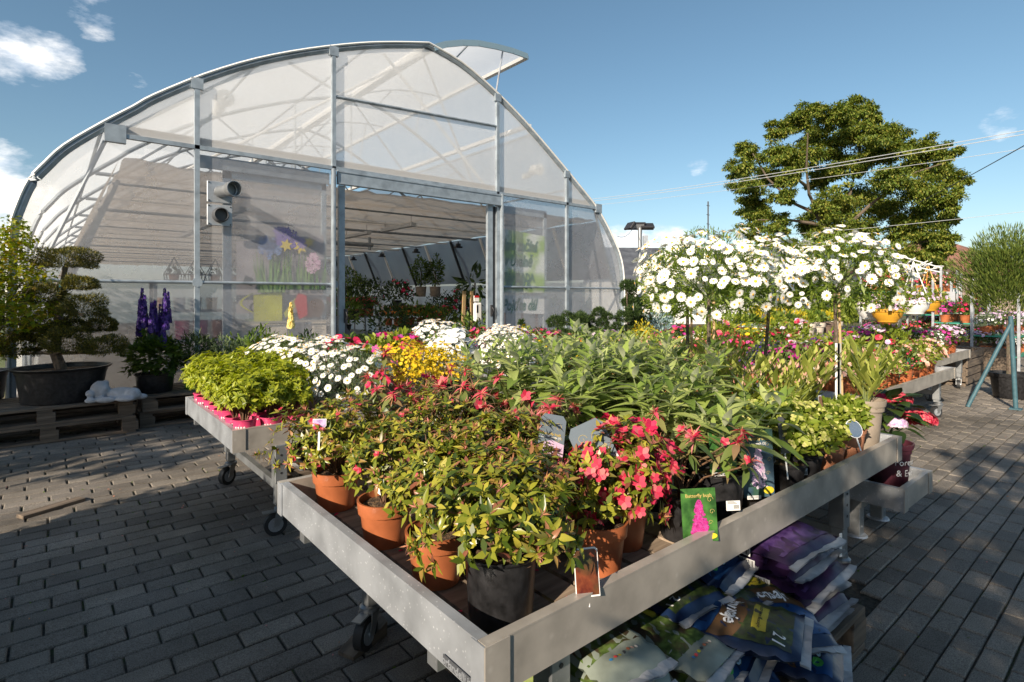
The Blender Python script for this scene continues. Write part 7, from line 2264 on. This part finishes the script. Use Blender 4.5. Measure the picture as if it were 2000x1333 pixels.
tiles = two_noise('slate_tiles', (.06, .065, .08), (.11, .12, .14), (.08, .085, .1), 3, 1, .75, .5, .05)
rtile = two_noise('red_tiles', (.22, .09, .06), (.30, .15, .11), (.13, .08, .07), 4, .8, .85, .5, .05)
wm = solid('white_render', (.66, .66, .64), .85, 0, .06, 2); pkm = solid('pinkish_render', (.34, .26, .23), .85, 0, .15, 1.5)
h1 = atd(1228, 560, 24); h1.z = 0
house('white house with dark slate roof behind the daisy trees', h1, R(-33), 9, 6, 2.1, 1.5, wm, tiles, 0, [('y', 1.0, .9, 1.0, 1.1), ('y', 3.5, .9, 1.3, 1.1), ('y', 6.5, .9, 1.3, 1.1)], [(3.9, 3.2)])
h2 = atd(1800, 570, 42); h2.z = 0
house('old pinkish house with red hipped roof behind the racks', h2, R(-32), 11, 9, 3.1, 2.9, pkm, rtile, 4.4, [('y', 2.2, 1.1, 1.0, 1.5), ('y', 7.2, 1.1, 1.0, 1.5)], [])
# light pole
lp_ = atd(1250, 580, 14.5); t = thing('light_pole', 'grey steel pole with three black floodlights beside the greenhouse', 'light pole', (lp_.x, lp_.y, 0), None, R(-40))
zt_ = 1.2 + 138 * 14.5 / FPX
b = MB(); b.tube([(0, 0, 0), (0, 0, zt_)], .055, 12); b.build('pole', M['steel'], t)
b = MB(); b.box(-.35, .35, -.03, .03, zt_ - .1, zt_ - .05); b.build('cross_arm', M['bolt'], t)
b = MB(); b.box(.08, .2, -.05, .05, zt_ - .55, zt_ - .25); b.build('switch_box', M['galv'], t)
for (x, a, tl_) in [(.18, 0, -55), (-.28, R(-70), -35), (-.05, R(180), -50)]:
    f = bpy.data.objects.new('floodlight', None); C.objects.link(f); f.parent = t; f.location = (x, -.05, zt_); f.rotation_euler = (R(tl_ + 90), 0, a)
    b = MB(); b.box(-.17, .17, -.11, .11, -.03, .03, 0, .01); b.build('lamp_housing', M['bolt'], f); b = MB(); b.box(-.13, .13, -.07, .07, -.036, -.0305); b.build('lamp_glass', M['grey'], f)
an = atd(1383, 470, 25); t = thing('antenna', 'thin tall antenna mast behind the white house', 'antenna', (an.x, an.y, 0))
b = MB(); b.tube([(0, 0, 3), (0, 0, 1.2 + 186 * 25 / FPX)], .035, 6); b.build('mast', M['darkgrey'], t)
for k in range(4): b = MB(); b.tube([(-.12, 0, 1.2 + (178 - 18 * k) * 25 / FPX), (.12, 0, 1.2 + (178 - 18 * k) * 25 / FPX)], .015, 4); b.build('cross_bar', M['darkgrey'], t)


def wire(label, a, b_, sag, r, m_='grey'):
    p0, p1 = atd(*a), atd(*b_); k = 18
    pts = [p0.lerp(p1, i / k) - Vector((0, 0, sag * 4 * (i / k) * (1 - i / k))) for i in range(k + 1)]
    b = MB(); b.tube(pts, r, 5); tag(b.build('power_line', M[m_]), label, 'power line', 'power lines')


wire('upper strand of the pale twin power lines', (1150, 390, 40), (2150, 228, 17), .2, .014)
wire('lower strand of the pale twin power lines', (1150, 394, 40), (2150, 236, 17), .2, .014)
wire('third pale strand just below the twin lines', (1150, 402, 44), (2150, 268, 20), .2, .011)
wire('lowest pale power line crossing the tree', (1230, 470, 44), (2150, 396, 22), .4, .011)
wire('thin dark cable rising steeply at the right', (1700, 440, 28), (2080, 240, 9), .1, .010, 'bolt')
wire('thin cable from the floodlights to the greenhouse', (1206, 462, 11.2), (1240, 440, 14.4), .12, .006, 'bolt')

# big linden
TD = 32
tb = atd(1640, 580, TD); tree = thing('linden_tree', 'huge old linden tree with open branching crown', 'tree', (tb.x, tb.y, 0))
o0 = Vector((tb.x, tb.y, 0))


def tl2(x, y, d=0): return atd(x, y, TD + d) - o0


b = MB()
b.tube([(0, 0, 0), tl2(1640, 520), tl2(1625, 470), tl2(1600, 420)], .5, 10, r1=.2)
LB = [[(1625, 470), (1580, 380), (1575, 330), (1578, 260)], [(1600, 420), (1555, 400), (1500, 350), (1470, 300)], [(1610, 450), (1660, 380), (1680, 300), (1670, 230)], [(1625, 470), (1700, 400), (1780, 340), (1840, 320)],
      [(1610, 440), (1540, 430), (1480, 430)], [(1640, 500), (1720, 450), (1800, 430), (1850, 400)], [(1576, 365), (1560, 352), (1545, 330)], [(1640, 510), (1760, 480), (1820, 470)]]
for k, lb in enumerate(LB):
    pts = [tl2(x, y, (k % 3 - 1) * .8 * i) for i, (x, y) in enumerate(lb)]
    b.tube(pts, .11, 7, r1=.03)
b.build('trunk', M['bark'], tree)
LO = [(1462, 290, 30), (1450, 330, 28), (1462, 360, 38), (1455, 400, 32), (1475, 440, 36), (1500, 470, 32), (1515, 255, 26), (1512, 300, 34), (1560, 232, 34), (1588, 262, 34), (1575, 300, 38), (1540, 318, 34), (1590, 212, 20), (1500, 345, 36),
      (1632, 232, 36), (1665, 216, 32), (1700, 224, 30), (1712, 262, 34), (1672, 262, 40), (1630, 290, 38), (1745, 270, 30), (1735, 300, 36), (1690, 310, 42), (1640, 335, 42), (1600, 350, 34), (1780, 292, 28), (1812, 290, 30), (1850, 300, 26),
      (1788, 330, 42), (1840, 340, 38), (1868, 355, 24), (1740, 350, 46), (1800, 375, 44), (1852, 392, 34), (1740, 400, 46), (1680, 385, 46), (1640, 400, 46), (1605, 400, 34), (1690, 440, 48), (1630, 450, 44), (1575, 440, 34), (1585, 480, 36), (1545, 492, 34),
      (1800, 420, 40), (1840, 430, 30), (1760, 450, 44), (1815, 470, 46), (1842, 470, 28), (1700, 490, 46), (1640, 500, 44), (1780, 500, 40), (1830, 500, 34), (1490, 410, 28), (1530, 385, 24), (1600, 520, 36), (1720, 530, 36), (1540, 345, 26), (1520, 440, 30)]
Ps, Ns = [], []
for (x, y, r) in LO:
    c_ = np.array(tl2(x, y, rnd.uniform(-2.6, 2.6))); rr = r * TD / FPX
    for k in range(int(9 + r * .42)):
        d = unit(1)[0]; cc = c_ + d * rr * rnd.uniform(.15, .92) * np.array([1, 1, .85]); m_ = 175
        P = unit(m_) * (rng.random((m_, 1)) ** .6) * rnd.uniform(.7, 1.3) * rr * np.array([.40, .40, .22]) + cc
        Ps.append(P); Ns.append(np.tile(d, (m_, 1)))
P = np.concatenate(Ps); Nn = np.concatenate(Ns)
q = NP(); q.add(scatter(T_s, P, Nn * .5 + .8 * unit(len(P)) + np.array([0, 0, -.55]), np.array([0, 0, 1.]) + .6 * unit(len(P)), rng.uniform(.09, .24, len(P)), rng.uniform(.10, .26, len(P))))
q.build('crown', M['linden'], tree, kind='stuff')


def bushtree(label, x, y, D, r, leaf, h=None, nm='tree', zbase=0, n=2600, ls=.16, cat='tree'):
    p = atd(x, y, D); t = thing(nm, label, cat, (p.x, p.y, zbase)); rr = r * D / FPX
    b = MB(); b.tube([(0, 0, 0), (0, 0, max(.3, p.z - zbase))], rr * .08, 6); b.build('trunk', M['bark'], t)
    P, Nn = dome(n, rr, rr, rr * (h or 1), p.z - zbase, .45, -1, .25)
    q = NP(); q.add(scatter(T_s, P, Nn + .8 * unit(len(P)), unit(len(P)), rng.uniform(.6, 1.3, len(P)) * ls)); q.build('crown', M[leaf], t, kind='stuff')


bushtree('young tree just right of the greenhouse corner', 1233, 575, 17, 22, 'mid', 1.1, n=1500, ls=.12)
bushtree('pale green bush behind the left daisy tree', 1270, 610, 13, 45, 'mid', .6, n=1800, ls=.09)
bushtree('dark bush below the linden, left', 1560, 590, 26, 60, 'dark', .5)
bushtree('dark bush below the linden, right', 1690, 590, 26, 70, 'dark', .4)
bushtree('low hedge tree right of the old house', 1890, 600, 30, 40, 'mid', .5)
bushtree('rounded green tree behind the thuja', 2010, 570, 28, 60, 'linden', .8)
bushtree('golden shrub under the middle daisy tree', 1500, 615, 11, 40, 'gold', .4, n=1500, ls=.07)
bushtree('light shrub row behind the cream pots, left', 1560, 612, 12, 42, 'lite', .5, n=1800, ls=.08)
bushtree('light shrub row behind the cream pots, right', 1640, 610, 12, 42, 'lite', .5, n=1800, ls=.08)
# distant hedge behind everything
P = []
for i in range(30):
    p = atd(1180 + i * 32, 588, 55 + (i % 5) * 3); P.append(np.array(p)[None] * np.array([1, 1, 0]) + unit(260) * rng.random((260, 1)) ** .4 * np.array([3, 3, 2.1]) + np.array([0, 0, 1.2]))
for i in range(10):
    p = atd(-300 + i * 30, 588, 40); P.append(np.array(p)[None] * np.array([1, 1, 0]) + unit(260) * rng.random((260, 1)) ** .4 * np.array([3, 3, 2.4]) + np.array([0, 0, 1.4]))
P = np.concatenate(P); q = NP(); q.add(scatter(T_s, P, unit(len(P)), unit(len(P)), rng.uniform(.3, .6, len(P))))
tag(q.build('far_treeline', M['mid']), 'distant green tree line', 'trees', kind='stuff')

# ------------------------------------------------------------------ behind the photographer: what casts the shade on the paving
def shade_tree(label, x, y, z, r, rz_, n, gap=.5):
    t = thing('tree', label, 'tree', (x, y, 0), 'trees beside and behind the photographer')
    b = MB(); b.tube([(0, 0, 0), (.1, 0, z)], .12, 8, r1=.07); b.build('trunk', M['bark'], t)
    P, Nn = dome(n, r, r, rz_, z, .2, -1, .3); q = NP(); q.add(scatter(T_map, P, Nn + unit(len(P)), unit(len(P)), rng.uniform(.12, .22, len(P)))); q.build('crown', M['mid'], t, kind='stuff')


shade_tree('broad young tree behind the photographer, over the path', -3.4, -3.12, 3.05, 1.62, 1.1, 8500)
shade_tree('small tree left of the pallets, outside the picture', -4.4, 4.55, 2.35, 1.25, .85, 2200)
for i in range(5):  # hedge row added out of view to shade the left foreground paving
    t = thing('shade_hedge_plant', ['first', 'second', 'third', 'fourth', 'fifth'][i] + ' added hedge plant, unseen, shading the left paving', 'hedge plant', (-1.75, -1.0 + i * .92, 0), 'added shade hedge out of view')
    pot(t, .3, .35, 'blackpot'); P = rng.uniform(-1, 1, (8000, 3)) * np.array([.34, .50, .50]) + np.array([0, 0, .84]); q = NP(); q.add(scatter(T_s, P, unit(len(P)), unit(len(P)), rng.uniform(.08, .14, len(P)), .1)); q.build('foliage', M['mid'], t, kind='stuff')
t = thing('shrub', 'added tall leafy shrub, unseen, shading the soil bags', 'shrub', (-1.9, -.75, 0)); pot(t, .3, .35, 'blackpot')  # shrub added out of view to keep sun off the soil bags
P, Nn = dome(7500, .6, .6, 1.0, 1.3, .1, -1, .1); q = NP(); q.add(scatter(T_s, P, unit(len(P)), unit(len(P)), rng.uniform(.08, .14, len(P)), .1)); q.build('foliage', M['mid'], t, kind='stuff')
# drop the prototypes that only served as sources
for p in PR.values():
    for c_ in list(p.children): bpy.data.objects.remove(c_)
    bpy.data.objects.remove(p)
for c_ in list(org.children): bpy.data.objects.remove(c_)
bpy.data.objects.remove(org)
for o in bpy.data.objects:
    if 'short' in o: del o['short']
